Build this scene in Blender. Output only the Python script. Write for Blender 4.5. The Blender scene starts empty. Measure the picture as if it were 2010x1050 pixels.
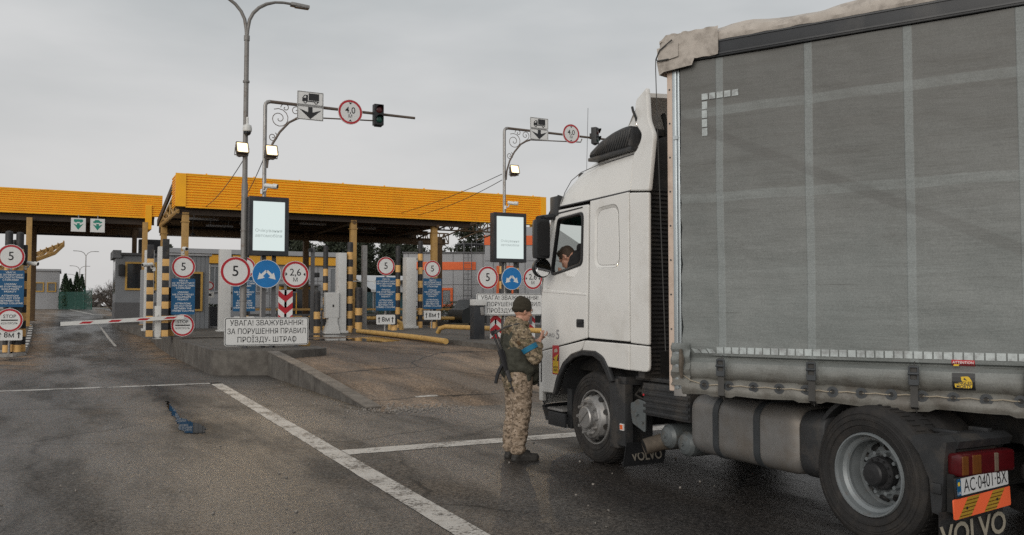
import bpy, bmesh, math, random
from math import radians as R, sin, cos, pi, sqrt, atan2
from mathutils import Vector as V, Matrix, noise
sc = bpy.context.scene
COL = sc.collection
random.seed(7)

# ------------------------------------------------------------------ camera, sky, sun, exposure
cd = bpy.data.cameras.new("camera"); cam = bpy.data.objects.new("camera", cd); COL.objects.link(cam)
cam.location = (0, 0, 1.66); cam.rotation_euler = (R(90 + 2.593), 0, R(-27.235))
cd.sensor_width = 36; cd.lens = 30.447; cd.clip_start = .1; cd.clip_end = 6000
sc.camera = cam
SUN_EL, SUN_AZ = R(17), R(230)          # compass azimuth from +Y clockwise: behind and to the left of the camera
w = bpy.data.worlds.new("World"); sc.world = w; w.use_nodes = True
nt = w.node_tree; nt.nodes.clear(); N = nt.nodes.new; L = nt.links.new
out = N("ShaderNodeOutputWorld"); bg = N("ShaderNodeBackground"); bg.inputs[1].default_value = .1
sky = N("ShaderNodeTexSky"); sky.sky_type = 'NISHITA'; sky.sun_disc = False
sky.sun_elevation = SUN_EL; sky.sun_rotation = SUN_AZ; sky.dust_density = 4
tc = N("ShaderNodeTexCoord"); mp = N("ShaderNodeMapping"); mp.inputs['Scale'].default_value = (1.2, 1.2, 4.2); mp.inputs['Rotation'].default_value = (.12, .05, .4)
n1 = N("ShaderNodeTexNoise"); n1.inputs['Scale'].default_value = 1.5; n1.inputs['Detail'].default_value = 5; n1.inputs['Roughness'].default_value = .5
cr = N("ShaderNodeValToRGB"); e = cr.color_ramp.elements
e[0].position = .36; e[0].color = (4.35, 4.6, 4.7, 1); e[1].position = .64; e[1].color = (6.3, 6.38, 6.4, 1)
sx = N("ShaderNodeSeparateXYZ"); hz = N("ShaderNodeMapRange"); hz.inputs[1].default_value = .0; hz.inputs[2].default_value = .33; hz.inputs[3].default_value = 1; hz.inputs[4].default_value = 0
m0 = N("ShaderNodeMix"); m0.data_type = 'RGBA'; m0.inputs[7].default_value = (6.75, 6.5, 6.35, 1)
hm = N("ShaderNodeMath"); hm.operation = 'MULTIPLY'; hm.inputs[1].default_value = .72
m1 = N("ShaderNodeMix"); m1.data_type = 'RGBA'; m1.inputs[0].default_value = .95
L(tc.outputs['Generated'], mp.inputs[0]); L(mp.outputs[0], n1.inputs['Vector']); L(n1.outputs[0], cr.inputs[0])
L(tc.outputs['Generated'], sx.inputs[0]); L(sx.outputs[2], hz.inputs[0]); L(hz.outputs[0], hm.inputs[0]); L(hm.outputs[0], m0.inputs[0])
L(cr.outputs[0], m0.inputs[6]); L(sky.outputs[0], m1.inputs[6]); L(m0.outputs[2], m1.inputs[7]); L(m1.outputs[2], bg.inputs[0]); L(bg.outputs[0], out.inputs[0])
sd = bpy.data.lights.new("sun", 'SUN'); sd.energy = 1.6; sd.angle = R(50); sd.color = (1, .95, .88)
so = bpy.data.objects.new("sun", sd); COL.objects.link(so)
dv = V((sin(SUN_AZ) * cos(SUN_EL), cos(SUN_AZ) * cos(SUN_EL), sin(SUN_EL)))
so.rotation_euler = dv.to_track_quat('Z', 'Y').to_euler(); so.location = dv * 60
vs = sc.view_settings; sc.display_settings.display_device = 'sRGB'
vs.view_transform = 'Standard'; vs.look = 'None'; vs.exposure = .05; vs.gamma = 1; vs.use_curve_mapping = False
sc.cycles.max_bounces = 6; sc.cycles.transparent_max_bounces = 16; sc.cycles.use_denoising = False; sc.cycles.caustics_reflective = False; sc.cycles.caustics_refractive = False
sc.cycles.sample_clamp_indirect = 4

# ------------------------------------------------------------------ materials
MATS = {}
def mat(name, col, rough=.6, metal=0, var=.12, vs=6, bump=0, bs=40, col2=None, c2amt=.0, c2s=3, emis=None, es=0, spec=.5, coat=0, c2lo=.5, c2hi=.62):
    """Principled surface: base colour with fine variation, optional second colour in noise patches (dirt, rust), optional bump"""
    m = bpy.data.materials.new(name); m.use_nodes = True; MATS[name] = m
    t = m.node_tree; b = t.nodes['Principled BSDF']; N = t.nodes.new; L = t.links.new
    b.inputs['Roughness'].default_value = rough; b.inputs['Metallic'].default_value = metal
    b.inputs['Specular IOR Level'].default_value = spec
    if coat: b.inputs['Coat Weight'].default_value = coat; b.inputs['Coat Roughness'].default_value = .08
    tc = N("ShaderNodeTexCoord")
    n = N("ShaderNodeTexNoise"); n.inputs['Scale'].default_value = vs; n.inputs['Detail'].default_value = 6; n.inputs['Roughness'].default_value = .65
    L(tc.outputs['Object'], n.inputs['Vector'])
    r = N("ShaderNodeValToRGB"); e = r.color_ramp.elements
    e[0].position = .3; e[1].position = .7
    e[0].color = (*[c * (1 - var) for c in col], 1); e[1].color = (*[min(1, c * (1 + var)) for c in col], 1)
    L(n.outputs[0], r.inputs[0]); o = r.outputs[0]
    if col2:
        n2 = N("ShaderNodeTexNoise"); n2.inputs['Scale'].default_value = c2s; n2.inputs['Detail'].default_value = 8; n2.inputs['Roughness'].default_value = .7
        L(tc.outputs['Object'], n2.inputs['Vector'])
        mr = N("ShaderNodeMapRange"); mr.inputs[1].default_value = c2lo; mr.inputs[2].default_value = c2hi; mr.inputs[4].default_value = c2amt
        L(n2.outputs[0], mr.inputs[0])
        mx = N("ShaderNodeMix"); mx.data_type = 'RGBA'; mx.inputs[7].default_value = (*col2, 1)
        L(mr.outputs[0], mx.inputs[0]); L(o, mx.inputs[6]); o = mx.outputs[2]
    L(o, b.inputs['Base Color'])
    if bump:
        n3 = N("ShaderNodeTexNoise"); n3.inputs['Scale'].default_value = bs; n3.inputs['Detail'].default_value = 4
        bp = N("ShaderNodeBump"); bp.inputs['Strength'].default_value = bump; bp.inputs['Distance'].default_value = .02
        L(tc.outputs['Object'], n3.inputs['Vector']); L(n3.outputs[0], bp.inputs['Height']); L(bp.outputs[0], b.inputs['Normal'])
    if emis:
        b.inputs['Emission Color'].default_value = (*emis, 1); b.inputs['Emission Strength'].default_value = es
    return m
def NT(m):
    t = m.node_tree; return t, t.nodes['Principled BSDF'], t.nodes.new, t.links.new
def math_(N, L, op, a, b=None, c=None):
    q = N("ShaderNodeMath"); q.operation = op
    for i, x in enumerate((a, b, c)):
        if x is None: continue
        if isinstance(x, (int, float)): q.inputs[i].default_value = x
        else: L(x, q.inputs[i])
    return q.outputs[0]
def mixc(N, L, f, a, b):
    q = N("ShaderNodeMix"); q.data_type = 'RGBA'
    for i, x in ((0, f), (6, a), (7, b)):
        if isinstance(x, (int, float)): q.inputs[i].default_value = x
        elif isinstance(x, tuple): q.inputs[i].default_value = (*x, 1)
        else: L(x, q.inputs[i])
    return q.outputs[2]
def noise_(N, L, vec, scale, det=5, rough=.6, lo=None, hi=None, a=0, b=1):
    q = N("ShaderNodeTexNoise"); q.inputs['Scale'].default_value = scale; q.inputs['Detail'].default_value = det; q.inputs['Roughness'].default_value = rough
    L(vec, q.inputs['Vector'])
    if lo is None: return q.outputs[0]
    return remap(N, L, q.outputs[0], lo, hi, a, b)
def remap(N, L, x, lo, hi, a=0, b=1):
    r = N("ShaderNodeMapRange"); r.interpolation_type = 'SMOOTHSTEP'
    r.inputs[1].default_value = lo; r.inputs[2].default_value = hi; r.inputs[3].default_value = a; r.inputs[4].default_value = b
    L(x, r.inputs[0]); return r.outputs[0]

mat('white_paint', (.74, .73, .705), .32, var=.03, vs=3, coat=.4, col2=(.42, .38, .33), c2amt=.35, c2s=2.2, c2lo=.52, c2hi=.75)
mat('white_plastic', (.66, .66, .64), .4, var=.05)
mat('sign_white', (.70, .70, .69), .45, var=.05, vs=4, col2=(.45, .44, .42), c2amt=.4, c2s=5, c2lo=.55, c2hi=.75)
mat('sign_red', (.42, .015, .025), .42, var=.08)
mat('sign_blue', (.008, .085, .20), .42, var=.08, col2=(.03, .11, .2), c2amt=.3, c2s=6)
mat('traffic_blue', (.01, .17, .46), .42, var=.06)
mat('sign_black', (.018, .018, .02), .5, var=.1)
mat('sign_green', (.01, .22, .16), .5, var=.1)
mat('galv', (.30, .29, .28), .45, .6, var=.18, vs=9, col2=(.18, .12, .08), c2amt=.4, c2s=7, c2lo=.55, c2hi=.7)
mat('pole_grey', (.21, .20, .19), .55, .2, var=.15, vs=8, col2=(.12, .07, .04), c2amt=.6, c2s=6, c2lo=.56, c2hi=.68)
mat('gantry_brown', (.14, .11, .09), .55, .2, var=.15, vs=8)
mat('black_plastic', (.016, .017, .019), .5, var=.2, vs=10, bump=.06, bs=120)
mat('dark_plastic', (.03, .031, .033), .48, var=.25, vs=7, bump=.05, bs=150, col2=(.10, .085, .07), c2amt=.35, c2s=4)
mat('rubber', (.017, .016, .016), .78, var=.25, vs=9, bump=.15, bs=90, col2=(.07, .058, .048), c2amt=.55, c2s=5, c2lo=.45, c2hi=.75)
mat('chassis', (.012, .012, .012), .65, var=.3, vs=8, col2=(.05, .04, .03), c2amt=.4, c2s=5)
mat('alloy', (.36, .355, .35), .42, .6, var=.12, vs=12, col2=(.2, .16, .12), c2amt=.5, c2s=9, c2lo=.5, c2hi=.7)
mat('steel_rim', (.215, .235, .245), .40, .3, var=.1, vs=9, col2=(.14, .09, .06), c2amt=.55, c2s=9, c2lo=.56, c2hi=.68)
mat('hub_dark', (.03, .03, .032), .5, .3, var=.3)
mat('fuel_metal', (.21, .205, .20), .5, .35, var=.12, vs=7, bump=.04, bs=60, col2=(.16, .13, .10), c2amt=.6, c2s=3, c2lo=.42, c2hi=.7)
mat('tank_blue', (.13, .145, .15), .45, .2, var=.12, vs=8, col2=(.09, .07, .05), c2amt=.5, c2s=8)
mat('strap_dark', (.045, .05, .055), .55, .1, var=.2)
mat('rust_pipe', (.11, .09, .07), .7, .3, var=.3, vs=18, bump=.1)
mat('yellow_fascia', (.95, .44, .006), .5, var=.04, vs=2, col2=(.75, .33, .01), c2amt=.4, c2s=1.4, c2lo=.48, c2hi=.7)
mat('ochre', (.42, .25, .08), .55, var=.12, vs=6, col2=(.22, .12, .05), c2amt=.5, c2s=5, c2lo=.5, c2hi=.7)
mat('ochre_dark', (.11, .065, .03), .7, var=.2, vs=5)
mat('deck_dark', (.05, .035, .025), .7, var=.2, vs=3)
mat('stripe_yellow', (.70, .42, .15), .6, var=.1, vs=9, col2=(.35, .2, .08), c2amt=.5, c2s=9, c2lo=.52, c2hi=.7)
mat('stripe_black', (.025, .025, .028), .6, var=.2, vs=9, col2=(.1, .08, .06), c2amt=.4, c2s=9)
mat('pipe_yellow', (.52, .32, .10), .55, var=.12, vs=7, bump=.08, bs=30, col2=(.16, .07, .03), c2amt=.75, c2s=6, c2lo=.55, c2hi=.64)
mat('portal_white', (.58, .58, .57), .5, var=.06, vs=3, col2=(.35, .32, .29), c2amt=.45, c2s=3, c2lo=.5, c2hi=.75)
mat('booth_grey', (.20, .21, .225), .55, var=.08, vs=2)
mat('panel_grey', (.34, .345, .36), .5, var=.06, vs=1.2)
mat('panel_dark', (.10, .10, .105), .6, var=.1)
mat('bld_yellow', (.72, .36, .03), .5, var=.05)
mat('bld_orange', (.75, .13, .025), .5, var=.05)
mat('window_dark', (.02, .022, .025), .12, var=.2, spec=.7)
mat('window_pale', (.16, .17, .18), .15, var=.2, spec=.7)
mat('frame_yellow', (.50, .30, .07), .5, var=.08)
mat('kerb_white', (.55, .54, .52), .75, var=.1, vs=9, col2=(.2, .17, .14), c2amt=.75, c2s=4, c2lo=.45, c2hi=.68, bump=.2, bs=25)
mat('kerb_black', (.04, .04, .04), .75, var=.2)
mat('cloth_beige', (.46, .415, .37), .8, var=.1, vs=6, col2=(.15, .125, .105), c2amt=.65, c2s=5, c2lo=.5, c2hi=.68, bump=.2, bs=12)
mat('post_beige', (.58, .46, .38), .55, var=.06, vs=3, col2=(.3, .22, .17), c2amt=.5, c2s=3)
mat('rail_alu', (.42, .46, .48), .35, .7, var=.1, vs=5)
mat('rail_black', (.022, .024, .028), .38, var=.2, vs=5, col2=(.09, .085, .08), c2amt=.3, c2s=2)
mat('reflect_white', (.44, .48, .48), .4, var=.12, vs=20, col2=(.2, .2, .2), c2amt=.85, c2s=16, c2lo=.46, c2hi=.66)
mat('webbing', (.06, .058, .055), .8, var=.2)
mat('rope', (.34, .29, .22), .8, var=.2)
mat('lens_red', (.075, .006, .008), .2, var=.15, vs=20)
mat('lens_amber', (.14, .05, .012), .2, var=.15, vs=20)
mat('lens_clear', (.16, .12, .09), .2, var=.15, vs=20)
mat('lens_dim_red', (.07, .012, .012), .25)
mat('lens_dim_green', (.012, .06, .045), .25)
mat('board_orange', (.95, .16, .06), .35, var=.06, emis=(1, .16, .05), es=0)
mat('board_yellow', (.40, .25, .03), .45, var=.1)
mat('sticker_yellow', (.72, .47, .02), .45, var=.05)
mat('sticker_red', (.5, .03, .04), .45, var=.1)
mat('plate_white', (.62, .63, .64), .4, var=.05)
mat('plate_yellow', (.7, .5, .05), .4)
mat('lettering_dim', (.17, .155, .13), .7)
mat('lettering_cream', (.33, .30, .24), .6, var=.15)
mat('lettering_grey', (.26, .26, .27), .4, var=.1)
mat('skin', (.50, .27, .19), .5, var=.08, vs=14)
mat('hair_brown', (.055, .038, .026), .75, var=.25, vs=60, bump=.4, bs=160)
mat('hat_olive', (.034, .028, .018), .95, var=.15, vs=30, bump=.25, bs=180)
mat('vest', (.042, .042, .031), .85, var=.2, vs=14, bump=.25, bs=45)
mat('hoodie', (.010, .010, .011), .9, var=.25, vs=12, bump=.2, bs=30)
mat('boot', (.022, .020, .018), .6, var=.3, vs=14, bump=.15, bs=50)
mat('band_blue', (.01, .15, .27), .7, var=.1)
mat('rifle_black', (.016, .016, .018), .4, .4, var=.2)
mat('rifle_steel', (.3, .3, .31), .35, .8)
mat('paper', (.7, .69, .66), .7)
mat('bark', (.07, .052, .04), .9, var=.2, vs=9, bump=.4, bs=20)
mat('twig', (.10, .085, .075), .9, var=.15)
mat('leaf_pine', (.024, .031, .016), .8, var=.5, vs=1.1)
mat('leaf_thuja', (.022, .045, .018), .8, var=.4, vs=2)
mat('leaf_hedge', (.035, .050, .020), .8, var=.45, vs=2.4)
mat('dry_grass', (.12, .095, .05), .95, var=.35, vs=3, col2=(.06, .07, .03), c2amt=.7, c2s=.8)
mat('fence_green', (.015, .10, .075), .6, var=.1)
mat('fence_wire', (.10, .11, .11), .6)
mat('roof_sheet', (.52, .53, .54), .5, var=.08)
mat('teal_wall', (.05, .14, .17), .6)
mat('car_dark', (.006, .008, .008), .4, var=.1)
mat('interior', (.012, .012, .013), .8, var=.2)
mat('interior_grey', (.12, .12, .125), .8, var=.1)
mat('tint', (.01, .045, .03), .3)
mat('mirror_glass', (.75, .76, .78), .04, 1, var=.01)
mat('coping', (.17, .15, .13), .85, var=.3, vs=6, bump=.3, bs=30, col2=(.05, .042, .035), c2amt=.8, c2s=2.5, c2lo=.42, c2hi=.7)
mat('stone', (.22, .20, .18), .9, var=.25, vs=12, bump=.2)
mat('tow_orange', (.6, .1, .02), .4)
mat('screen_lit', (.08, .09, .09), .3, var=.01, emis=(.84, .95, .93), es=.72)
mat('screen_text', (.06, .07, .07), .3, emis=(.62, .72, .70), es=.40)
mat('lamp_lit', (1, .9, .7), .3, emis=(1, .74, .38), es=1.75)
mat('glass_frost', (.5, .5, .48), .2)
# clear glass: thin sheet, part mirror, part open
m = mat('glass', (.8, .85, .82), .02); t, b, N, L = NT(m)
tr = N("ShaderNodeBsdfTransparent"); tr.inputs[0].default_value = (.80, .86, .83, 1); gl = N("ShaderNodeBsdfGlossy"); gl.inputs['Roughness'].default_value = .03
fr = N("ShaderNodeFresnel"); fr.inputs[0].default_value = 1.35; ms = N("ShaderNodeMixShader")
L(fr.outputs[0], ms.inputs[0]); L(tr.outputs[0], ms.inputs[1]); L(gl.outputs[0], ms.inputs[2]); L(ms.outputs[0], t.nodes['Material Output'].inputs[0])
# concrete with formwork joints, water streaks and moss
m = mat('concrete', (.115, .105, .093), .85, var=.3, vs=5, bump=.3, bs=30, col2=(.04, .033, .028), c2amt=.9, c2s=1.5, c2lo=.40, c2hi=.68)
t, b, N, L = NT(m); tcx = N("ShaderNodeTexCoord"); sq = N("ShaderNodeSeparateXYZ"); L(tcx.outputs['Object'], sq.inputs[0])   # concrete joints between cast lengths
uu = math_(N, L, 'MODULO', math_(N, L, 'ADD', math_(N, L, 'ADD', math_(N, L, 'MULTIPLY', sq.outputs[0], .9), sq.outputs[1]), 50.), 1.3)
L(mixc(N, L, remap(N, L, uu, .012, .03, .85, 0), b.inputs['Base Color'].links[0].from_socket, (.02, .018, .016)), b.inputs['Base Color'])
m = mat('paving', (.13, .115, .10), .9, var=.3, vs=7, bump=.2, bs=40, col2=(.06, .055, .04), c2amt=.6, c2s=1.2)
t, b, N, L = NT(m)
tcx = N("ShaderNodeTexCoord"); bk = N("ShaderNodeTexBrick"); bk.inputs['Scale'].default_value = 1; bk.inputs['Brick Width'].default_value = .2; bk.inputs['Row Height'].default_value = .1
bk.inputs['Mortar Size'].default_value = .008; bk.inputs['Color1'].default_value = (1, 1, 1, 1); bk.inputs['Color2'].default_value = (.72, .72, .72, 1); bk.inputs['Mortar'].default_value = (.4, .4, .38, 1)
L(tcx.outputs['Object'], bk.inputs['Vector'])
src = b.inputs['Base Color'].links[0].from_socket; mm = N("ShaderNodeMix"); mm.data_type = 'RGBA'; mm.blend_type = 'MULTIPLY'; mm.inputs[0].default_value = .8
L(src, mm.inputs[6]); L(bk.outputs[0], mm.inputs[7]); L(mm.outputs[2], b.inputs['Base Color'])

# camouflage cloth: four colours from stepped noise
def camo(name, cols, sc_):
    m = mat(name, cols[0], .9, bump=.25, bs=70); t, b, N, L = NT(m)
    tc = N("ShaderNodeTexCoord"); o = cols[0]
    for i, c in enumerate(cols[1:]):
        mpn = N("ShaderNodeMapping"); mpn.inputs['Location'].default_value = (3.1 * i, 1.7 * i, 5.3 * i); mpn.inputs['Scale'].default_value = (1, 1, 1.5); L(tc.outputs['Object'], mpn.inputs[0])
        f = noise_(N, L, mpn.outputs[0], sc_ * (1 + .35 * i), 4, .62, .53 + .015 * i, .545 + .015 * i)
        o = mixc(N, L, f, o, c)
    L(o, b.inputs['Base Color']); return m
camo('camo_jacket', [(.225, .17, .11), (.12, .10, .058), (.34, .27, .185), (.065, .05, .034)], 14)
camo('camo_trousers', [(.29, .22, .16), (.17, .125, .085), (.38, .30, .23), (.11, .08, .055)], 14)

# road surface: damp asphalt, dusty brown ramp, tyre polish, speckle
m = mat('asphalt', (.05, .05, .05), .6); t, b, N, L = NT(m)
tc = N("ShaderNodeTexCoord"); P = tc.outputs['Object']; sp = N("ShaderNodeSeparateXYZ"); L(P, sp.inputs[0]); X, Y = sp.outputs[0], sp.outputs[1]
st = N("ShaderNodeMapping"); st.inputs['Scale'].default_value = (1, .25, 1); L(P, st.inputs[0])
big = noise_(N, L, st.outputs[0], .55, 5, .6, .36, .66)
mid = noise_(N, L, P, 2.3, 6, .7, .4, .68)
fine = noise_(N, L, P, 75, 3, .7, .30, .72)
vg = N("ShaderNodeTexVoronoi"); vg.inputs['Scale'].default_value = 62; L(P, vg.inputs['Vector']); grain = N("ShaderNodeSeparateColor"); L(vg.outputs['Color'], grain.inputs[0])
o = mixc(N, L, big, (.058, .054, .051), (.105, .095, .085))
o = mixc(N, L, math_(N, L, 'MULTIPLY', mid, .45), o, (.105, .086, .069))
edge = math_(N, L, 'ADD', Y, math_(N, L, 'MULTIPLY', math_(N, L, 'SUBTRACT', noise_(N, L, P, 1.4, 6, .7), .5), 1.1))
ramp = math_(N, L, 'MULTIPLY', remap(N, L, edge, 13.15, 13.4), remap(N, L, X, 4.3, 4.5))
ramp = math_(N, L, 'MULTIPLY', ramp, remap(N, L, Y, 30, 34, 1, 0))
dust = noise_(N, L, st.outputs[0], 1.3, 5, .65, .34, .66)
track = remap(N, L, math_(N, L, 'ABSOLUTE', math_(N, L, 'SUBTRACT', X, 7.4)), .25, 1.1)
rc = mixc(N, L, math_(N, L, 'MULTIPLY', dust, track), (.115, .088, .068), (.29, .205, .14))
o = mixc(N, L, ramp, o, rc)
# dried mud along the left lane's kerbs, far side of the barrier
mud = math_(N, L, 'MULTIPLY', remap(N, L, math_(N, L, 'ABSOLUTE', math_(N, L, 'SUBTRACT', X, .9)), 1.1, 1.9), math_(N, L, 'MULTIPLY', remap(N, L, Y, 23, 30), remap(N, L, X, 3.4, 3.5, 1, 0)))
mud = math_(N, L, 'MULTIPLY', mud, noise_(N, L, P, 1.1, 5, .7, .36, .6))
o = mixc(N, L, math_(N, L, 'MULTIPLY', mud, .9), o, (.34, .23, .145))
jnt = remap(N, L, math_(N, L, 'ABSOLUTE', math_(N, L, 'SUBTRACT', edge, 33.9)), .05, .16, .8, 0)
o = mixc(N, L, math_(N, L, 'MULTIPLY', jnt, remap(N, L, X, 3.2, 3.3, 1, 0)), o, (.014, .013, .012))
trk = math_(N, L, 'MINIMUM', math_(N, L, 'ABSOLUTE', math_(N, L, 'SUBTRACT', X, -.05)), math_(N, L, 'ABSOLUTE', math_(N, L, 'SUBTRACT', X, 1.75)))
o = mixc(N, L, math_(N, L, 'MULTIPLY', remap(N, L, trk, .12, .45, .55, 0), noise_(N, L, st.outputs[0], 1.1, 4, .6, .3, .55)), o, (.030, .028, .027))
pale = math_(N, L, 'MULTIPLY', noise_(N, L, P, .42, 4, .6, .50, .66), remap(N, L, math_(N, L, 'ABSOLUTE', math_(N, L, 'SUBTRACT', X, 1.9)), 1.1, 2.2, .6, 0))
o = mixc(N, L, pale, o, (.13, .102, .077))
oil_shade = math_(N, L, 'MULTIPLY', remap(N, L, math_(N, L, 'ADD', X, math_(N, L, 'MULTIPLY', noise_(N, L, P, .9, 5, .65), 1.4)), 4.2, 5.0), math_(N, L, 'MULTIPLY', remap(N, L, edge, 9.2, 11, 1, 0), noise_(N, L, P, .7, 5, .6, .25, .5, .55, 1)))  # wet oily asphalt, with the truck's occlusion shade painted into the same mask
o = mixc(N, L, math_(N, L, 'MULTIPLY', oil_shade, .78), o, (.014, .011, .010))
dmp = math_(N, L, 'MULTIPLY', remap(N, L, math_(N, L, 'ABSOLUTE', math_(N, L, 'ADD', math_(N, L, 'SUBTRACT', X, 1.62), math_(N, L, 'MULTIPLY', math_(N, L, 'SUBTRACT', noise_(N, L, P, 1.6, 5, .7), .5), .5))), .10, .24, 1, 0), math_(N, L, 'MULTIPLY', remap(N, L, Y, 12.2, 13), remap(N, L, Y, 19, 21.5, 1, 0)))
dst = math_(N, L, 'SQRT', math_(N, L, 'ADD', math_(N, L, 'POWER', math_(N, L, 'SUBTRACT', X, 1.6), 2.), math_(N, L, 'POWER', math_(N, L, 'MULTIPLY', math_(N, L, 'SUBTRACT', Y, 12.65), .38), 2.)))
dmp = math_(N, L, 'MAXIMUM', dmp, remap(N, L, math_(N, L, 'ADD', dst, math_(N, L, 'MULTIPLY', math_(N, L, 'SUBTRACT', noise_(N, L, P, 2.6, 5, .7), .5), .5)), .22, .38, 1, 0))
o = mixc(N, L, math_(N, L, 'MULTIPLY', dmp, .9), o, (.010, .010, .011))
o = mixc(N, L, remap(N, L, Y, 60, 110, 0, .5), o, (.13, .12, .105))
vo = N("ShaderNodeTexVoronoi"); vo.inputs['Scale'].default_value = 110; L(P, vo.inputs['Vector'])
o = mixc(N, L, remap(N, L, vo.outputs['Color'], .78, .95, 0, .45), o, (.17, .155, .14))
o = mixc(N, L, math_(N, L, 'MULTIPLY', math_(N, L, 'SUBTRACT', 1.0, fine), .5), o, (.012, .012, .012))
vc = N("ShaderNodeTexVoronoi"); vc.feature = 'DISTANCE_TO_EDGE'; vc.inputs['Scale'].default_value = .33
wp = N("ShaderNodeMix"); wp.data_type = 'VECTOR'; wp.inputs[0].default_value = .25
nz = N("ShaderNodeTexNoise"); nz.inputs['Scale'].default_value = 1.8; nz.inputs['Detail'].default_value = 5; L(P, nz.inputs['Vector']); L(P, wp.inputs[4]); L(nz.outputs[1], wp.inputs[5]); L(wp.outputs[1], vc.inputs['Vector'])
crk = math_(N, L, 'MULTIPLY', remap(N, L, vc.outputs[0], .003, .012, .85, 0), noise_(N, L, P, .3, 3, .5, .42, .52))
o = mixc(N, L, crk, o, (.012, .011, .010))
gm = N('ShaderNodeMix'); gm.data_type = 'RGBA'; gm.blend_type = 'MULTIPLY'; gm.inputs[0].default_value = 1; L(o, gm.inputs[6]); gv = math_(N, L, 'MULTIPLY', remap(N, L, grain.outputs[0], 0, 1, .45, 1.65), noise_(N, L, P, 24, 5, .85, .28, .72, .35, 1.75)); gc = N('ShaderNodeCombineColor'); [L(gv, gc.inputs[i]) for i in range(3)]; L(gc.outputs[0], gm.inputs[7]); L(gm.outputs[2], b.inputs['Base Color'])
wet = noise_(N, L, st.outputs[0], .75, 5, .62, .40, .64)
rg = math_(N, L, 'SUBTRACT', math_(N, L, 'ADD', .36, math_(N, L, 'MULTIPLY', wet, .24)), math_(N, L, 'MULTIPLY', dmp, .06)); rg = math_(N, L, 'ADD', rg, math_(N, L, 'MULTIPLY', ramp, .22)); rg = math_(N, L, 'ADD', rg, math_(N, L, 'MULTIPLY', mud, .2))
L(rg, b.inputs['Roughness']); L(math_(N, L, 'ADD', .12, math_(N, L, 'ADD', math_(N, L, 'MULTIPLY', dmp, -.06), math_(N, L, 'ADD', math_(N, L, 'MULTIPLY', oil_shade, .02), math_(N, L, 'MULTIPLY', math_(N, L, 'SUBTRACT', 1., wet), .22)))), b.inputs['Specular IOR Level'])
bn = noise_(N, L, P, 85, 4, .75); bp = N("ShaderNodeBump"); bp.inputs['Strength'].default_value = .55; bp.inputs['Distance'].default_value = .010; L(math_(N, L, 'MULTIPLY', math_(N, L, 'ADD', bn, math_(N, L, 'MULTIPLY', grain.outputs[1], .35)), math_(N, L, 'SUBTRACT', 1., math_(N, L, 'MULTIPLY', dmp, .8))), bp.inputs['Height'])
bp2 = N("ShaderNodeBump"); bp2.inputs['Strength'].default_value = .25; bp2.inputs['Distance'].default_value = .05; L(mid, bp2.inputs['Height']); L(bp.outputs[0], bp2.inputs['Normal']); L(bp2.outputs[0], b.inputs['Normal'])
# worn road paint
m = mat('road_paint', (.46, .44, .41), .6); t, b, N, L = NT(m)
tc = N("ShaderNodeTexCoord"); P = tc.outputs['Object']
wv = math_(N, L, 'ADD', math_(N, L, 'MULTIPLY', noise_(N, L, P, 22, 6, .75), .6), math_(N, L, 'MULTIPLY', noise_(N, L, P, 2.2, 4, .6), .4))
f = remap(N, L, wv, .44, .50)
o = mixc(N, L, f, (.085, .075, .066), (.50, .475, .44)); o = mixc(N, L, noise_(N, L, P, 5, 5, .7, .45, .7, 0, .5), o, (.24, .21, .18)); L(o, b.inputs['Base Color'])
bp = N("ShaderNodeBump"); bp.inputs['Strength'].default_value = .4; bp.inputs['Distance'].default_value = .01; L(noise_(N, L, P, 85, 4, .75), bp.inputs['Height']); L(bp.outputs[0], b.inputs['Normal'])
m = mat('water', (.012, .011, .010), .02, var=0, spec=.9)
# translucent grey trailer curtain: woven, with the straps and battens behind it showing through
m = mat('curtain', (.15, .16, .16), .55); t, b, N, L = NT(m)
tc = N("ShaderNodeTexCoord"); P = tc.outputs['Object']; sp = N("ShaderNodeSeparateXYZ"); L(P, sp.inputs[0]); X, Z = sp.outputs[0], sp.outputs[2]
md = math_(N, L, 'ABSOLUTE', math_(N, L, 'SUBTRACT', math_(N, L, 'MODULO', math_(N, L, 'ADD', X, -.35 + 6.9 + .345), .69), .345))
vst = remap(N, L, md, .024, .034, 1, 0)
def hstrip(z0, hw, amt, slope=-.008):
    zz = math_(N, L, 'SUBTRACT', Z, math_(N, L, 'ADD', z0, math_(N, L, 'MULTIPLY', math_(N, L, 'PINGPONG', X, .345), slope * 3)))
    return remap(N, L, math_(N, L, 'ABSOLUTE', zz), hw, hw + .012, amt, 0)
hs = math_(N, L, 'MAXIMUM', hstrip(3.22, .03, .6), hstrip(2.53, .03, .75)); hs = math_(N, L, 'MAXIMUM', hs, hstrip(1.93, .03, .22))
hs = math_(N, L, 'MULTIPLY', hs, noise_(N, L, P, 4, 4, .6, .3, .6, .45, 1))
dg = math_(N, L, 'ABSOLUTE', math_(N, L, 'SUBTRACT', Z, math_(N, L, 'ADD', 3.18, math_(N, L, 'MULTIPLY', X, -.478))))
dgm = remap(N, L, dg, .03, .055, .3, 0)
mpn = N("ShaderNodeMapping"); mpn.inputs['Scale'].default_value = (1, 1, 7); L(P, mpn.inputs[0])
strk = noise_(N, L, mpn.outputs[0], 1.7, 4, .6, .42, .66)
blot = noise_(N, L, P, 1.1, 5, .65, .36, .64)
upper = remap(N, L, Z, 1.5, 3.4)
o = mixc(N, L, blot, (.192, .210, .205), (.236, .251, .245))
o = mixc(N, L, math_(N, L, 'MULTIPLY', upper, .85), o, (.130, .128, .120))
o = mixc(N, L, math_(N, L, 'MULTIPLY', strk, math_(N, L, 'ADD', .05, math_(N, L, 'MULTIPLY', upper, .22))), o, (.085, .078, .068))
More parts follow.
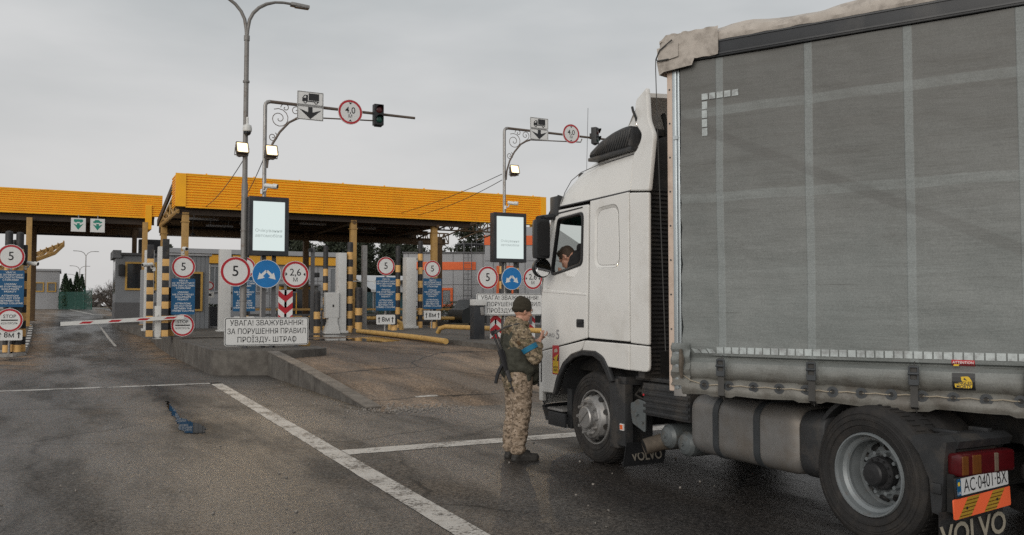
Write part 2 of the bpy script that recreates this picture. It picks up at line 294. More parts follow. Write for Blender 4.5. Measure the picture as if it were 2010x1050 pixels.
mpl = N('ShaderNodeMapping'); mpl.inputs['Scale'].default_value = (.5, 1, 26); L(P, mpl.inputs[0])
o = mixc(N, L, math_(N, L, 'MULTIPLY', noise_(N, L, mpl.outputs[0], 2.1, 5, .6, .62, .68, 0, .55), noise_(N, L, P, 1.4, 4, .6, .4, .6)), o, (.062, .058, .052))
o = mixc(N, L, math_(N, L, 'MULTIPLY', noise_(N, L, P, 2.6, 7, .75, .55, .72, 0, .45), noise_(N, L, P, .6, 3, .6, .4, .6)), o, (.09, .084, .074))
o = mixc(N, L, math_(N, L, 'MULTIPLY', hs, .95), o, (.245, .265, .26)); o = mixc(N, L, math_(N, L, 'MULTIPLY', vst, .62), o, (.275, .305, .305)); o = mixc(N, L, dgm, o, (.085, .080, .074))
low = remap(N, L, Z, 1.02, 1.3, 1, 0)
o = mixc(N, L, math_(N, L, 'MULTIPLY', low, .8), o, (.20, .188, .165))
o = mixc(N, L, math_(N, L, 'MULTIPLY', low, noise_(N, L, P, 3.5, 7, .7, .45, .66, 0, .75)), o, (.085, .07, .055))
ws = N("ShaderNodeTexWave"); ws.inputs['Scale'].default_value = 60; ws.bands_direction = 'Z'; ws.inputs['Distortion'].default_value = 1; L(P, ws.inputs['Vector'])
ws2 = N("ShaderNodeTexWave"); ws2.inputs['Scale'].default_value = 60; ws2.bands_direction = 'X'; ws2.inputs['Distortion'].default_value = 1; L(P, ws2.inputs['Vector'])
wv = math_(N, L, 'MULTIPLY', math_(N, L, 'ADD', ws.outputs[1], ws2.outputs[1]), .5)
o = mixc(N, L, noise_(N, L, P, 90, 3, .8, .35, .65, 0, .3), o, (.06, .06, .057)); L(o, b.inputs['Base Color'])
cw = noise_(N, L, mpn.outputs[0], 1.2, 4, .6)
bp = N("ShaderNodeBump"); bp.inputs['Strength'].default_value = .5; bp.inputs['Distance'].default_value = .04; L(math_(N, L, 'ADD', math_(N, L, 'ADD', math_(N, L, 'MULTIPLY', cw, .45), math_(N, L, 'MULTIPLY', noise_(N, L, P, 1.6, 3, .5), 1.6)), math_(N, L, 'MULTIPLY', vst, .12)), bp.inputs['Height']); L(bp.outputs[0], b.inputs['Normal'])

# ------------------------------------------------------------------ mesh tools
FRONT = Matrix(((1, 0, 0), (0, 0, -1), (0, 1, 0)))            # (u,v,w) -> x, z, -y : a face seen from -Y
SIDE = Matrix(((0, 0, -1), (-1, 0, 0), (0, 1, 0)))            # (u,v,w): u = -y, v = z, w = -x : a face seen from -X
def fr(o, m3=FRONT):
    m = m3.to_4x4(); m.translation = V(o); return m
_TXT = {}
class MB:
    def __init__(s): s.v = []; s.f = []; s.m = []
    def add(s, vs, fs, mi=0, M=None):
        k = len(s.v)
        s.v += [(M @ V(p)) if M is not None else V(p) for p in vs]
        s.f += [tuple(i + k for i in f) for f in fs]; s.m += [mi] * len(fs); return s
    def bmesh(s, bm, mi=0, M=None):
        bm.verts.index_update(); s.add([v.co.copy() for v in bm.verts], [[v.index for v in f.verts] for f in bm.faces], mi, M); bm.free(); return s
    def box(s, c, sz, mi=0, bev=0, M=None, rot=None):
        bm = bmesh.new(); bmesh.ops.create_cube(bm, size=1)
        for v in bm.verts: v.co = V((v.co.x * sz[0], v.co.y * sz[1], v.co.z * sz[2]))
        if bev: bmesh.ops.bevel(bm, geom=bm.edges[:], offset=bev, segments=2, profile=.7, affect='EDGES')
        T = Matrix.Translation(c)
        if rot: T = T @ Matrix.Rotation(rot[0], 4, 'X') @ Matrix.Rotation(rot[1], 4, 'Y') @ Matrix.Rotation(rot[2], 4, 'Z')
        return s.bmesh(bm, mi, (M @ T) if M is not None else T)
    def b2(s, a, b, mi=0, bev=0, M=None):                      # box from two corners
        a, b = V(a), V(b); return s.box((a + b) / 2, [abs(x) for x in (b - a)], mi, bev, M)
    def cyl(s, p0, p1, r0, r1=None, n=12, mi=0, M=None):
        p0, p1 = V(p0), V(p1); r1 = r0 if r1 is None else r1
        q = (p1 - p0).to_track_quat('Z', 'Y'); a, b = q @ V((1, 0, 0)), q @ V((0, 1, 0))
        vs = [p0 + (a * cos(2 * pi * i / n) + b * sin(2 * pi * i / n)) * r0 for i in range(n)] + [p1 + (a * cos(2 * pi * i / n) + b * sin(2 * pi * i / n)) * r1 for i in range(n)]
        fs = [(i, (i + 1) % n, n + (i + 1) % n, n + i) for i in range(n)] + [tuple(range(n))[::-1], tuple(range(n, 2 * n))]
        return s.add(vs, fs, mi, M)
    def tube(s, pts, r, n=8, mi=0, M=None, caps=True):
        pts = [V(p) for p in pts]; rs = r if isinstance(r, (list, tuple)) else [r] * len(pts)
        vs = []; fs = []; up = None
        for i, p in enumerate(pts):
            d = (pts[min(i + 1, len(pts) - 1)] - pts[max(i - 1, 0)]).normalized()
            if up is None: up = V((0, 0, 1)) if abs(d.z) < .9 else V((0, 1, 0))
            a = d.cross(up); a = a.normalized() if a.length > 1e-5 else d.orthogonal().normalized(); b = a.cross(d).normalized(); up = b
            vs += [p + (a * cos(2 * pi * k / n) + b * sin(2 * pi * k / n)) * rs[i] for k in range(n)]
        for i in range(len(pts) - 1):
            fs += [(i * n + k, i * n + (k + 1) % n, (i + 1) * n + (k + 1) % n, (i + 1) * n + k) for k in range(n)]
        if caps: fs += [tuple(range(n))[::-1], tuple(range((len(pts) - 1) * n, len(pts) * n))]
        return s.add(vs, fs, mi, M)
    def lathe(s, prof, M=None, n=32, mi=0, mis=None):          # profile [(r, h)], axis = local z
        vs = [(r * cos(2 * pi * k / n), r * sin(2 * pi * k / n), h) for r, h in prof for k in range(n)]
        for i in range(len(prof) - 1):
            s.add([vs[j] for j in range(i * n, (i + 2) * n)], [(k, (k + 1) % n, n + (k + 1) % n, n + k) for k in range(n)], mis[i] if mis else mi, M)
        return s
    def poly(s, pts, M, d=.01, mi=0, d0=0):                    # flat outline (u,v) with thickness: front at w=d0+d
        n = len(pts)
        vs = [(u, v, d0) for u, v in pts] + [(u, v, d0 + d) for u, v in pts]
        fs = [tuple(range(n))[::-1], tuple(range(n, 2 * n))] + [(i, (i + 1) % n, n + (i + 1) % n, n + i) for i in range(n)]
        return s.add(vs, fs, mi, M)
    def sheet(s, pts, M, w=0, mi=0):
        return s.add([(u, v, w) for u, v in pts], [tuple(range(len(pts)))], mi, M)
    def ring(s, c, r0, r1, M, w=0, n=40, mi=0):
        vs = [(c[0] + r * cos(2 * pi * k / n), c[1] + r * sin(2 * pi * k / n), w) for r in (r0, r1) for k in range(n)]
        return s.add(vs, [(k, n + k, n + (k + 1) % n, (k + 1) % n)[::-1] for k in range(n)], mi, M)
    def disc(s, c, r, M, w=0, n=40, mi=0):
        return s.sheet([(c[0] + r * cos(2 * pi * k / n), c[1] + r * sin(2 * pi * k / n)) for k in range(n)], M, w, mi)
    def panel(s, loops, M, d=.03, bev=.006, mi=0, res=6):      # outline with holes, rounded edges; smooth loops given as closed point lists
        cu = bpy.data.curves.new('c', 'CURVE'); cu.dimensions = '2D'; cu.fill_mode = 'BOTH'; cu.extrude = max(d / 2 - bev, .0005); cu.bevel_depth = bev; cu.bevel_resolution = 1; cu.offset = -bev
        for lp in loops:
            sp = cu.splines.new('POLY'); sp.points.add(len(lp) - 1)
            for q, (u, v) in zip(sp.points, lp): q.co = (u, v, 0, 1)
            sp.use_cyclic_u = True
        return s._curve(cu, Matrix.Translation((0, 0, 0)) if M is None else M, mi)
    def _curve(s, cu, M, mi):
        o = bpy.data.objects.new('c', cu); me = o.to_mesh()
        s.add([v.co.copy() for v in me.vertices], [tuple(p.vertices) for p in me.polygons], mi, M)
        o.to_mesh_clear(); bpy.data.objects.remove(o); bpy.data.curves.remove(cu); return s
    def text(s, txt, size, M, c=(0, 0), w=.002, mi=0, sxx=1., align='CENTER', bold=0, fit=None, maxx=9):
        key = (txt, align, bold)
        if key not in _TXT:
            cu = bpy.data.curves.new('t', 'FONT'); cu.body = txt; cu.align_x = align; cu.align_y = 'CENTER'; cu.size = 1; cu.resolution_u = 3; cu.fill_mode = 'FRONT'; cu.offset = bold
            o = bpy.data.objects.new('t', cu); me = o.to_mesh()
            _TXT[key] = ([v.co.copy() for v in me.vertices], [tuple(p.vertices) for p in me.polygons])
            o.to_mesh_clear(); bpy.data.objects.remove(o); bpy.data.curves.remove(cu)
        vs, fs = _TXT[key]
        if fit: sxx = min(maxx, fit / ((max(p.x for p in vs) - min(p.x for p in vs)) * size))
        s.tx = c[0] + max(p.x for p in vs) * size * sxx; s.tw = size * sxx
        return s.add([(c[0] + p.x * size * sxx, c[1] + p.y * size, w) for p in vs], fs, mi, M)
    def quads(s, qs, mi=0):
        for q in qs: s.add(q, [tuple(range(len(q)))], mi)
        return s
    def loft(s, rings, mi=0, closed=True, caps=False):
        n = len(rings[0]); vs = [p for r in rings for p in r]; fs = []
        for i in range(len(rings) - 1):
            for k in range(n if closed else n - 1):
                fs.append((i * n + k, i * n + (k + 1) % n, (i + 1) * n + (k + 1) % n, (i + 1) * n + k))
        if caps: fs += [tuple(range(n))[::-1], tuple(range((len(rings) - 1) * n, len(rings) * n))]
        return s.add(vs, fs, mi)
    def shift(s, d): d = V(d); s.v = [p + d for p in s.v]; return s
    def build(s, name, mats, parent=None, world=False, smooth=35):
        me = bpy.data.meshes.new(name)
        vs = s.v
        if world and parent is not None:
            inv = wm(parent).inverted(); vs = [inv @ p for p in vs]
        me.from_pydata([tuple(p) for p in vs], [], s.f)
        for x in (mats if isinstance(mats, (list, tuple)) else [mats]): me.materials.append(MATS[x])
        me.polygons.foreach_set('material_index', s.m)
        if smooth:
            me.polygons.foreach_set('use_smooth', [True] * len(s.f)); me.update()
            try: me.set_sharp_from_angle(angle=R(smooth))
            except Exception: pass
        me.validate(); me.update()
        return link(name, me, parent)
def link(name, me, parent=None, loc=None):
    o = bpy.data.objects.new(name, me); COL.objects.link(o)
    if parent is not None: o.parent = parent
    if loc is not None: o.location = loc
    return o
def wm(o):
    m = Matrix.LocRotScale(o.location, o.rotation_euler, o.scale)
    return (wm(o.parent) @ m) if o.parent else m
def tag(o, label, cat, group=None):
    o['label'] = label; o['category'] = cat
    if group: o['group'] = group
    return o
def thing(name, label, cat, loc=(0, 0, 0), rz=0, group=None):
    o = bpy.data.objects.new(name, None); COL.objects.link(o); o.location = loc; o.rotation_euler = (0, 0, rz); o.empty_display_size = .2
    return tag(o, label, cat, group)
def dup(root, loc, rz=None, label=None, group=None):
    def cp(o, par):
        c = o.copy(); COL.objects.link(c); c.parent = par
        for ch in o.children: cp(ch, c)
        return c
    r = cp(root, None); r.location = loc
    if rz is not None: r.rotation_euler = (0, 0, rz)
    if label: r['label'] = label
    if group: r['group'] = group
    return r
def struct(o): o['kind'] = 'structure'; return o
def circ(r, n=40, c=(0, 0)): return [(c[0] + r * cos(2 * pi * k / n), c[1] + r * sin(2 * pi * k / n)) for k in range(n)]
def rrect(x0, y0, x1, y1, r, n=4):
    o = []
    for cx, cy, a in ((x1 - r, y1 - r, 0), (x0 + r, y1 - r, 90), (x0 + r, y0 + r, 180), (x1 - r, y0 + r, 270)):
        o += [(cx + r * cos(R(a + 90 * k / n)), cy + r * sin(R(a + 90 * k / n))) for k in range(n + 1)]
    return o
def rnd_poly(pts, r, n=4):                                     # round the corners of an outline
    o = []; m = len(pts)
    for i in range(m):
        p = V(pts[i]); a = V(pts[i - 1]) - p; b = V(pts[(i + 1) % m]) - p
        rr = r[i] if isinstance(r, (list, tuple)) else r
        if rr <= 0: o.append(tuple(p)); continue
        k = min(rr, a.length * .45, b.length * .45); A = p + a.normalized() * k; B = p + b.normalized() * k
        for j in range(n + 1):
            t = j / n; o.append(tuple(A * (1 - t) ** 2 + p * 2 * t * (1 - t) + B * t * t))
    return o
def blob(name, prims, vox, mats, parent, smooth=6, disp=None, M=None, facemat=None):
    """one continuous skin: capsules (p0,r0,p1,r1) and ellipsoids (c,(rx,ry,rz)) merged by a voxel remesh"""
    mb = MB()
    for p in prims:
        if len(p) == 4:
            p0, r0, p1, r1 = p; p0, p1 = V(p0), V(p1); q = (p1 - p0).to_track_quat('Z', 'Y'); ln = (p1 - p0).length; n = 14; prof = []
            for k in range(6): a = -pi / 2 + pi / 2 * k / 5; prof.append((max(r0 * cos(a), 1e-4), r0 * sin(a)))
            for k in range(6): a = pi / 2 * k / 5; prof.append((max(r1 * cos(a), 1e-4), ln + r1 * sin(a)))
            T = q.to_matrix().to_4x4(); T.translation = p0
            rings = [[T @ V((r * cos(2 * pi * k / n), r * sin(2 * pi * k / n), h)) for k in range(n)] for r, h in prof]
            mb.loft(rings, caps=True)
        else:
            c, rr = p[0], p[1]; bm = bmesh.new(); bmesh.ops.create_uvsphere(bm, u_segments=18, v_segments=12, radius=1)
            T = Matrix.Translation(c)
            if len(p) == 3: T = T @ Matrix.Rotation(p[2][1], 4, p[2][0])
            mb.bmesh(bm, 0, T @ Matrix.Diagonal((*rr, 1)))
    me = bpy.data.meshes.new(name); me.from_pydata([tuple(v) for v in mb.v], [], mb.f); me.update()
    o = bpy.data.objects.new(name, me); COL.objects.link(o)
    md = o.modifiers.new('r', 'REMESH'); md.mode = 'VOXEL'; md.voxel_size = vox
    if smooth: ms_ = o.modifiers.new('s', 'SMOOTH'); ms_.factor = .5; ms_.iterations = smooth
    dg = bpy.context.evaluated_depsgraph_get(); me2 = bpy.data.meshes.new_from_object(o.evaluated_get(dg)); bpy.data.objects.remove(o); bpy.data.meshes.remove(me)
    if disp:
        nr = [v.normal.copy() for v in me2.vertices]
        for v, n_ in zip(me2.vertices, nr): v.co += n_ * disp(v.co)
    me2.name = name; me2.materials.clear()
    for x in (mats if isinstance(mats, (list, tuple)) else [mats]): me2.materials.append(MATS[x])
    me2.polygons.foreach_set('use_smooth', [True] * len(me2.polygons))
    if facemat:
        for pl in me2.polygons: pl.material_index = facemat(pl.center)
    me2.update()
    return link(name, me2, parent)
def wrinkle(a, s=1, k=(9, 9, 16)):
    def f(co): return a * (noise.noise(V((co.x * k[0] * s, co.y * k[1] * s, co.z * k[2] * s))) + .5 * noise.noise(V((co.x * k[0] * 2.3 * s, co.y * k[1] * 2.3 * s + 5, co.z * k[2] * 2.1 * s))))
    return f

# ------------------------------------------------------------------ ground
def lerp(t, pts):
    if t <= pts[0][0]: return pts[0][1]
    for (a, za), (b, zb) in zip(pts, pts[1:]):
        if t <= b: return za + (zb - za) * (t - a) / (b - a)
    return pts[-1][1]
ZL = [(31, 0), (36, .08), (41, .27), (48, .58), (60, .95), (100, 1.42), (160, 1.45)]
ZR = [(13.5, 0), (21.5, .41), (30, .52), (48, .62), (60, .95), (100, 1.42), (160, 1.45)]
def gz(x, y): return lerp(y, ZR) if x > 4.5 else lerp(y, ZL)
def ztop(y): return max(.6, lerp(y, ZR) + .13)
xs = [-1500, -600, -200, -80, -40, -25, -15] + [-10 + .5 * i for i in range(29)] + [4.42, 4.5, 4.51] + [5 + .5 * i for i in range(24)] + [18, 20, 24, 30, 45, 80, 200, 600, 2000]
ys = [-300, -60, -20, -10, -5, -2] + [.5 * i for i in range(0, 130)] + [66, 70, 75, 80, 90, 100, 120, 160, 250, 500, 1200, 3500]
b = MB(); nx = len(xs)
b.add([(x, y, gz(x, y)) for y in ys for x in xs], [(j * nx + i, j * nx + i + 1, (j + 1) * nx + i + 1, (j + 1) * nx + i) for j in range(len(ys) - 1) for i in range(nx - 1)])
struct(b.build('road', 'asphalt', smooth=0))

# painted lines: thin sheets on the asphalt with ragged edges
def paint_line(p0, p1, w0, n=40, z=.004, gaps=()):
    p0, p1 = V(p0), V(p1); d = (p1 - p0); nrm = V((-d.y, d.x)).normalized(); vs = []
    for i in range(n + 1):
        c = p0 + d * i / n; k = w0 / 2
        for sgn in (-1, 1):
            q = c + nrm * sgn * (k + .012 * noise.noise(V((c.x * 6, c.y * 6, sgn * 9)))); vs.append((q.x, q.y, gz(q.x, q.y) + z))
    bb = MB(); bb.add(vs, [(2 * i, 2 * i + 1, 2 * i + 3, 2 * i + 2) for i in range(n) if i not in gaps]); return bb
struct(paint_line((-7, 19.9), (3.05, 19.72), .27).build('lane_line', 'road_paint'))
struct(paint_line((2.60, 2.5), (2.93, 19.85), .235, 90).build('lane_line', 'road_paint'))
struct(paint_line((2.86, 9.72), (12, 9.66), .34, 60).build('lane_line', 'road_paint'))
struct(paint_line((-8, 25.9), (-2.1, 25.8), .16, 20).build('lane_line', 'road_paint'))
struct(paint_line((1.75, 37), (1.5, 56), .1, 30).build('lane_line', 'road_paint'))
struct(paint_line((1.9, 70), (-.4, 110), .2, 30).build('lane_line', 'road_paint'))
for x in (6.9, 7.7, 8.5):
    struct(paint_line((x, 35.2), (x + .5, 35.2), .25, 4).build('lane_line', 'road_paint'))
# puddles
def puddle(pts, name='puddle', z=.006, tw=.35, seed=1):
    pts = rnd_poly(pts, .3, 6); o = []
    for i, p in enumerate(pts):
        q = pts[(i + 1) % len(pts)]; m = max(1, int((V(q) - V(p)).length / .03))
        for k in range(m):
            t = k / m; x = p[0] + (q[0] - p[0]) * t; y = p[1] + (q[1] - p[1]) * t
            o.append((x + .16 * tw * noise.noise(V((x * 9, y * 5, seed))) + .07 * tw * noise.noise(V((x * 30, y * 16, seed))), y + .5 * tw * noise.noise(V((x * 7, y * 3.2, seed + 4))) + .2 * tw * noise.noise(V((x * 26, y * 13, seed + 2)))))
    bb = MB(); bb.add([(x, y, gz(x, y) + z) for x, y in o], [tuple(range(len(o)))]); return struct(bb.build(name, 'water'))
puddle([(1.44, 12.1), (1.64, 12.0), (1.74, 12.35), (1.72, 12.9), (1.63, 13.3), (1.56, 14.0), (1.585, 14.8), (1.60, 15.6), (1.64, 16.4), (1.61, 16.4), (1.55, 15.6), (1.51, 14.7), (1.48, 13.7), (1.40, 12.7)], tw=.28, seed=3)
puddle([(9.2, 27.3), (10.3, 28.2), (10.3, 31.5), (8.6, 30.2), (7.4, 30.6), (7.6, 29.2), (8.6, 28.9)], seed=8)
puddle([(7.2, 32.1), (9.6, 31.7), (9.4, 33.6), (7.5, 33.3)], seed=9)
b = MB(); b.add([(x, y, gz(x, y) + .005) for x, y in ((5.55, 14.5), (5.98, 14.52), (6.02, 14.66), (5.85, 14.72), (5.58, 14.66))], [(0, 1, 2, 3, 4)]); struct(b.build('paint_patch', 'road_paint'))

# islands
def prism(pts, z0, z1f, name, m, parent=None):
    n = len(pts); bb = MB()
    bb.add([(x, y, z0) for x, y in pts] + [(x, y, z1f(x, y)) for x, y in pts], [tuple(range(n, 2 * n))] + [(i, (i + 1) % n, n + (i + 1) % n, n + i) for i in range(n)])
    return bb.build(name, m, parent)
front = rnd_poly([(3.18, 30), (3.18, 22.05), (4.55, 21.33), (5.0, 21.35), (6.05, 21.9), (6.05, 30)], [0, .35, .05, .2, .55, 0])
struct(prism(front, -.1, lambda x, y: .6, 'island_wall', 'concrete'))
fr2 = rnd_poly([(3.40, 29.99), (3.40, 22.3), (4.5, 21.62), (5.0, 21.62), (5.85, 22.1), (5.85, 29.99)], [0, .3, .05, .2, .5, 0])
struct(prism(fr2, .595, lambda x, y: .606, 'island_paving', 'paving'))
def strip(stations, z1f, dz0, name, m):                         # stations (y, xl, xr): a slab following the ground
    bb = MB(); rings = []
    for y, a, c in stations:
        z1 = z1f(y); z0 = z1 - dz0; rings.append([(a, y, z0), (a, y, z1), (c, y, z1), (c, y, z0)])
    bb.loft(rings, closed=True, caps=True); return struct(bb.build(name, m))
strip([(30.003, 3.18, 6.05), (36, 3.2, 6.05), (40, 3.25, 6.05), (44, 2.8, 6.05), (48, 2.3, 6.0), (60, 2.1, 6)], ztop, .75, 'island_wall', 'concrete')
strip([(30.003, 3.4, 5.85), (36, 3.4, 5.85), (40, 3.45, 5.85), (44, 3.0, 5.85), (48, 2.5, 5.8), (59, 2.3, 5.8)], lambda y: ztop(y) + .006, .02, 'island_paving', 'paving')
RT = lambda y: lerp(y, ZR) + .15
strip([(18.6, 11.9, 15), (18.9, 11.45, 15.6), (19.6, 11.15, 16), (22.5, 11.0, 16), (27, 10.86, 16), (36, 10.72, 16), (50, 10.72, 16)], RT, .6, 'island_wall', 'concrete')
strip([(18.9, 12, 15), (19.2, 11.6, 15.4), (19.8, 11.35, 15.8), (22.5, 11.2, 15.8), (27, 11.06, 15.8), (36, 10.92, 15.8), (49.9, 10.92, 15.8)], lambda y: RT(y) + .006, .02, 'island_paving', 'paving')
LT = lambda y: max(lerp(y, ZL) + .2, .22)
strip([(32.55, -9, -2.0), (32.8, -9, -1.5), (33.3, -9, -1.32), (34, -9, -1.28), (40, -9, -1.36), (47, -9, -1.5), (54, -9, -2.1), (62, -9, -3)], LT, .6, 'island_paving', 'paving')
# painted kerb of the left island: white round the nose, then white and black stones
b = MB(); ks = [(-9, 32.42)] + [(-2.05, 32.42), (-1.5, 32.66), (-1.22, 33.1), (-1.15, 33.6)]
for (x0, y0), (x1, y1) in zip(ks, ks[1:]):
    nrm = V((-(y1 - y0), x1 - x0)).normalized() * .16
    b.add([(x0, y0, -.05), (x1, y1, -.05), (x1, y1, LT(y1) + .02), (x0, y0, LT(y0) + .02), (x0 + nrm.x, y0 + nrm.y, LT(y0) + .02), (x1 + nrm.x, y1 + nrm.y, LT(y1) + .02)], [(0, 1, 2, 3), (3, 2, 5, 4)])
y = 33.6; k = 1
def lx(y): return lerp(y, [(33.6, -1.15), (40, -1.22), (47, -1.36), (54, -1.96), (62, -2.9)])
while y < 60:
    y2 = y + .75; b.add([(lx(y), y + .01, LT(y) - .3), (lx(y2), y2 - .01, LT(y2) - .3), (lx(y2), y2 - .01, LT(y2) + .02), (lx(y), y + .01, LT(y) + .02), (lx(y) - .16, y, LT(y) + .02), (lx(y2) - .16, y2, LT(y2) + .02)], [(0, 1, 2, 3), (3, 2, 5, 4)], k % 2); y = y2; k += 1
struct(b.build('kerb', ['kerb_white', 'kerb_black']))
b = MB()                                                        # far kerb in front of the shed, black and white
for i in range(16):
    x = -8 + i * .62; b.b2((x, 104 - .3 * i * .62, 1.35), (x + .6, 104.3 - .3 * i * .62, 1.62), i % 2)
struct(b.build('kerb', ['kerb_white', 'kerb_black']))
# low wall beside the weighing ramp, falling to nothing at its foot
ramp_pts = [(21.33, .57), (18.2, .385), (16, .22), (13.6, .02)]
b = MB(); b.loft([[(4.36, y, -.1), (4.36, y, z), (4.60, y, z), (4.60, y, -.1)] for y, z in ramp_pts], caps=True)
rw = thing('ramp_wall', 'low stained concrete wall sloping down beside the brown ramp', 'wall', (4.48, 21.3, 0)); b.build('wall', 'concrete', rw, True)
b = MB(); b.loft([[(4.35, y, z + .001), (4.35, y, z + .022), (4.61, y, z + .022), (4.61, y, z + .001)] for y, z in ramp_pts], caps=True); b.build('capping', 'coping', rw, True)
# verges
def sheetf(pts, dz, name, m):
    bb = MB(); bb.add([(x, y, gz(x, y) + dz) for x, y in pts], [tuple(range(len(pts)))]); return struct(bb.build(name, m))
b = MB()
for i in range(16):
    for j in range(12):
        x0, x1, y0, y1 = 12 + i * 4, 16 + i * 4, 46 + j * 6, 52 + j * 6
        b.add([(x, y, gz(x, y) + .03) for x, y in ((x0, y0), (x1, y0), (x1, y1), (x0, y1))], [(0, 1, 2, 3)])
struct(b.build('verge', 'dry_grass'))
b = MB(); b.add([(x, y, 1.5) for x, y in ((-30, 105), (-1, 103), (1.2, 112), (1, 130), (-2, 200), (-60, 200))], [(0, 1, 2, 3, 4, 5)]); struct(b.build('verge', 'dry_grass'))
b = MB(); b.add([(x, y, 1.47) for x, y in ((4, 82), (9, 80), (20, 110), (16, 300), (7, 300), (4.6, 110))], [(0, 1, 2, 3, 4, 5)]); struct(b.build('verge', 'dry_grass'))

# ------------------------------------------------------------------ canopies
def corrugated(b, x0, x1, y, z0, z1, pitch, dep, mi=0, axis='x'):
    """sheet with horizontal ribs, running along x at y (or along y at x when axis is 'y')"""
    n = max(1, round((z1 - z0) / pitch)); p = (z1 - z0) / n; prof = []
    for i in range(n): zz = z0 + i * p; prof += [(zz, 0), (zz + p * .3, 0), (zz + p * .42, dep), (zz + p * .88, dep)]
    prof.append((z1, 0))
    for (za, da), (zb, db) in zip(prof, prof[1:]):
        if axis == 'x': b.add([(x0, y - da, za), (x1, y - da, za), (x1, y - db, zb), (x0, y - db, zb)], [(0, 1, 2, 3)], mi)
        else: b.add([(y - da, x0, za), (y - da, x1, za), (y - db, x1, zb), (y - db, x0, zb)], [(3, 2, 1, 0)], mi)
def ibeam(b, p0, p1, h, wd, mi=0):
    p0, p1 = V(p0), V(p1); d = (p1 - p0).normalized(); s_ = d.cross(V((0, 0, 1))).normalized(); u = s_.cross(d)
    def bar(cz, hh, ww):
        c = [p + u * cz + s_ * a * ww / 2 + u * q * hh / 2 for p in (p0, p1) for a, q in ((-1, -1), (1, -1), (1, 1), (-1, 1))]
        b.add(c, [(0, 1, 5, 4), (1, 2, 6, 5), (2, 3, 7, 6), (3, 0, 4, 7), (3, 2, 1, 0), (4, 5, 6, 7)], mi)
    bar(0, h - .04, .02); bar(h / 2, .02, wd); bar(-h / 2, .02, wd)
def truss(b, p0, p1, z0, z1, n, r=.035, mi=0):
    p0, p1 = V(p0), V(p1)
    P = [[p0 + (p1 - p0) * i / n + V((0, 0, z)) for i in range(n + 1)] for z in (z0, z1)]
    for q in P: b.tube([q[0], q[-1]], r * 1.4, 6, mi)
    for i in range(n + 1): b.tube([P[0][i], P[1][i]], r, 5, mi)
    for i in range(n): b.tube([P[i % 2][i], P[1 - i % 2][i + 1]], r, 5, mi)
cp = thing('canopy', 'wide yellow corrugated canopy over the lorry lanes, taller of the two canopies', 'canopy', (12, 40, 0))
b = MB(); corrugated(b, 4.22, 20.6, 37, 5.72, 7.0, .107, .05)
corrugated(b, 37.0, 38.4, 3.86, 5.72, 7.0, .107, .035, axis='y')
b.b2((3.82, 36.93, 5.70), (4.22, 37.02, 7.04)); b.b2((20.6, 36.93, 5.70), (20.9, 37.02, 7.04)); b.b2((4.22, 36.94, 7.0), (20.6, 37.05, 7.05)); b.b2((4.22, 36.94, 5.66), (20.6, 37.05, 5.72)); b.b2((20.87, 37.02, 5.7), (20.9, 38.6, 7.04))
for i in range(9): b.box((5 + 1.9 * i, 37, 7.07), (.06, .06, .05))
[b.b2((6.9 + 2.9 * i, 36.955, 5.70), (6.915 + 2.9 * i, 36.97, 7.0)) for i in range(5)]; b.build('fascia', 'yellow_fascia', cp, True)
b = MB()
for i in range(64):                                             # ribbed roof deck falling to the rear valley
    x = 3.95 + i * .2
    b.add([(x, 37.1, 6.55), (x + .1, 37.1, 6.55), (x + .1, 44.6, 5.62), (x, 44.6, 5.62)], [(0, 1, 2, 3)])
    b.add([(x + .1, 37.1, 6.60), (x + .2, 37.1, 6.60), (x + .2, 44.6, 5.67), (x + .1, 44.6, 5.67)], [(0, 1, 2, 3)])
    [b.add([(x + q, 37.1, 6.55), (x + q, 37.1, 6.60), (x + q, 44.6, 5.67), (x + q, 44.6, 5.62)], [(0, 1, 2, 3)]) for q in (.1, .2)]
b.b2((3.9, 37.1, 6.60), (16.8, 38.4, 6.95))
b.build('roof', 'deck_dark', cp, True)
b = MB(); b.add([(3.84, 38.4, 6.55), (3.84, 38.4, 6.85), (3.84, 45, 5.85), (3.84, 45, 5.55), (3.92, 38.4, 6.55), (3.92, 38.4, 6.85), (3.92, 45, 5.85), (3.92, 45, 5.55)], [(0, 1, 2, 3), (7, 6, 5, 4), (1, 5, 6, 2), (0, 3, 7, 4)])
b.b2((3.9, 44.6, 5.2), (17, 44.66, 5.78)); b.build('verge_board', 'deck_dark', cp, True)
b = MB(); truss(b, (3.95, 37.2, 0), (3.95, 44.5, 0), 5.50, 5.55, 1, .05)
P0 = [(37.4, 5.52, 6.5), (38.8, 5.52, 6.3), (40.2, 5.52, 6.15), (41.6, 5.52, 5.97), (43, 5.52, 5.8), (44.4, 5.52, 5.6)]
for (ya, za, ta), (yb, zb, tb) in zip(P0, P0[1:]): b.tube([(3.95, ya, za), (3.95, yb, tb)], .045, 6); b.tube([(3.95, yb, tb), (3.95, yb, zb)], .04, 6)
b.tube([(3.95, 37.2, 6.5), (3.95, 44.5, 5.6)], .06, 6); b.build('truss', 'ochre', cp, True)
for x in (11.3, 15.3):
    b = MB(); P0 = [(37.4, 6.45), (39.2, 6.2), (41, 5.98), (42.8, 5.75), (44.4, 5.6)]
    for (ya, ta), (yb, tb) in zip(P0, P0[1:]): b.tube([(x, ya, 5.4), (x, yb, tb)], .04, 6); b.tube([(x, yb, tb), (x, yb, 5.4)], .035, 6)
    b.tube([(x, 37.2, 5.4), (x, 44.5, 5.4)], .07, 6); b.build('truss', 'ochre_dark', cp, True)
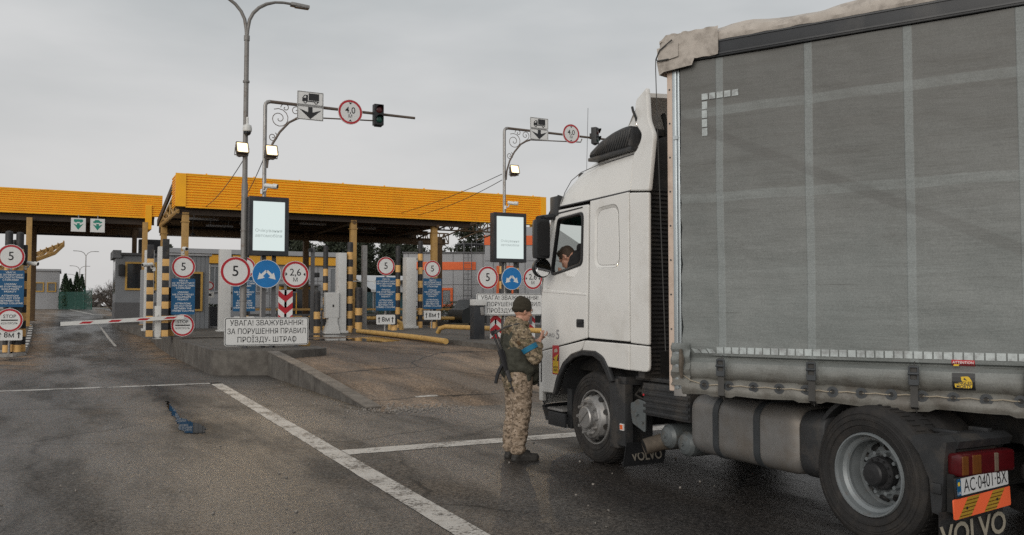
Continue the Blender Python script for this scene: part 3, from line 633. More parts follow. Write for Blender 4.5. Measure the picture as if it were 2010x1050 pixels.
for y, z, h in ((37.35, 5.55, .26), (39.3, 5.95, .22), (41.2, 5.75, .24), (42.8, 5.55, .2), (44.2, 5.22, .34)):
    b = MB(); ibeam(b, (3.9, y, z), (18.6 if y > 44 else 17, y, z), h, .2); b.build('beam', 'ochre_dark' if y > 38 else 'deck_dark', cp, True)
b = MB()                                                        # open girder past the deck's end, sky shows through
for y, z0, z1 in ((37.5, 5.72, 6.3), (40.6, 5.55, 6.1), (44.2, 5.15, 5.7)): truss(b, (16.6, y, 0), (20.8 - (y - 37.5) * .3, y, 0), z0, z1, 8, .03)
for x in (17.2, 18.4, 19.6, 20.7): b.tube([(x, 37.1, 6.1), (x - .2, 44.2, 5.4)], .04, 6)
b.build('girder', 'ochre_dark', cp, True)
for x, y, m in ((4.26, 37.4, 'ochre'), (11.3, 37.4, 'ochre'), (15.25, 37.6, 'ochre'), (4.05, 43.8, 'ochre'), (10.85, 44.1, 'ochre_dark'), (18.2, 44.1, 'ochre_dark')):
    b = MB(); z = RT(y) if x > 8 else ztop(y); b.box((x, y, (z + 5.5) / 2), (.26, .26, 5.5 - z), bev=.01); b.box((x, y, z + .02), (.42, .42, .04)); b.b2((x - .16, y - .16, 5.1), (x + .16, y + .16, 5.14)); b.build('column', m, cp, True)
for x, y in ((5.2, 39), (7.5, 40.3), (9.9, 39), (6.3, 42), (12.6, 40)):
    b = MB(); b.box((x, y, 5.42), (1.2, .16, .09), bev=.02); b.cyl((x - .4, y, 5.45), (x - .4, y, 5.9), .015); b.cyl((x + .4, y, 5.45), (x + .4, y, 5.9), .015); b.build('light_fitting', 'panel_grey', cp, True)
c2 = thing('canopy', 'lower yellow canopy across the car lane, left of the taller canopy', 'canopy', (0, 50, 0))
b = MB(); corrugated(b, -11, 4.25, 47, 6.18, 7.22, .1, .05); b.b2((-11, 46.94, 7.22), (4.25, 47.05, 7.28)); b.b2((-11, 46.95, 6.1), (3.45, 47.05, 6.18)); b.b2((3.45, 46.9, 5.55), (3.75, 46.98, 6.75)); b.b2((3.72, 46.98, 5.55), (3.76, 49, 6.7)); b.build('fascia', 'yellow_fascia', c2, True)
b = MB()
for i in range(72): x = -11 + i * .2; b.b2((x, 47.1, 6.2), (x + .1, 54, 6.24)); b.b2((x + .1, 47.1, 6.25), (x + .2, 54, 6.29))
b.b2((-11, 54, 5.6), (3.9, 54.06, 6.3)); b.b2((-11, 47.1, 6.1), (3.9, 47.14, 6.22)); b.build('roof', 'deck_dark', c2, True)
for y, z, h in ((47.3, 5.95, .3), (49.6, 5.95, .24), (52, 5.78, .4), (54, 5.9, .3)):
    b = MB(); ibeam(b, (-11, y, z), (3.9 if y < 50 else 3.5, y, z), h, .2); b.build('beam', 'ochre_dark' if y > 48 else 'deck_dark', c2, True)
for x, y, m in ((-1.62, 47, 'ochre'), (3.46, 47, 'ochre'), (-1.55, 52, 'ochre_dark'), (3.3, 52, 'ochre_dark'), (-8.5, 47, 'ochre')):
    b = MB(); z = (ztop(y) if x > 0 else LT(y)); b.box((x, y, (z + 5.9) / 2), (.24, .24, 5.9 - z), bev=.01); b.box((x, y, z + .02), (.4, .4, .04)); b.build('column', m, c2, True)
    if (x, y) == (3.46, 47): g = MB(); g.b2((x - .16, y - .16, z), (x + .16, y + .16, 3.5)); g.build('guard_casing', 'panel_grey', c2, True)
b = MB(); b.cyl((2.35, 49, 5.7), (2.35, 49, 5.35), .01); b.lathe([(.02, .1), (.16, 0), (.17, -.02)], Matrix.Translation((2.35, 49, 5.27)), 14); o = b.build('hanging_lamp', 'black_plastic'); tag(o, 'small dark lamp hanging on a cord under the lower canopy', 'lamp')
b = MB(); b.cyl((5.0, 41, 5.6), (5.0, 41, 4.95), .01); b.lathe([(.02, .1), (.14, 0), (.15, -.02)], Matrix.Translation((5.0, 41, 4.88)), 14); tag(b.build('hanging_lamp', 'black_plastic'), 'small dark lamp hanging beside the front column of the taller canopy', 'lamp')

# ------------------------------------------------------------------ booths and buildings
bo = thing('control_booth', 'grey control booth with dark yellow-framed window beside the car lane', 'booth', (3.8, 50.5, ztop(50)))
Zb = ztop(50) - .02
b = MB(); b.b2((2.3, 50, Zb + 1.1), (5.6, 53, Zb + 3.6)); b.b2((2.15, 49.85, Zb + 3.45), (2.55, 53, Zb + 3.85)); b.build('wall', 'booth_grey', bo, True)
b = MB(); b.b2((2.28, 49.98, Zb), (5.62, 53.02, Zb + 1.1)); b.build('plinth', 'panel_dark', bo, True)
b = MB(); b.b2((2.5, 49.8, Zb + 3.6), (5.8, 53.2, Zb + 3.72)); b.build('roof', 'panel_dark', bo, True)
def window(b_parent, x0, x1, y, z0, z1, fm, gm='window_dark', fw=.1, pane=True, mull=0):
    w_ = MB(); w_.panel([[(x0, z0), (x1, z0), (x1, z1), (x0, z1)], [(x0 + fw, z0 + fw), (x0 + fw, z1 - fw), (x1 - fw, z1 - fw), (x1 - fw, z0 + fw)]], fr((0, y - .03, 0)), .08, .008)
    if mull: w_.b2(((x0 + x1) / 2 - .03, y - .06, z0), ((x0 + x1) / 2 + .03, y, z1))
    f = w_.build('window', fm, b_parent, True)
    g = MB(); g.b2((x0 + fw * .6, y - .02, z0 + fw * .6), (x1 - fw * .6, y - .008, z1 - fw * .6)); q = g.build('pane', gm, None)
    q.data.transform(wm(b_parent).inverted()); q.parent = f
window(bo, 2.75, 4.3, 50, Zb + 1.75, Zb + 3.25, 'frame_yellow'); window(bo, 4.45, 5.5, 50, Zb + 1.75, Zb + 3.25, 'frame_yellow')
b = MB(); b.b2((2.29, 50.4, Zb + 1.6), (2.305, 52.6, Zb + 3.3)); b.build('side_window', 'window_dark', bo, True)
b = MB(); b.box((2.56, 49.85, Zb + 2.8), (.28, .22, .6), bev=.04); tag(b.build('cabinet_speaker', 'black_plastic'), 'black box mounted at the front corner of the control booth', 'speaker box')
b = MB(); b.box((4.05, 51, Zb + 4.1), (1.2, .6, .85), bev=.03); b.cyl((4.05, 50.69, Zb + 4.1), (4.05, 50.66, Zb + 4.1), .33, n=20)
tag(b.build('air_conditioner', 'black_plastic'), 'black air conditioner unit on the control booth roof', 'air conditioner')
b2 = thing('control_booth', 'plain grey booth with a tall narrow yellow-framed window, behind the speed sign', 'booth', (4.8, 40.5, ztop(40)))
Zb = ztop(40) - .02
b = MB()
for i in range(9): x = 3.98 + i * .18; b.b2((x, 40, Zb), (x + .165, 42.4, Zb + 3.2))
b.b2((3.99, 40.02, Zb + .02), (5.58, 42.38, Zb + 3.19)); b.build('wall', 'booth_grey', b2, True)
b = MB(); b.b2((3.9, 39.9, Zb + 3.2), (5.68, 42.5, Zb + 3.28)); b.build('roof', 'panel_grey', b2, True)
window(b2, 4.7, 5.32, 40, Zb + .78, Zb + 2.5, 'frame_yellow', fw=.09)
# long grey building with a yellow band
gb = thing('office_building', 'long low grey panelled building with a yellow band under its roof', 'building', (11, 60, .9))
b = MB(); b.b2((5.6, 58.4, .5), (16.8, 70, 5.06))
b.build('wall', 'panel_grey', gb, True)
b = MB()
for i in range(7): x = 5.6 + 1.6 * i; b.b2((x - .012, 58.384, .6), (x + .012, 58.4, 4.45))
for z in (1.6, 2.5, 3.4): b.b2((5.6, 58.386, z - .012), (16.8, 58.4, z + .012))
b.build('panel_joint', 'panel_dark', gb, True)
b = MB(); b.b2((5.5, 58.2, 4.46), (16.9, 58.4, 5.0)); b.b2((16.8, 58.4, 4.46), (16.9, 70, 5.0)); b.build('yellow_band', 'bld_yellow', gb, True)
b = MB(); b.b2((5.4, 58.1, 5.06), (17, 70.1, 5.36)); b.build('roof', 'panel_grey', gb, True)
b = MB(); b.b2((7.6, 57.0, .8), (9.2, 58.37, 1.0)); b.b2((12.6, 57.6, 3.05), (15.2, 58.39, 3.15)); b.build('ledge', 'panel_dark', gb, True)
for x in (6.6, 8.1, 11.1, 13.0, 16.0): window(gb, x, x + .8, 58.4, 2.6, 4.3, 'panel_grey', 'window_pale', .08, mull=1)
window(gb, 12.6, 14.9, 58.4, 1.0, 3.0, 'bld_yellow', 'window_dark', .15, mull=1)
# far shed on the left
sh = thing('shed', 'plain pale grey shed far beyond the barrier, with two small windows', 'shed', (-3, 101, 1.4))
b = MB(); b.b2((-8, 100, 1.3), (-.65, 108, 5.3)); b.build('wall', 'panel_grey', sh, True)
b = MB(); b.b2((-8.1, 99.85, 5.3), (-.5, 108.1, 5.5)); b.build('roof', 'panel_grey', sh, True)
for x in (-2.85, -1.75): window(sh, x, x + .85, 100, 3.15, 4.15, 'frame_yellow', 'window_pale', .12)
lf = thing('lattice_canopy', 'tilted yellow lattice canopy rising above the far grey shed', 'canopy', (-3, 98, 1.4))
b = MB()
for k in range(4):
    y = 92 + k * 1.6
    A = V((-6.5, y, 4.9)); B = V((-.25, y, 7.75)); n = 8
    for i in range(n):
        p = A + (B - A) * i / n; q = A + (B - A) * (i + 1) / n; b.tube([p, q], .06, 5); b.tube([p - V((0, 0, .55)), q - V((0, 0, .55 if i < n - 1 else .05))], .05, 5); b.tube([p - V((0, 0, .55)), q], .04, 5)
for i in range(14): p = V((-6.5 + 6.2 * i / 13, 91.7, 5.0 + 2.83 * i / 13)); b.tube([p, p + V((0, 5.6, 0))], .07, 5)
b.build('lattice', 'ochre', lf, True)
b = MB(); b.tube([(-5, 93, 1.3), (-5, 93, 5.5)], .15, 8); b.build('post', 'ochre', lf, True)
# grey building with orange bands: lower wing and taller block, turned towards the camera
def rot_thing(name, lab, cat, loc, ang): return thing(name, lab, cat, loc, R(ang))
oa = rot_thing('service_building', 'low grey panelled wing with an orange band and a small orange-framed window', 'building', (19.0, 52, .9), -27.2)
b = MB(); b.b2((0, 0, -.6), (7.5, 12, 4.15)); b.build('wall', 'panel_grey', oa)
b = MB()
for i in range(8): b.b2((i * .95 + .3, -.016, -.3), (i * .95 + .325, 0, 4.15))
for z in (1.1, 2.15): b.b2((0, -.014, z), (5.0, 0, z + .025))
b.build('panel_joint', 'panel_dark', oa)
b = MB(); b.b2((0, -.05, 3.1), (4.6, 0, 3.6)); b.build('orange_band', 'bld_orange', oa)
b = MB(); b.b2((-.06, -.08, 4.15), (7.56, 12.1, 4.24)); b.build('roof_edge', 'panel_dark', oa)
f = MB(); f.panel([[(2.35, .75), (3.15, .75), (3.15, 1.95), (2.35, 1.95)], [(2.52, .9), (2.52, 1.8), (3.0, 1.8), (3.0, .9)]], fr((0, -.04, 0)), .1, .01); fo = f.build('window', 'bld_orange', oa); g = MB(); g.b2((2.5, -.02, .88), (3.02, -.008, 1.82)); g.build('pane', 'window_pale', fo)
b = MB()
for x in (3.85, 4.35): b.tube([(x, -.35, -.3), (x, -.35, 4.4), (x, -.1, 4.9)], .025, 6)
for k in range(13): b.tube([(3.85, -.35, .1 + k * .34), (4.35, -.35, .1 + k * .34)], .016, 5)
for x in (4.62, 5.1): b.tube([(x, .5, 4.2), (x, .5, 6.2)], .025, 6)
for k in range(6): b.tube([(4.62, .5, 4.4 + k * .32), (5.1, .5, 4.4 + k * .32)], .016, 5)
o = b.build('ladder', 'panel_dark'); o.location = oa.location; o.rotation_euler = oa.rotation_euler; tag(o, 'dark steel ladder running up the wall of the low grey wing', 'ladder')
ob = rot_thing('service_building', 'taller grey block with an orange band, behind the right-hand lit screen', 'building', (22.28, 46.85, .7), -27.2)
b = MB(); b.b2((0, 0, -.5), (4.2, 10, 5.75)); b.add([(4.2, 0, -.5), (6.2, 0, -.5), (6.2, 0, 4.4), (4.2, 0, 5.75), (4.2, 10, -.5), (6.2, 10, -.5), (6.2, 10, 4.4), (4.2, 10, 5.75)], [(0, 1, 2, 3), (3, 2, 6, 7), (1, 5, 6, 2)]); b.build('wall', 'panel_grey', ob)
b = MB()
for i in range(4): b.b2((i * .95 + .5, -.016, -.3), (i * .95 + .525, 0, 5.7))
for z in (1.4, 2.6, 3.7): b.b2((0, -.014, z), (6.0, 0, z + .025))
b.build('panel_joint', 'panel_dark', ob)
b = MB(); b.b2((-.03, -.05, 4.66), (4.22, 0, 5.22)); b.build('orange_band', 'bld_orange', ob)
b = MB(); b.panel([[(.7, .2), (1.75, .2), (1.75, 3.4), (.7, 3.4)], [(.85, .35), (.85, 3.25), (1.6, 3.25), (1.6, .35)]], fr((0, -.04, 0)), .1, .01); dd = b.build('door_frame', 'bld_orange', ob); g = MB(); g.b2((.83, -.02, .3), (1.62, -.008, 3.3)); g.build('door_glass', 'window_dark', dd)
b = MB(); b.b2((22.4, 50.2, 5.65), (24.2, 51.6, 5.72)); 
for x, y in ((22.5, 50.3), (24.1, 50.3), (22.5, 51.5), (24.1, 51.5)): b.cyl((x, y, 5.0), (x, y, 5.66), .03)
tag(b.build('roof_shelter', 'panel_dark'), 'small flat dark shelter standing on the low grey roof', 'shelter')
# white-roofed pavilion behind the lanes
pv = thing('pavilion', 'small pavilion with a white sheet roof and teal wall, behind the striped posts', 'pavilion', (24, 62, .9))
b = MB(); b.add([(19.5, 60, 2.9), (26.5, 60, 2.9), (26.5, 65, 4.1), (19.5, 65, 4.1), (19.5, 60, 2.72), (26.5, 60, 2.72)], [(0, 1, 2, 3), (4, 5, 1, 0)]); b.add([(21.8, 58.5, 3.6), (25.2, 59.6, 4.6), (25.2, 64, 4.6), (21.8, 64, 3.6)], [(0, 1, 2, 3)]); b.build('roof', 'roof_sheet', pv, True)
b = MB(); b.b2((20, 61, .7), (22.5, 64, 2.75)); b.build('wall', 'teal_wall', pv, True)
b = MB()
for x in (19.8, 23, 26.2): b.b2((x - .08, 60.2, .7), (x + .08, 60.36, 2.8))
b.build('post', 'panel_grey', pv, True)

# ------------------------------------------------------------------ trees and shrubs
rg = random.Random(5)
def leaf(b, c, s, mi=0):
    a = V((rg.gauss(0, 1), rg.gauss(0, 1), rg.gauss(0, 1))).normalized(); u = a.orthogonal().normalized() * s; v_ = a.cross(u).normalized() * s * rg.uniform(.4, .8)
    b.add([c - u, c - v_ * .6, c + u, c + v_ * .6], [(0, 1, 2, 3)], mi)
def pine(h, seed, spread=2.4, base=.22):
    rg.seed(seed); t = MB(); t.tube([(0, 0, -.3), (.08, .03, h * .5), (.02, 0, h * .97)], [.17, .11, .03], 8)
    c = MB(); n = 21
    for i in range(n):
        f = base + (1 - base) * (i + rg.random() * .7) / n; z = h * f; ln = spread * (1.08 - f) ** .6 * rg.uniform(.6, 1.15)
        for k in range(rg.randint(3, 5)):
            a = rg.uniform(0, 2 * pi); d = V((cos(a), sin(a), rg.uniform(.05, .45))); p0 = V((0, 0, z)); p1 = p0 + d * ln
            t.tube([p0, p1], [.035, .012], 4)
            for _ in range(int(20 + 44 * ln / spread)):
                q = p0 + d * ln * rg.uniform(.35, 1.05) + V((rg.gauss(0, .2), rg.gauss(0, .2), rg.gauss(0, .13))); leaf(c, q, rg.uniform(.12, .26))
    return t, c
def tree(name, lab, cat, mk, lm, loc, group=None, sc_=1):
    r = thing(name, lab, cat, loc, 0, group); t, c = mk; t.build('trunk', 'bark', r); c.build('crown', lm, r, smooth=0); r.scale = (sc_,) * 3; return r
protos = [tree('pine_tree', 'dark pine in the wood behind the canopy', 'tree', pine(7.2, s, 2.0), 'leaf_pine', (23 + s, 84, 1.3), 'pines behind the lanes') for s in (1, 2, 3)]
spots = [(20.8, 86, 1.0), (22.3, 90, .95), (24.2, 87, 1.02), (25.6, 91, 1.08), (27.2, 86, .95), (28.4, 90, 1.12), (29.6, 85, 1.0), (30.8, 89, .9), (31.9, 85, .97), (33.2, 88, .93), (34.4, 84, .9), (35.8, 87, .9), (22.9, 96, 1.1), (26.5, 97, 1.15), (30.2, 96, 1.1), (33.8, 95, 1.08), (21.6, 82, .85), (24.9, 81.5, .9), (28.0, 81, .88), (31.2, 80.5, .85), (20.3, 92, 1.05), (27.7, 94, 1.15), (32.0, 92, 1.1)]
for i, (x, y, s) in enumerate(spots):
    o = protos[i] if i < 3 else dup(protos[i % 3], (x, y, 1.2)); o.location = (x, y, 1.2); o.rotation_euler = (0, 0, i * 1.3); o.scale = (s * (1.15 if i > 11 else 1.0),) * 2 + (s,)
o = tree('pine_tree', 'tall spreading pine rising above the low grey wing beside the tower block', 'tree', pine(9.6, 9, 3.0, .5), 'leaf_pine', (35.8, 78.5, 1.2))
o = tree('pine_tree', 'pine top showing over the roof of the booth with a narrow window', 'tree', pine(5.6, 12, 1.5, .4), 'leaf_pine', (7.3, 78, 1.1))
def thuja(h, seed):
    rg.seed(seed); t = MB(); t.tube([(0, 0, -.2), (0, 0, h * .8)], [.1, .03], 6); c = MB()
    for i in range(1500):
        f = rg.random() ** .8; z = h * (.04 + .96 * f); r = .62 * (1 - f ** 1.6) ** .7 * sqrt(rg.uniform(.35, 1.1)); a = rg.uniform(0, 2 * pi); leaf(c, V((r * cos(a), r * sin(a), z)), rg.uniform(.08, .17))
    return t, c
pt = tree('thuja', 'dark columnar evergreen in the short row beside the far shed', 'tree', thuja(3.6, 4), 'leaf_thuja', (-.1, 99, 1.4), 'columnar evergreens by the shed')
for i, (x, y, s) in enumerate([(.35, 98.4, .86), (.95, 98.6, 1.05), (1.4, 98.2, .98), (.1, 98, .8)]):
    q = dup(pt, (x, y, 1.4), i * 2.1); q.scale = (.8, .8, s)
def bare(h, seed, n0=15):
    rg.seed(seed); t = MB(); c = MB()
    def grow(p, d, ln, r, dep):
        q = p + d * ln; (t if dep < 2 else c).tube([p, p + d * ln * .5 + V((rg.gauss(0, .04), rg.gauss(0, .04), 0)) * ln, q], [r, r * .8, r * .6], 4, caps=False)
        if dep >= 5: return
        for _ in range(3 if dep < 4 else 2):
            nd = (d + V((rg.gauss(0, .5), rg.gauss(0, .5), rg.gauss(.1, .35)))).normalized(); grow(p + d * ln * rg.uniform(.55, 1), nd, ln * rg.uniform(.55, .85), r * .6, dep + 1)
    for k in range(n0): a = rg.uniform(0, 6.28); grow(V((rg.gauss(0, .2), rg.gauss(0, .2), 0)), V((cos(a) * .95, sin(a) * .95, 1)).normalized(), h * .3, .06, 0)
    return t, c
for x, y, h, sd, lb in ((4.0, 88, 3.7, 21, 'bare grey-brown bush at the roadside, larger of the two'), (6.2, 97, 4.6, 22, 'bare twiggy tree behind the roadside bush, left of the booth')):
    tree('bare_bush', lb, 'bush', bare(h, sd), 'twig', (x, y, 1.35))
b = MB(); rg.seed(31)                                          # low dark wood on the far horizon
for i in range(14000):
    x = rg.uniform(-260, 520); y = 420 + rg.gauss(0, 12); h = 3.2 + 2.2 * noise.noise(V((x * .05, 0, 3))) + 1.2 * noise.noise(V((x * .3, 0, 8))); leaf(b, V((x, y, 1.4 + max(.6, h + 1.5) * rg.random() ** 1.3)), rg.uniform(.9, 1.9))
o = b.build('distant_wood', 'twig', smooth=0); o['kind'] = 'stuff'; o['label'] = 'low hazy brown wood along the far horizon'; o['category'] = 'wood'
def bush(name, lab, loc, rx, ry, rz, n, ls, lm='leaf_hedge'):
    c = MB(); rg.seed(int(loc[0] * 37 + loc[1]))
    for i in range(n):
        a = V((rg.gauss(0, 1), rg.gauss(0, 1), rg.gauss(0, 1))).normalized() * rg.uniform(.45, 1) ** .5; a.z = abs(a.z)
        p = V((a.x * rx, a.y * ry, a.z * rz)); p *= 1 + .25 * noise.noise(p * 1.6 + V(loc)); leaf(c, p, rg.uniform(ls * .6, ls * 1.3))
    r = thing(name, lab, 'shrub', loc); c.build('foliage', lm, r, smooth=0); t = MB()
    for k in range(5): t.tube([(0, 0, -.1), (rg.gauss(0, rx * .3), rg.gauss(0, ry * .3), rz * .7)], .02, 4)
    t.build('stem', 'bark', r); return r
bush('shrub', 'rounded dark green shrub below the orange-framed window', (20.6, 47.9, .65), 1.1, .8, 1.3, 900, .1)
bush('shrub', 'low green shrub beside the dark parked car', (17.6, 46.5, .65), .9, .7, .9, 600, .09)
bush('shrub', 'low hedge clump beneath the white pavilion roof', (19.2, 55.5, .8), 1.2, .6, .75, 500, .09)
bush('shrub', 'small green clump behind the tall white scanner column', (16.3, 50.5, .7), 1.0, .6, .8, 500, .09)
gf = thing('mesh_fence', 'green mesh fence panel beside the far evergreens', 'fence', (2.2, 97, 1.4))
b = MB(); b.add([(1.6, 96.5, 1.4), (2.3, 96.3, 1.4), (2.3, 96.3, 3.3), (1.6, 96.5, 3.3)], [(0, 1, 2, 3)]); b.add([(-.6, 98.1, 1.4), (1.6, 96.5, 1.4), (1.6, 96.5, 3.15), (-.6, 98.1, 3.15)], [(0, 1, 2, 3)])
m = mat('fence_net', (.012, .07, .055), .7); t, bs, N, L = NT(m); trn = N("ShaderNodeBsdfTransparent"); mxs = N("ShaderNodeMixShader"); mxs.inputs[0].default_value = .8; L(trn.outputs[0], mxs.inputs[1]); L(bs.outputs[0], mxs.inputs[2]); L(mxs.outputs[0], t.nodes['Material Output'].inputs[0])
b.build('netting', 'fence_net', gf, True)
for x, y in ((1.6, 96.5), (2.3, 96.3), (-.6, 98.1)): b = MB(); b.cyl((x, y, 1.3), (x, y, 3.5), .04); b.build('post', 'fence_green', gf, True)
wf = thing('wire_fence', 'thin wire fence on slim posts in front of the orange-banded building', 'fence', (18, 47, .65))
b = MB()
for z in (.75, 1.05, 1.35, 1.65, 1.95, 2.25): b.tube([(12, 45.6, z), (26, 42.5, z)], .007, 4)
for i in range(70): x = 12 + i * .2; y = 45.6 - (x - 12) * .2214; b.tube([(x, y, .7), (x, y, 2.25)], .005, 4)
b.build('wire', 'fence_wire', wf, True)
for i in range(6): x = 12 + i * 2.8; b = MB(); b.cyl((x, 45.6 - (x - 12) * .2214, .6), (x, 45.6 - (x - 12) * .2214, 2.45), .03); b.build('post', 'fence_wire', wf, True)

# loose grit and small stones on the asphalt, thickest at the foot of the ramp
b = MB(); rg.seed(77)
for i in range(520):
    if i < 260: x, y = rg.gauss(4.9, .45), rg.gauss(13.35, .28)
    elif i < 330: x, y = rg.uniform(3.2, 4.5), rg.uniform(13.6, 20)
    else: x, y = rg.uniform(-3, 6), rg.uniform(5.5, 18)
    s_ = rg.uniform(.006, .016) * (1.5 if i < 260 else 1); bm = bmesh.new(); bmesh.ops.create_icosphere(bm, subdivisions=1, radius=s_)
    for v in bm.verts: v.co *= rg.uniform(.6, 1.2)
    b.bmesh(bm, 0, Matrix.Translation((x, y, gz(x, y) + s_ * .4)))
o = b.build('gravel', 'stone'); o['kind'] = 'stuff'; o['label'] = 'loose dark grit and small stones scattered over the asphalt'; o['category'] = 'gravel'

# ------------------------------------------------------------------ signs
SM = ['sign_white', 'sign_red', 'sign_black', 'sign_blue', 'traffic_blue', 'galv', 'sign_green']
def tri(b, pts, mi=2, w=.0015): b.sheet(pts, FR, w, mi)
FR = fr((0, 0, 0))
def back(b, r=None, rect=None):                                 # thin metal blank with a rolled edge
    if r: b.poly(circ(r, 48), FR, .02, 0, -.02)
    else: b.poly(rect, FR, .02, 0, -.02)
def round_sign(name, lab, loc, r, face, rz=0, group=None, post=None):
    t = thing(name, lab, 'sign', loc, rz, group); b = MB(); back(b, r)
    if face in ('5', '2.6', '4.0', 'stop', ''):
        b.ring((0, 0), r * .80, r * .965, FR, .0015, 48, 1)
        if face == '5': b.text('5', r * 1.0, FR, (0, 0), .0015, 2, .95, bold=.008)
        if face == '2.6':
            b.text('2,6', r * .74, FR, (0, r * .14), .0015, 2, .95, bold=.006); b.text('М', r * .42, FR, (0, -r * .40), .0015, 2)
            for s_ in (-1, 1): tri(b, [(s_ * r * .74, r * .17), (s_ * r * .74, -r * .13), (s_ * r * .58, r * .02)][::s_])
        if face == '4.0':
            b.text('4,0', r * .74, FR, (0, r * .12), .0015, 2, .95, bold=.006); b.text('М', r * .40, FR, (0, -r * .36), .0015, 2)
            for s_ in (-1, 1): tri(b, [(-r * .15, s_ * r * .76), (r * .15, s_ * r * .76), (0, s_ * r * .60)][::-s_])
        if face == 'stop':
            b.text('STOP', r * .42, FR, (0, r * .32), .0015, 2, .95, bold=.006); b.sheet([(-r * .62, -r * .05), (r * .62, -r * .05), (r * .62, r * .06), (-r * .62, r * .06)], FR, .0015, 2)
            b.text('КОНТРОЛЬ', r * .235, FR, (0, -r * .27), .0015, 2, .95, bold=.006)
    if face == 'arrows':
        b.disc((0, 0), r * .965, FR, .001, 48, 4)
        for s_ in (-1, 1):
            a0 = V((s_ * .06, .17)) * r; d = V((s_ * .707, -.707)); n_ = V((d.y, -d.x)); ln = .72 * r; q = lambda u, v_: tuple(a0 + d * u + n_ * v_)
            pts = [q(-.06 * r, -.09 * r), q(.36 * r, -.09 * r), q(.36 * r, -.26 * r), q(.80 * r, 0), q(.36 * r, .26 * r), q(.36 * r, .09 * r), q(-.06 * r, .09 * r)]
            b.sheet(pts if s_ < 0 else pts[::1], FR, .0022, 0)
    b.build('plate', SM, t); k = MB(); k.b2((-r * .6, .0, -.03), (r * .6, .03, .03)); k.b2((-.04, .02, -r * .5), (.04, .06, r * .5))
    k.shift((0, .024, 0)).build('bracket', 'galv', t)
    if post: p = MB(); p.cyl((0, .09, post - loc[2]), (0, .09, r * .6), .035, n=10); p.build('post', 'galv', t)
    return t
BLUE = ['УВАГА!', 'НЕ ЗУПИНЯТИСЯ', 'МІЖ СМУГАСТИМИ', 'СТІЙКАМИ', '', 'UWAGA!', 'NIE STOP MIĘDZY', 'KOLUMNAMI', 'PASIASTY', '', 'ATTENTION!', 'DO NOT STOP', 'BETWEEN THE', 'STRIPED COLUMNS']
def blue_sign(lab, loc, w_, h, rz=0):
    t = thing('information_sign', lab, 'sign', loc, rz, 'blue three-language information boards'); b = MB()
    b.poly(rrect(-w_ / 2, -h / 2, w_ / 2, h / 2, .03), FR, .02, 3, -.02)
    y = h / 2 - h * .062
    for ln in BLUE:
        if ln: b.text(ln, h * .066, FR, (0, y), .0015, 0, 1, bold=.012, fit=w_ * .93, maxx=1.05)
        y -= h * (.068 if ln else .045)
    b.build('board', SM, t); k = MB(); k.b2((-.03, 0, -h / 2 - .1), (.03, .05, h / 2 + .1)); k.shift((0, .024, 0)).build('bracket', 'galv', t); return t
def eight_sign(lab, loc, w_, h, arrows=2, rz=0):
    t = thing('distance_plate', lab, 'sign', loc, rz, 'eight metre distance plates'); b = MB()
    b.poly(rrect(-w_ / 2, -h / 2, w_ / 2, h / 2, .04), FR, .02, 0, -.02); b.text('8м', h * .72, FR, (0, 0), .0015, 2, 1.0, bold=.012)
    for s_ in (-1, 1):
        x = s_ * w_ * .36; a = h * .32
        b.sheet([(x - .018, -a), (x + .018, -a), (x + .018, a * .3), (x + .062, a * .15), (x, a), (x - .062, a * .15), (x - .018, a * .3)], FR, .0015, 2)
    b.build('plate', SM, t); k = MB(); k.b2((-.03, 0, -h / 2 - .05), (.03, .05, h / 2 + .1)); k.shift((0, .024, 0)).build('bracket', 'galv', t); return t
def chevron(lab, loc, w_, h, down, group):
    t = thing('chevron_board', lab, 'sign', loc, 0, group); b = MB(); b.poly([(-w_ / 2, -h / 2), (w_ / 2, -h / 2), (w_ / 2, h / 2), (-w_ / 2, h / 2)], FR, .025, 0, -.025)
    n = 3; p = h / n; k = .36 * h / 1.0 * (1 if h < 1.2 else .8); k = w_ * .42; s_ = -1 if down else 1
    for i in range(n):
        c = -h / 2 + p * (i + .5); q = p * .25
        for sx_ in (-1, 1):
            e0 = c - s_ * k / 2; m0 = c + s_ * k / 2
            y = [e0 - q, m0 - q, m0 + q, e0 + q]; y = [max(-h / 2, min(h / 2, a)) for a in y]
            pts = [(sx_ * w_ / 2, y[0]), (0, y[1]), (0, y[2]), (sx_ * w_ / 2, y[3])]
            b.sheet(pts if sx_ < 0 else pts[::-1], FR, .0015, 1)
    b.build('board', SM, t); g = MB(); g.b2((-.03, 0, -h / 2 - .25), (.03, .05, h / 2 + .2)); g.build('bracket', 'galv', t); return t
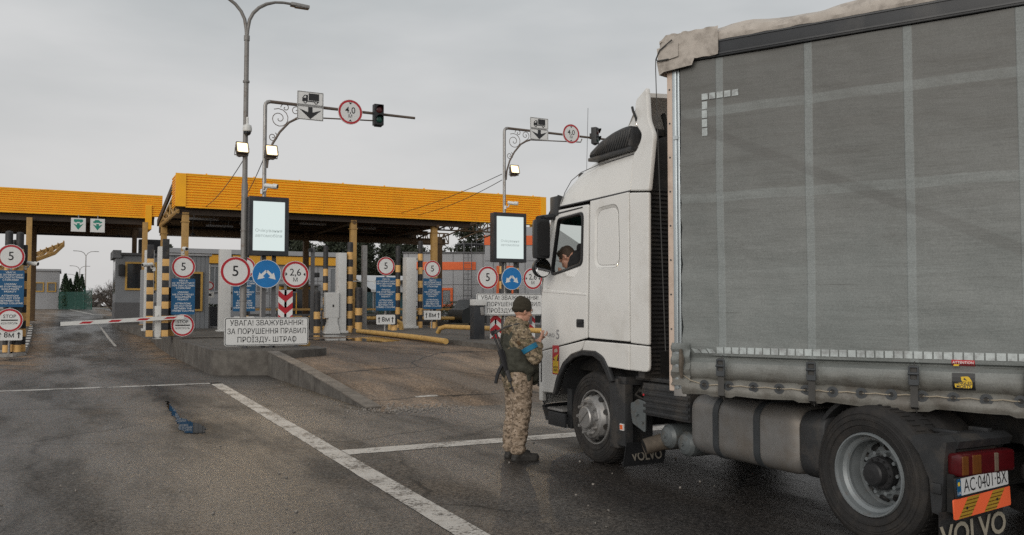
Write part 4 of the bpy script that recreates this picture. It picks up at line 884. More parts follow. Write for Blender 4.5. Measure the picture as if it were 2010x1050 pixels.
def big_board(lab, loc, w_, h, legs, rz=0):
    t = thing('weighing_notice', lab, 'sign', loc, rz, 'white weighing notice boards'); b = MB(); r_ = .07
    b.poly(rrect(-w_ / 2, -h / 2, w_ / 2, h / 2, r_), FR, .03, 0, -.03)
    o_ = rrect(-w_ / 2 + .012, -h / 2 + .012, w_ / 2 - .012, h / 2 - .012, r_ - .01); i_ = rrect(-w_ / 2 + .03, -h / 2 + .03, w_ / 2 - .03, h / 2 - .03, r_ - .025); n = len(o_)
    b.add([(u, v_, .0015) for u, v_ in o_ + i_], [(k, (k + 1) % n, n + (k + 1) % n, n + k) for k in range(n)], 2, FR)
    for i, ln in enumerate(['УВАГА! ЗВАЖУВАННЯ!', 'ЗА ПОРУШЕННЯ ПРАВИЛ', 'ПРОЇЗДУ- ШТРАО']): b.text(ln, h * .265, FR, (0, h * (.295 - .295 * i)), .0015, 2, 1, bold=.004, fit=w_ * (.87, .93, .70)[i])
    x = b.tx - .375 * b.tw; y = -h * .295; b.sheet([(x - .045 * b.tw, y - h * .12), (x + .045 * b.tw, y - h * .12), (x + .045 * b.tw, y + h * .12), (x - .045 * b.tw, y + h * .12)], FR, .0018, 2)
    b.build('board', SM, t); k = MB(); k.b2((-w_ * .46, 0, -.05), (w_ * .46, .04, 0))
    for x in legs: k.b2((x - .04, .0, -h / 2 - .3), (x + .04, .05, h * .4))
    k.shift((0, .034, 0)).build('frame', 'panel_dark', t); return t

# first cluster, on the nose of the centre island; second on the right island
big_board('white warning board on the nose of the walled centre island', (4.60, 22.62, 1.03), 2.12, .72, (-.55, .1, .75), R(.8))
big_board('white warning board partly hidden behind the person in camouflage', (13.06, 25.5, 1.735), 2.44, .72, (-.8, .8))
round_sign('speed_sign', 'red-ringed 5 sign on the lamp post above the island notice board', (3.80, 22.66, 2.55), .375, '5', group='speed limit signs')
round_sign('direction_sign', 'blue round sign with two white arrows below the left lit screen', (4.56, 22.6, 2.5), .365, 'arrows', group='blue two-arrow signs')
round_sign('width_sign', 'red-ringed 2,6 m width sign fully visible above the red chevrons', (5.31, 22.66, 2.5), .352, '2.6', group='width limit signs')
chevron('red and white chevrons pointing down, above the island notice board', (5.08, 22.75, 1.62), .37, .95, True, 'red and white chevron boards')
round_sign('speed_sign', 'red-ringed 5 sign below and left of the right lit screen', (12.24, 25.5, 2.61), .375, '5', group='speed limit signs')
round_sign('direction_sign', 'blue round sign with two white arrows below the right lit screen', (13.08, 25.42, 2.59), .375, 'arrows', group='blue two-arrow signs')
round_sign('width_sign', 'red-ringed 2,6 m width sign half behind the lorry mirror', (13.91, 25.5, 2.6), .365, '2.6', group='width limit signs')
chevron('red and white chevrons pointing up, on the left behind the person in camouflage', (12.62, 25.7, .93), .40, .98, False, 'red and white chevron boards')
chevron('red and white chevrons pointing up, between the person and the white cab', (13.9, 25.7, .93), .40, .98, False, 'red and white chevron boards')
# sign columns at the lanes
def sign_column(name_words, x, y, zc5, r, zb, wb, hb, ze=None, we=.6, he=.27, stop=None, z0=.6):
    round_sign('speed_sign', 'red-ringed 5 sign ' + name_words[0], (x, y, zc5), r, '5', group='speed limit signs', post=z0)
    blue_sign('blue three-language board ' + name_words[1], (x, y - .01, zb), wb, hb)
    if stop: round_sign('stop_sign', 'red-ringed STOP control sign ' + name_words[2], (x, y - .04, stop), r * .98, 'stop', group='stop control signs')
    if ze: eight_sign('white 8 m plate ' + name_words[3], (x, y - .02, ze), we, he)
sign_column(('above the left island beside the car lane', 'on the left island beside the car lane', 'on the left island beside the car lane', 'lowest on the left island post'), -1.54, 31, 3.22, .375, 2.22, .74, 1.14, .78, .72, .32, 1.24, .2)
sign_column(('on the post right of the barrier arm', 'between the speed and stop signs at the barrier arm', 'at the hinge end of the barrier arm', ''), 3.48, 30.8, 2.99, .375, 2.0, .75, 1.2, None, stop=1.04)
sign_column(('on the post in the middle of the lanes, before the dark pines', 'in the middle of the lanes, before the dark pines', '', 'below the blue board before the dark pines'), 11.33, 33, 3.28, .37, 2.17, .82, 1.33, 1.15, .78, .38, z0=.65)
sign_column(('furthest right of the lane posts, by the slim striped post', 'furthest right, beside the slim striped post', '', 'below the furthest right blue board'), 14.13, 35, 3.3, .37, 2.22, .84, 1.33, 1.29, .78, .38, z0=.68)
sign_column(('half hidden behind the tall lamp post', 'half hidden behind the lamp post and speed sign', '', 'behind the lamp post above the notice board'), 5.5, 31, 3.02, .37, 2.1, .76, 1.2, 1.15, .7, .34)
for x, l_, veh in ((.46, 'left', 0), (1.30, 'right', 1)):
    t = thing('lane_sign', ('bus and ' if not veh else 'car and ') + 'green arrow lane sign under the lower yellow canopy', 'sign', (x, 46.86, 5.63), 0, 'lane signs on the lower canopy'); b = MB(); b.poly([(-.32, -.33), (.32, -.33), (.32, .33), (-.32, .33)], FR, .02, 0, -.02)
    b.sheet([(-.06, .08), (-.06, -.02), (-.22, -.02 + .08), (0, -.24), (.22, .06), (.06, -.02), (.06, .08)], FR, .002, 6)
    if not veh: b.sheet(rrect(-.2, .14, .2, .27, .03), FR, .002, 6)
    else: b.sheet([(-.2, .13), (.2, .13), (.2, .19), (.12, .2), (.06, .27), (-.1, .27), (-.15, .2), (-.2, .19)], FR, .002, 6)
    for q in (-.11, .11): b.disc((q, .135), .035, FR, .003, 12, 6)
    b.build('plate', SM, t); k = MB(); k.b2((-.02, 0, .2), (.02, .04, .5)); k.shift((0, .024, 0)).build('bracket', 'galv', t)
t = thing('sign_post', 'thin white post with small round and square signs before the grey building', 'sign', (6.3, 45, .75)); b = MB(); b.cyl((0, 0, 0), (0, 0, 3.0), .05, n=8); b.build('post', 'white_plastic', t)
b = MB(); back(b, .22); b.ring((0, 0), .15, .21, FR, .002, 24, 1); q = b.build('round_plate', SM, t); q.location = (0, -.08, 1.95)
b = MB(); b.poly(rrect(-.22, -.14, .22, .14, .02), FR, .02, 0, -.02); b.sheet(rrect(-.13, -.06, .1, .06, .02), FR, .002, 2); q = b.build('square_plate', SM, t); q.location = (0, -.08, 1.5)

# ------------------------------------------------------------------ lamp post and gantries
lp = thing('lamp_post', 'tall grey lamp post with two curved arms, on the centre island', 'lamp post', (4.03, 22.85, .6))
b = MB(); b.tube([(0, 0, 0), (0, 0, 4.2), (0, 0, 4.25), (0, 0, 8.05)], [.085, .08, .066, .06], 12); b.cyl((0, 0, 7.95), (0, 0, 8.08), .075); b.cyl((0, 0, 6.85), (0, 0, 6.9), .085); b.cyl((0, 0, 0), (0, 0, .25), .13, .1)
for z in (1.2, 1.9, 2.3, 3.0): b.cyl((0, 0, z), (0, 0, z + .03), .095)
b.build('pole', 'pole_grey', lp)
for s_ in (-1, 1):
    b = MB(); pts = [(0, 0, 8.0), (s_ * .02, 0, 8.25)] + [(s_ * (.03 + .92 * (1 - cos(R(a)))), 0, 8.3 + .80 * sin(R(a))) for a in (15, 30, 45, 60, 75, 88)] + [(s_ * 1.12, 0, 9.1)]
    b.tube(pts, [.045] * 6 + [.036] * (len(pts) - 6), 8); b.build('arm', 'pole_grey', lp)
    b = MB(); b.box((s_ * 1.36, 0, 9.08), (.5, .2, .09), bev=.035, rot=(0, R(3) * s_, 0)); b.box((s_ * 1.40, 0, 9.035), (.34, .15, .03), bev=.01); b.build('lamp_head', 'galv', lp)
t = thing('dome_camera', 'white dome camera hanging on the tall lamp post', 'camera', (4.05, 22.72, 6.15)); b = MB(); b.lathe([(.02, .38), (.03, .36), (.03, .2), (.10, .16), (.115, .1), (.115, .02), (.10, 0)], None, 20); b.b2((-.03, .0, .14), (.03, .14, .2)); b.build('housing', 'white_plastic', t)
b = MB(); b.lathe([(.10, 0), (.09, -.05), (.055, -.09), (.01, -.105)], None, 20); b.build('dome', 'window_dark', t)
def floodlight(lab, loc, rz, tilt=22):
    t = thing('floodlight', lab, 'floodlight', loc, rz, 'lit floodlights'); T = Matrix.Rotation(R(-tilt), 4, 'X')
    b = MB(); b.panel([rrect(-.145, -.12, .145, .17, .03)], T @ fr((0, .07, 0)), .12, .02); b.panel([rrect(-.16, -.135, .16, .185, .03), rrect(-.135, -.11, .135, .16, .02)], T @ fr((0, -.005, 0)), .04, .006); b.box((0, .12, -.14), (.2, .14, .1), bev=.02)
    for k in range(6): b.box((-.11 + .044 * k, .15, .02), (.008, .05, .22), M=T)
    b.build('housing', 'gantry_brown', t); b = MB(); b.poly(rrect(-.134, -.108, .134, .158, .02), T @ fr((0, -.006, 0)), .006); b.build('lens', 'lamp_lit', t)
    b = MB(); b.tube([(-.17, .03, .02), (-.17, .1, -.16), (.17, .1, -.16), (.17, .03, .02)], .016, 6); b.b2((-.03, .06, -.18), (.03, .3, -.12)); b.build('bracket', 'galv', t)
    ld = bpy.data.lights.new('floodlight_lamp', 'SPOT'); ld.energy = 240; ld.color = (1, .72, .40); ld.spot_size = R(88); ld.spot_blend = .6; ld.shadow_soft_size = .13
    lo = bpy.data.objects.new('floodlight_lamp', ld); COL.objects.link(lo); lo.parent = t; lo.location = (0, -.09, 0); lo.rotation_euler = (-R(90 - tilt - 6), 0, 0)
    return t
floodlight('lit floodlight on the tall lamp post below the dome camera', (3.93, 22.68, 5.70), R(6)); floodlight('lit floodlight on the scrolled gantry post beside the lamp post', (4.64, 22.55, 5.66), R(4))
floodlight('lit floodlight on the far gantry post above the right screen', (13.12, 25.28, 6.18), R(-2))
def gantry(lab, loc, H_):
    t = thing('sign_gantry', lab, 'gantry', loc, 0, 'scrolled sign gantries')
    b = MB(); b.tube([(0, 0, 0), (0, 0, 3.7), (0, 0, 3.72), (0, 0, H_ - .12)] + [(.12 - .12 * cos(R(a)), 0, H_ - .12 + .12 * sin(R(a))) for a in (30, 60, 90)], [.075, .075, .052] + [.05] * 4, 10); b.cyl((0, 0, 3.3), (0, 0, 3.8), .09); b.build('post', 'galv', t)
    b = MB(); b.tube([(.1, 0, H_), (4.15, 0, H_ - .03)], [.045, .036], 8); b.tube([(.98, 0, H_ - .32), (3.0, 0, H_ - .22), (3.05, 0, H_ - .1)], .02, 6); b.cyl((2.5, 0, H_ - .22), (2.5, 0, H_), .018); b.build('arm', 'gantry_brown', t)
    b = MB(); b.tube([(.06, 0, H_ - 1.75), (.09, 0, H_ - 1.45), (.2, 0, H_ - 1.1), (.38, 0, H_ - .78), (.62, 0, H_ - .5), (.82, 0, H_ - .38), (.98, 0, H_ - .32)], .03, 8); b.build('brace', 'gantry_brown', t)
    def spiral(c, r, a0, turns, dirn, tail=None):
        pts = [(c[0] + r * (1 - f) ** .8 * cos(a0 + dirn * 2 * pi * turns * f), 0, c[1] + r * (1 - f) ** .8 * sin(a0 + dirn * 2 * pi * turns * f)) for f in [i / 26 for i in range(26)]]
        return ([tail] if tail else []) + pts
    b = MB()
    for p in (spiral((.36, H_ - .42), .27, R(120), 1.9, -1), spiral((.80, H_ - .18), .15, R(-60), 1.5, 1, (.66, 0, H_ - .46)), spiral((.20, H_ - .92), .13, R(60), 1.6, -1), spiral((.52, H_ - .12), .12, R(180), 1.2, -1)): b.tube(p, .011, 5)
    b.build('scroll', 'gantry_brown', t); return t
gantry('scrolled gantry post and arm on the centre island, beside the tall lamp post', (4.52, 22.85, .6), 6.42); gantry('scrolled gantry post and arm on the right island, above the right screen', (12.95, 25.72, .6), 7.05)
def truck_sign(lab, loc):
    t = thing('lane_sign', lab, 'sign', loc, 0, 'black lorry and arrow lane signs'); b = MB(); w_, h = .70, .37
    for z, k in ((h / 2 + .01, 0), (-h / 2 - .01, 1)):
        b.poly([(-w_ / 2, z - h / 2), (w_ / 2, z - h / 2), (w_ / 2, z + h / 2), (-w_ / 2, z + h / 2)], FR, .02, 0, -.02)
        o_ = rrect(-w_ / 2 + .008, z - h / 2 + .008, w_ / 2 - .008, z + h / 2 - .008, .01, 1); i_ = rrect(-w_ / 2 + .022, z - h / 2 + .022, w_ / 2 - .022, z + h / 2 - .022, .01, 1); n = len(o_)
        b.add([(u, v_, .0012) for u, v_ in o_ + i_], [(q, (q + 1) % n, n + (q + 1) % n, n + q) for q in range(n)], 2, FR)
        if k: b.sheet([(-.06, z + .16), (-.06, z + .02), (-.30, z + .10), (0, z - .16), (.30, z + .10), (.06, z + .02), (.06, z + .16)], FR, .002, 2)
        else:
            b.sheet([(-.05, z - .05), (.23, z - .05), (.23, z + .14), (-.05, z + .14)], FR, .002, 2)
            b.sheet([(-.22, z - .09), (.23, z - .09), (.23, z - .06), (-.07, z - .06), (-.07, z + .09), (-.16, z + .09), (-.22, z + .01)], FR, .002, 2)
            b.sheet([(-.19, z + .01), (-.12, z + .01), (-.12, z + .065), (-.15, z + .065)], FR, .0032, 0)
            for x in (-.14, .15): b.disc((x, z - .1), .045, FR, .003, 16, 2); b.disc((x, z - .1), .022, FR, .004, 12, 0)
    b.build('plate', SM, t); k = MB(); k.b2((-.3, .0, -.03), (.3, .04, .03)); k.b2((-.03, .02, -.3), (.03, .05, .36)); k.shift((0, .024, 0)).build('bracket', 'galv', t); return t
def traffic_light(lab, loc, rz=0):
    t = thing('traffic_light', lab, 'traffic light', loc, rz, 'unlit traffic lights'); b = MB(); b.box((0, .0, 0), (.27, .2, .58), bev=.02); b.b2((-.02, .1, -.1), (.02, .2, .1)); b.b2((-.1, -.02, -.32), (.1, .06, -.28)); b.build('housing', 'black_plastic', t)
    for z, m in ((.135, 'lens_dim_red'), (-.135, 'lens_dim_green')):
        b = MB(); b.lathe([(.1, 0), (.09, .02), (.05, .035), (.001, .04)], fr((0, -.1, z)), 18); ln = b.build('lens', m, t)
        b = MB(); n = 14; A = [R(-20 + 220 * i / n) for i in range(n + 1)]; b.loft([[(.112 * cos(a), -.1, z + .112 * sin(a)) for a in A], [(.112 * cos(a), -.1 - .05 - .08 * max(0, sin(a)), z + .112 * sin(a)) for a in A]], closed=False); b.build('visor', 'black_plastic', t)
    return t
truck_sign('black lorry over down arrow sign on the nearer gantry arm', (5.68, 22.76, 7.0)); truck_sign('black lorry over down arrow sign on the far gantry arm', (14.24, 25.63, 7.72))
round_sign('height_sign', 'red-ringed 4,0 m height sign on the nearer gantry arm', (6.77, 22.76, 6.95), .34, '4.0', group='height limit signs'); round_sign('height_sign', 'red-ringed 4,0 m height sign on the far gantry arm', (15.51, 25.63, 7.67), .34, '4.0', group='height limit signs')
traffic_light('dark two-lamp traffic light on the nearer gantry arm', (7.55, 22.74, 6.94)); traffic_light('dark two-lamp traffic light on the far gantry arm beside the cab roof', (16.47, 25.6, 7.68), R(35))
def bullet_cam(lab, loc, rz, post=False):
    t = thing('security_camera', lab, 'camera', loc, rz, 'white bullet cameras'); b = MB(); b.cyl((0, .12, .0), (0, -.16, -.045), .058, n=16); b.cyl((0, -.1, -.02), (0, -.22, -.04), .064, n=16); b.build('housing', 'white_plastic', t)
    b = MB(); b.cyl((0, -.221, -.04), (0, -.226, -.041), .05, n=16); b.build('lens', 'window_dark', t); b = MB(); b.tube([(0, .05, -.03), (0, .1, -.14), (0, .2, -.16)], .022, 6); b.b2((-.05, .17, -.22), (.05, .22, -.1)); b.build('bracket', 'white_plastic', t); return t
bullet_cam('white camera on the gantry post above the left screen', (4.62, 22.7, 4.80), R(55)); bullet_cam('white camera on the post above the right screen', (13.1, 25.5, 5.12), R(55))
bullet_cam('white camera above the speed sign at the barrier', (3.5, 30.75, 3.62), R(10)); bullet_cam('white camera on the striped post left of the barrier hinge', (2.38, 30.5, 3.05), R(-60)); bullet_cam('white camera behind the left island speed sign', (-1.0, 31.3, 3.05), R(60)); bullet_cam('white camera on a bracket by the grey steel pole', (12.0, 35.9, 2.85), R(70))
def screen(lab, loc, w_, h, legs):
    t = thing('display_screen', lab, 'screen', loc, 0, 'lit waiting screens'); b = MB(); b.box((0, .14, 0), (w_, .28, h), bev=.015); b.panel([rrect(-w_ / 2, -h / 2, w_ / 2, h / 2, .02), rrect(-w_ / 2 + .10, -h / 2 + .12, w_ / 2 - .10, h / 2 - .12, .01)], fr((0, -.008, 0)), .04, .006); b.build('housing', 'rail_black', t)
    b = MB(); b.poly([(-w_ / 2 + .095, -h / 2 + .115), (w_ / 2 - .095, -h / 2 + .115), (w_ / 2 - .095, h / 2 - .115), (-w_ / 2 + .095, h / 2 - .115)], FR, .006)
    b.text('Очікування', .112, FR, (0, -.12), .0075, 1, 1.12); b.text('автомобіля', .112, FR, (0, -.25), .0075, 1, 1.12); b.build('panel', ['screen_lit', 'screen_text'], t)
    b = MB()
    for x, z in legs: b.box((x, .3, (z - loc[2]) / 2), (.1, .08, loc[2] - z))
    b.build('stand', 'panel_dark', t); return t
screen('lit white screen in a black case on the centre island', (4.58, 22.5, 3.72), 1.0, 1.5, ((-.06, .6), (.2, .6))); screen('lit white screen in a black case left of the lorry mirror', (13.0, 25.4, 3.94), 1.2, 1.63, ((-.1, .65), (.35, .65)))
def cable(lab, a, c, sag):
    b = MB(); a, c = V(a), V(c); b.tube([a + (c - a) * f - V((0, 0, sag * 4 * f * (1 - f))) for f in [i / 14 for i in range(15)]], .012, 5); tag(b.build('overhead_cable', 'black_plastic'), lab, 'cable', 'thin cables from posts to canopy')
cable('thin cable from the tall lamp post down to the canopy edge', (4.0, 22.9, 5.45), (5.0, 37, 5.75), .15); cable('thin cable from the left gantry post down to the canopy', (4.5, 22.9, 5.5), (6.2, 37, 5.8), .2)
cable('upper cable from the far gantry post to the canopy fascia', (12.9, 25.8, 6.1), (13.4, 36.95, 5.9), .1); cable('lower cable from the far gantry post to the canopy fascia', (12.9, 25.8, 5.9), (14.2, 36.95, 5.85), .15)

# ------------------------------------------------------------------ striped posts, scanner columns, rails, barrier
def striped(lab, loc, h, w_, band, top=.5, rnd=False, grp='black and yellow striped posts'):
    t = thing('striped_post', lab, 'post', loc, 0, grp); b = MB(); z = 0; k = 1
    while z < h - 1e-3:
        z2 = min(h, z + band) if z + band < h - top else h; mi = k % 2 if z2 < h else 0
        if rnd: b.cyl((0, 0, z), (0, 0, z2), w_ / 2, n=16, mi=mi)
        else: b.box((0, 0, (z + z2) / 2), (w_, w_, z2 - z), mi, bev=.008)
        z = z2; k += 1
    if rnd: b.lathe([(w_ / 2, h), (w_ * .42, h + .05), (.01, h + .07)], None, 16, 0)
    b.build('shaft', ['stripe_black', 'stripe_yellow'], t); b = MB(); b.box((0, 0, .01), (w_ * 1.6, w_ * 1.6, .03)); b.build('foot', 'panel_dark', t); return t
G = lambda x, y: (LT(y) if x < 0 else ztop(y) if x < 6.1 else RT(y) if x > 10.7 else gz(x, y))
for lab, x, y, h, w_, band, top, rnd in (
    ('tall striped post left of the barrier hinge, the shorter of the pair', 2.45, 30.8, 3.05, .2, .235, .25, False), ('tall striped post at the barrier hinge, the taller of the pair', 2.92, 30.8, 3.25, .2, .235, .28, False),
    ('short striped post behind the blue board at the barrier', 3.14, 31.1, 1.65, .2, .24, .24, False),
    ('striped post left behind the left island speed sign', -1.62, 31.25, 3.75, .22, .25, .32, True), ('striped post right behind the left island speed sign', -1.32, 31.25, 3.72, .22, .25, .34, True), ('short striped post behind the left island signs', -1.47, 31.6, 3.5, .16, .25, .3, True), ('striped post at the kerb edge beside the left island signs', -1.18, 31.5, 3.4, .14, .25, .3, False),
    ('striped post behind the white scanner column near the lamp post', 6.1, 34, 3.6, .2, .26, .42, True),
    ('slim striped post right of the chevrons in the middle lane', 9.70, 36, 3.62, .21, .30, .34, True), ('striped post attached to the white scanner with the control box', 10.63, 35.6, 3.78, .26, .31, .36, True),
    ('striped post behind the white scanner before the dark pines', 13.05, 36.4, 3.6, .22, .31, .4, True), ('slim striped post left of the furthest right speed sign', 13.95, 36, 3.82, .22, .3, .36, True),
    ('striped post top rising beside the right screen', 15.9, 30.5, 3.4, .2, .28, .36, True), ('striped post top just right of the right screen', 14.6, 29.2, 3.1, .2, .28, .36, True)):
    striped(lab, (x, y, G(x, y)), h, w_, band, top, rnd)
for lab, x, y, h, w_ in (('thick striped bollard under the dark lamp pole in the middle lane', 9.25, 35.6, 1.72, .27), ('thick striped bollard in front of the canopy column', 11.02, 35.6, 1.72, .31), ('stubby striped bollard under the middle blue board', 11.75, 33.2, .62, .26), ('stubby striped bollard under the right blue board', 14.25, 35.2, 1.1, .26)):
    striped(lab, (x, y, G(x, y)), h, w_, .3 if h > 1 else .24, .3 if h > 1 else .2, True, 'striped bollards')
def scanner(lab, loc, h, w_, d, rz=0):
    t = thing('scanner_column', lab, 'scanner', loc, rz, 'white drive-through scanner columns'); b = MB(); b.box((0, 0, h / 2 + .02), (w_, d, h), bev=.012)
    for z in (h * .36, h * .68): b.b2((-w_ / 2 - .003, -d / 2 - .003, z), (w_ / 2 + .003, d / 2 + .003, z + .015))
    b.box((0, 0, .06), (w_ + .16, d + .16, .1), bev=.02); b.build('casing', 'portal_white', t); b = MB()
    for z in (.25, .95, 1.6, 2.0, 2.6, 3.05): 
        if z < h: b.box((w_ / 2 + .03, -d / 3, z), (.06, .05, .07), bev=.008)
    b.build('hinge', 'black_plastic', t); return t
scanner('white scanner column left of the lamp post, by the second blue board', (5.62, 36, .62), 3.3, .42, .5); scanner('white scanner column fixed to a striped post, with a control box', (10.25, 35.6, .55), 3.35, .34, .45); scanner('tall white scanner column alone before the dark pines', (13.45, 36, G(13, 36)), 3.1, .46, .5); scanner('narrow white scanner column behind the barrier hinge posts', (3.28, 36, .66), 3.3, .3, .5); scanner('pale scanner column beside the narrow-window booth', (3.02, 38.5, .66), 3.3, .34, .5)
t = thing('control_cabinet', 'white control box on a splayed concrete foot in the middle lane', 'cabinet', (9.82, 35.5, .55)); b = MB(); b.box((0, 0, 1.17), (.56, .4, 1.06), bev=.02); b.b2((-.26, -.205, .68), (.26, -.2, 1.66)); b.build('casing', 'portal_white', t); b = MB(); b.box((.02, -.21, 1.15), (.05, .03, .1)); b.build('lock', 'black_plastic', t)
b = MB(); b.loft([[(-.32, -.25, 0), (.32, -.25, 0), (.32, .25, 0), (-.32, .25, 0)], [(-.16, -.2, .45), (.22, -.2, .45), (.22, .2, .45), (-.16, .2, .45)], [(-.16, -.2, .65), (.22, -.2, .65), (.22, .2, .65), (-.16, .2, .65)]], caps=True); b.build('foot', 'portal_white', t)
t = thing('signal_pole', 'dark slim pole with a small camera in the middle lane', 'pole', (9.25, 36.4, .55)); b = MB(); b.b2((-.07, -.07, 0), (.07, .07, 3.6)); b.build('pole', 'panel_dark', t); b = MB(); b.box((-.12, -.05, 3.5), (.14, .2, .14), bev=.02); b.build('camera_box', 'black_plastic', t); b = MB(); b.box((.17, -.05, 2.45), (.2, .2, .2), bev=.03); b.build('signal_head', 'black_plastic', t)
t = thing('steel_pole', 'plain grey square steel pole right of the canopy column', 'pole', (11.38, 36, .68)); b = MB(); b.b2((-.1, -.1, 0), (.1, .1, 3.62)); b.box((0, 0, .02), (.34, .34, .04)); b.build('pole', 'galv', t); b = MB(); b.tube([(-1.0, 0, 2.05), (.75, 0, 2.1)], .025, 6); b.build('arm', 'white_plastic', t)
def pipe_rail(lab, pts, r, grp='yellow pipe rails'):
    t = thing('pipe_rail', lab, 'rail', pts[0], 0, grp); o_ = V(pts[0]); b = MB(); b.tube([V(p) - o_ for p in pts], r, 14); b.build('pipe', 'pipe_yellow', t); return t
pipe_rail('long yellow pipe lying along the paved island beside the puddle', [(10.75, 34.8, .66), (10.72, 31, .64), (10.62, 27.5, .62), (10.55, 25.0, .58)], .09)
pipe_rail('yellow pipe rail bent down at one end, behind the dark barrier cabinet', [(12.3, 29.9, .70), (12.32, 29.75, .86), (12.4, 29.4, .93), (12.9, 26.5, .92), (13.0, 25.9, .92), (13.4, 22.5, .9), (13.45, 22.2, .6)], .085)
pipe_rail('yellow rail behind the striped posts in front of the fence', [(12.2, 39.5, .65), (12.25, 39.5, 1.0), (12.45, 39.5, 1.12), (19.5, 38.2, 1.08)], .09)
pipe_rail('short bent yellow pipe beside the middle blue board', [(12.05, 34.5, .66), (12.05, 34.5, .9), (12.15, 34.5, 1.02), (12.35, 34.5, 1.05), (12.5, 34.5, .98), (12.55, 34.5, .66)], .1)
pipe_rail('stub of yellow pipe at the left edge of the middle lane', [(7.4, 34.2, .62), (8.45, 33.9, .64)], .1)
pipe_rail('stub of yellow pipe behind the right corner of the island notice board', [(5.75, 23.2, .66), (5.72, 23.6, .68)], .11)
for i, y in enumerate((41.5, 43.5)):
    t = thing('guard_rail', ('nearer' if i == 0 else 'farther') + ' low dark steel rail with yellow top bar across the lanes', 'rail', (12, y, .6), 0, 'dark rails across the lanes'); b = MB()
    for z in (.35, .62): b.b2((-4.5, -.03, z), (6, .03, z + .08))
    b.build('bar', 'panel_dark', t); b = MB(); b.b2((-4.5, -.04, .88), (6, .04, .98)); b.build('top_bar', 'ochre', t)
    for k in range(7):
        b = MB(); b.b2((-4.45 + 1.72 * k, -.04, -.1), (-4.37 + 1.72 * k, .04, .9)); b.build('post', 'panel_dark', t)
    b = MB(); b.b2((-4.5, .4, .05), (6, .8, .3)); b.build('base_beam', 'concrete', t)
ba = thing('barrier', 'lowered white barrier arm with red marks across the car lane', 'barrier', (3.14, 30.55, 1.26))
b = MB(); a0, a1 = V((.35, 0, .06)), V((-3.30, 0, -.14)); d = (a1 - a0); n = 22; rg = random.Random(3)
for i in range(n):
    p, q = a0 + d * i / n, a0 + d * (i + 1) / n; mi = 1 if i in (2, 7, 12, 17) else 0
    hh = .062
    b.add([(p.x, -.03, p.z - hh), (q.x, -.03, q.z - hh), (q.x, -.03, q.z + hh), (p.x, -.03, p.z + hh), (p.x, .03, p.z - hh), (q.x, .03, q.z - hh), (q.x, .03, q.z + hh), (p.x, .03, p.z + hh)], [(1, 0, 3, 2), (4, 5, 6, 7), (2, 3, 7, 6), (0, 1, 5, 4)])
    if mi: s_ = .035; b.add([(p.x + .02, -.0315, p.z - s_), (q.x - .13, -.0315, q.z - s_), (q.x - .02, -.0315, q.z + s_), (p.x + .13, -.0315, p.z + s_)], [(1, 0, 3, 2)], 1)
p = a1; b.box(p, (.03, .075, .14), 2, .005); b.build('arm', ['white_plastic', 'sign_red', 'black_plastic'], ba)
b = MB(); b.box((-.44, .36, -.1), (.2, .34, 1.05), bev=.015); b.b2((-.56, .2, -.66), (-.32, .52, -.6)); b.box((-.44, .185, .1), (.03, .03, .1), 0); b.build('cabinet', 'white_plastic', ba); b = MB(); b.cyl((-.44, .031, .03), (-.44, .2, .03), .06); b.build('hinge', 'panel_dark', ba)
bc = thing('barrier_cabinet', 'dark grey barrier cabinet with a white head on the right island', 'cabinet', (11.86, 25.5, .60)); b = MB(); b.box((0, 0, .55), (.37, .34, 1.1), bev=.012); b.box((-.04, 0, .01), (.52, .46, .04)); b.build('body', 'rail_black', bc); b = MB(); b.box((.02, -.02, 1.20), (.42, .40, .2), bev=.03); b.build('head', 'portal_white', bc); b = MB(); b.box((.09, -.18, .92), (.13, .03, .26), bev=.01, rot=(0, R(-8), 0)); b.build('label_plate', 'galv', bc)
t = thing('planter', 'dark square planter before the grey building', 'planter', (6.5, 43.5, .72)); b = MB(); b.loft([[(-.4, -.4, 0), (.4, -.4, 0), (.4, .4, 0), (-.4, .4, 0)], [(-.45, -.45, .95), (.45, -.45, .95), (.45, .45, .95), (-.45, .45, .95)]], caps=True); b.build('tub', 'panel_dark', t); b = MB()
rg.seed(8)
for i in range(160): leaf(b, V((rg.uniform(-.4, .4), rg.uniform(-.4, .4), .95 + rg.random() * .12)), .06)
b.build('plant', 'leaf_hedge', t, smooth=0)
def far_lamp(lab, loc, h):
    t = thing('street_lamp', lab, 'lamp post', loc, R(10), 'distant street lamps'); b = MB(); b.tube([(0, 0, 0), (0, 0, h)], [.11, .06], 8); b.build('pole', 'galv', t)
    for s_ in (-1, 1): b = MB(); b.tube([(0, 0, h - .1), (s_ * .25, 0, h + .3), (s_ * .6, 0, h + .5), (s_ * 1.2, 0, h + .56)], .045, 6); b.box((s_ * 1.35, 0, h + .55), (.5, .2, .08), bev=.03); b.build('arm', 'galv', t)
far_lamp('tallest distant lamp with two arms, above the evergreens', (2.3, 131, 1.45), 7.2); far_lamp('middle distant lamp between the evergreens and the tallest lamp', (2.0, 165, 1.45), 6.6); far_lamp('furthest distant lamp, smallest of the row', (1.8, 205, 1.45), 6.5)
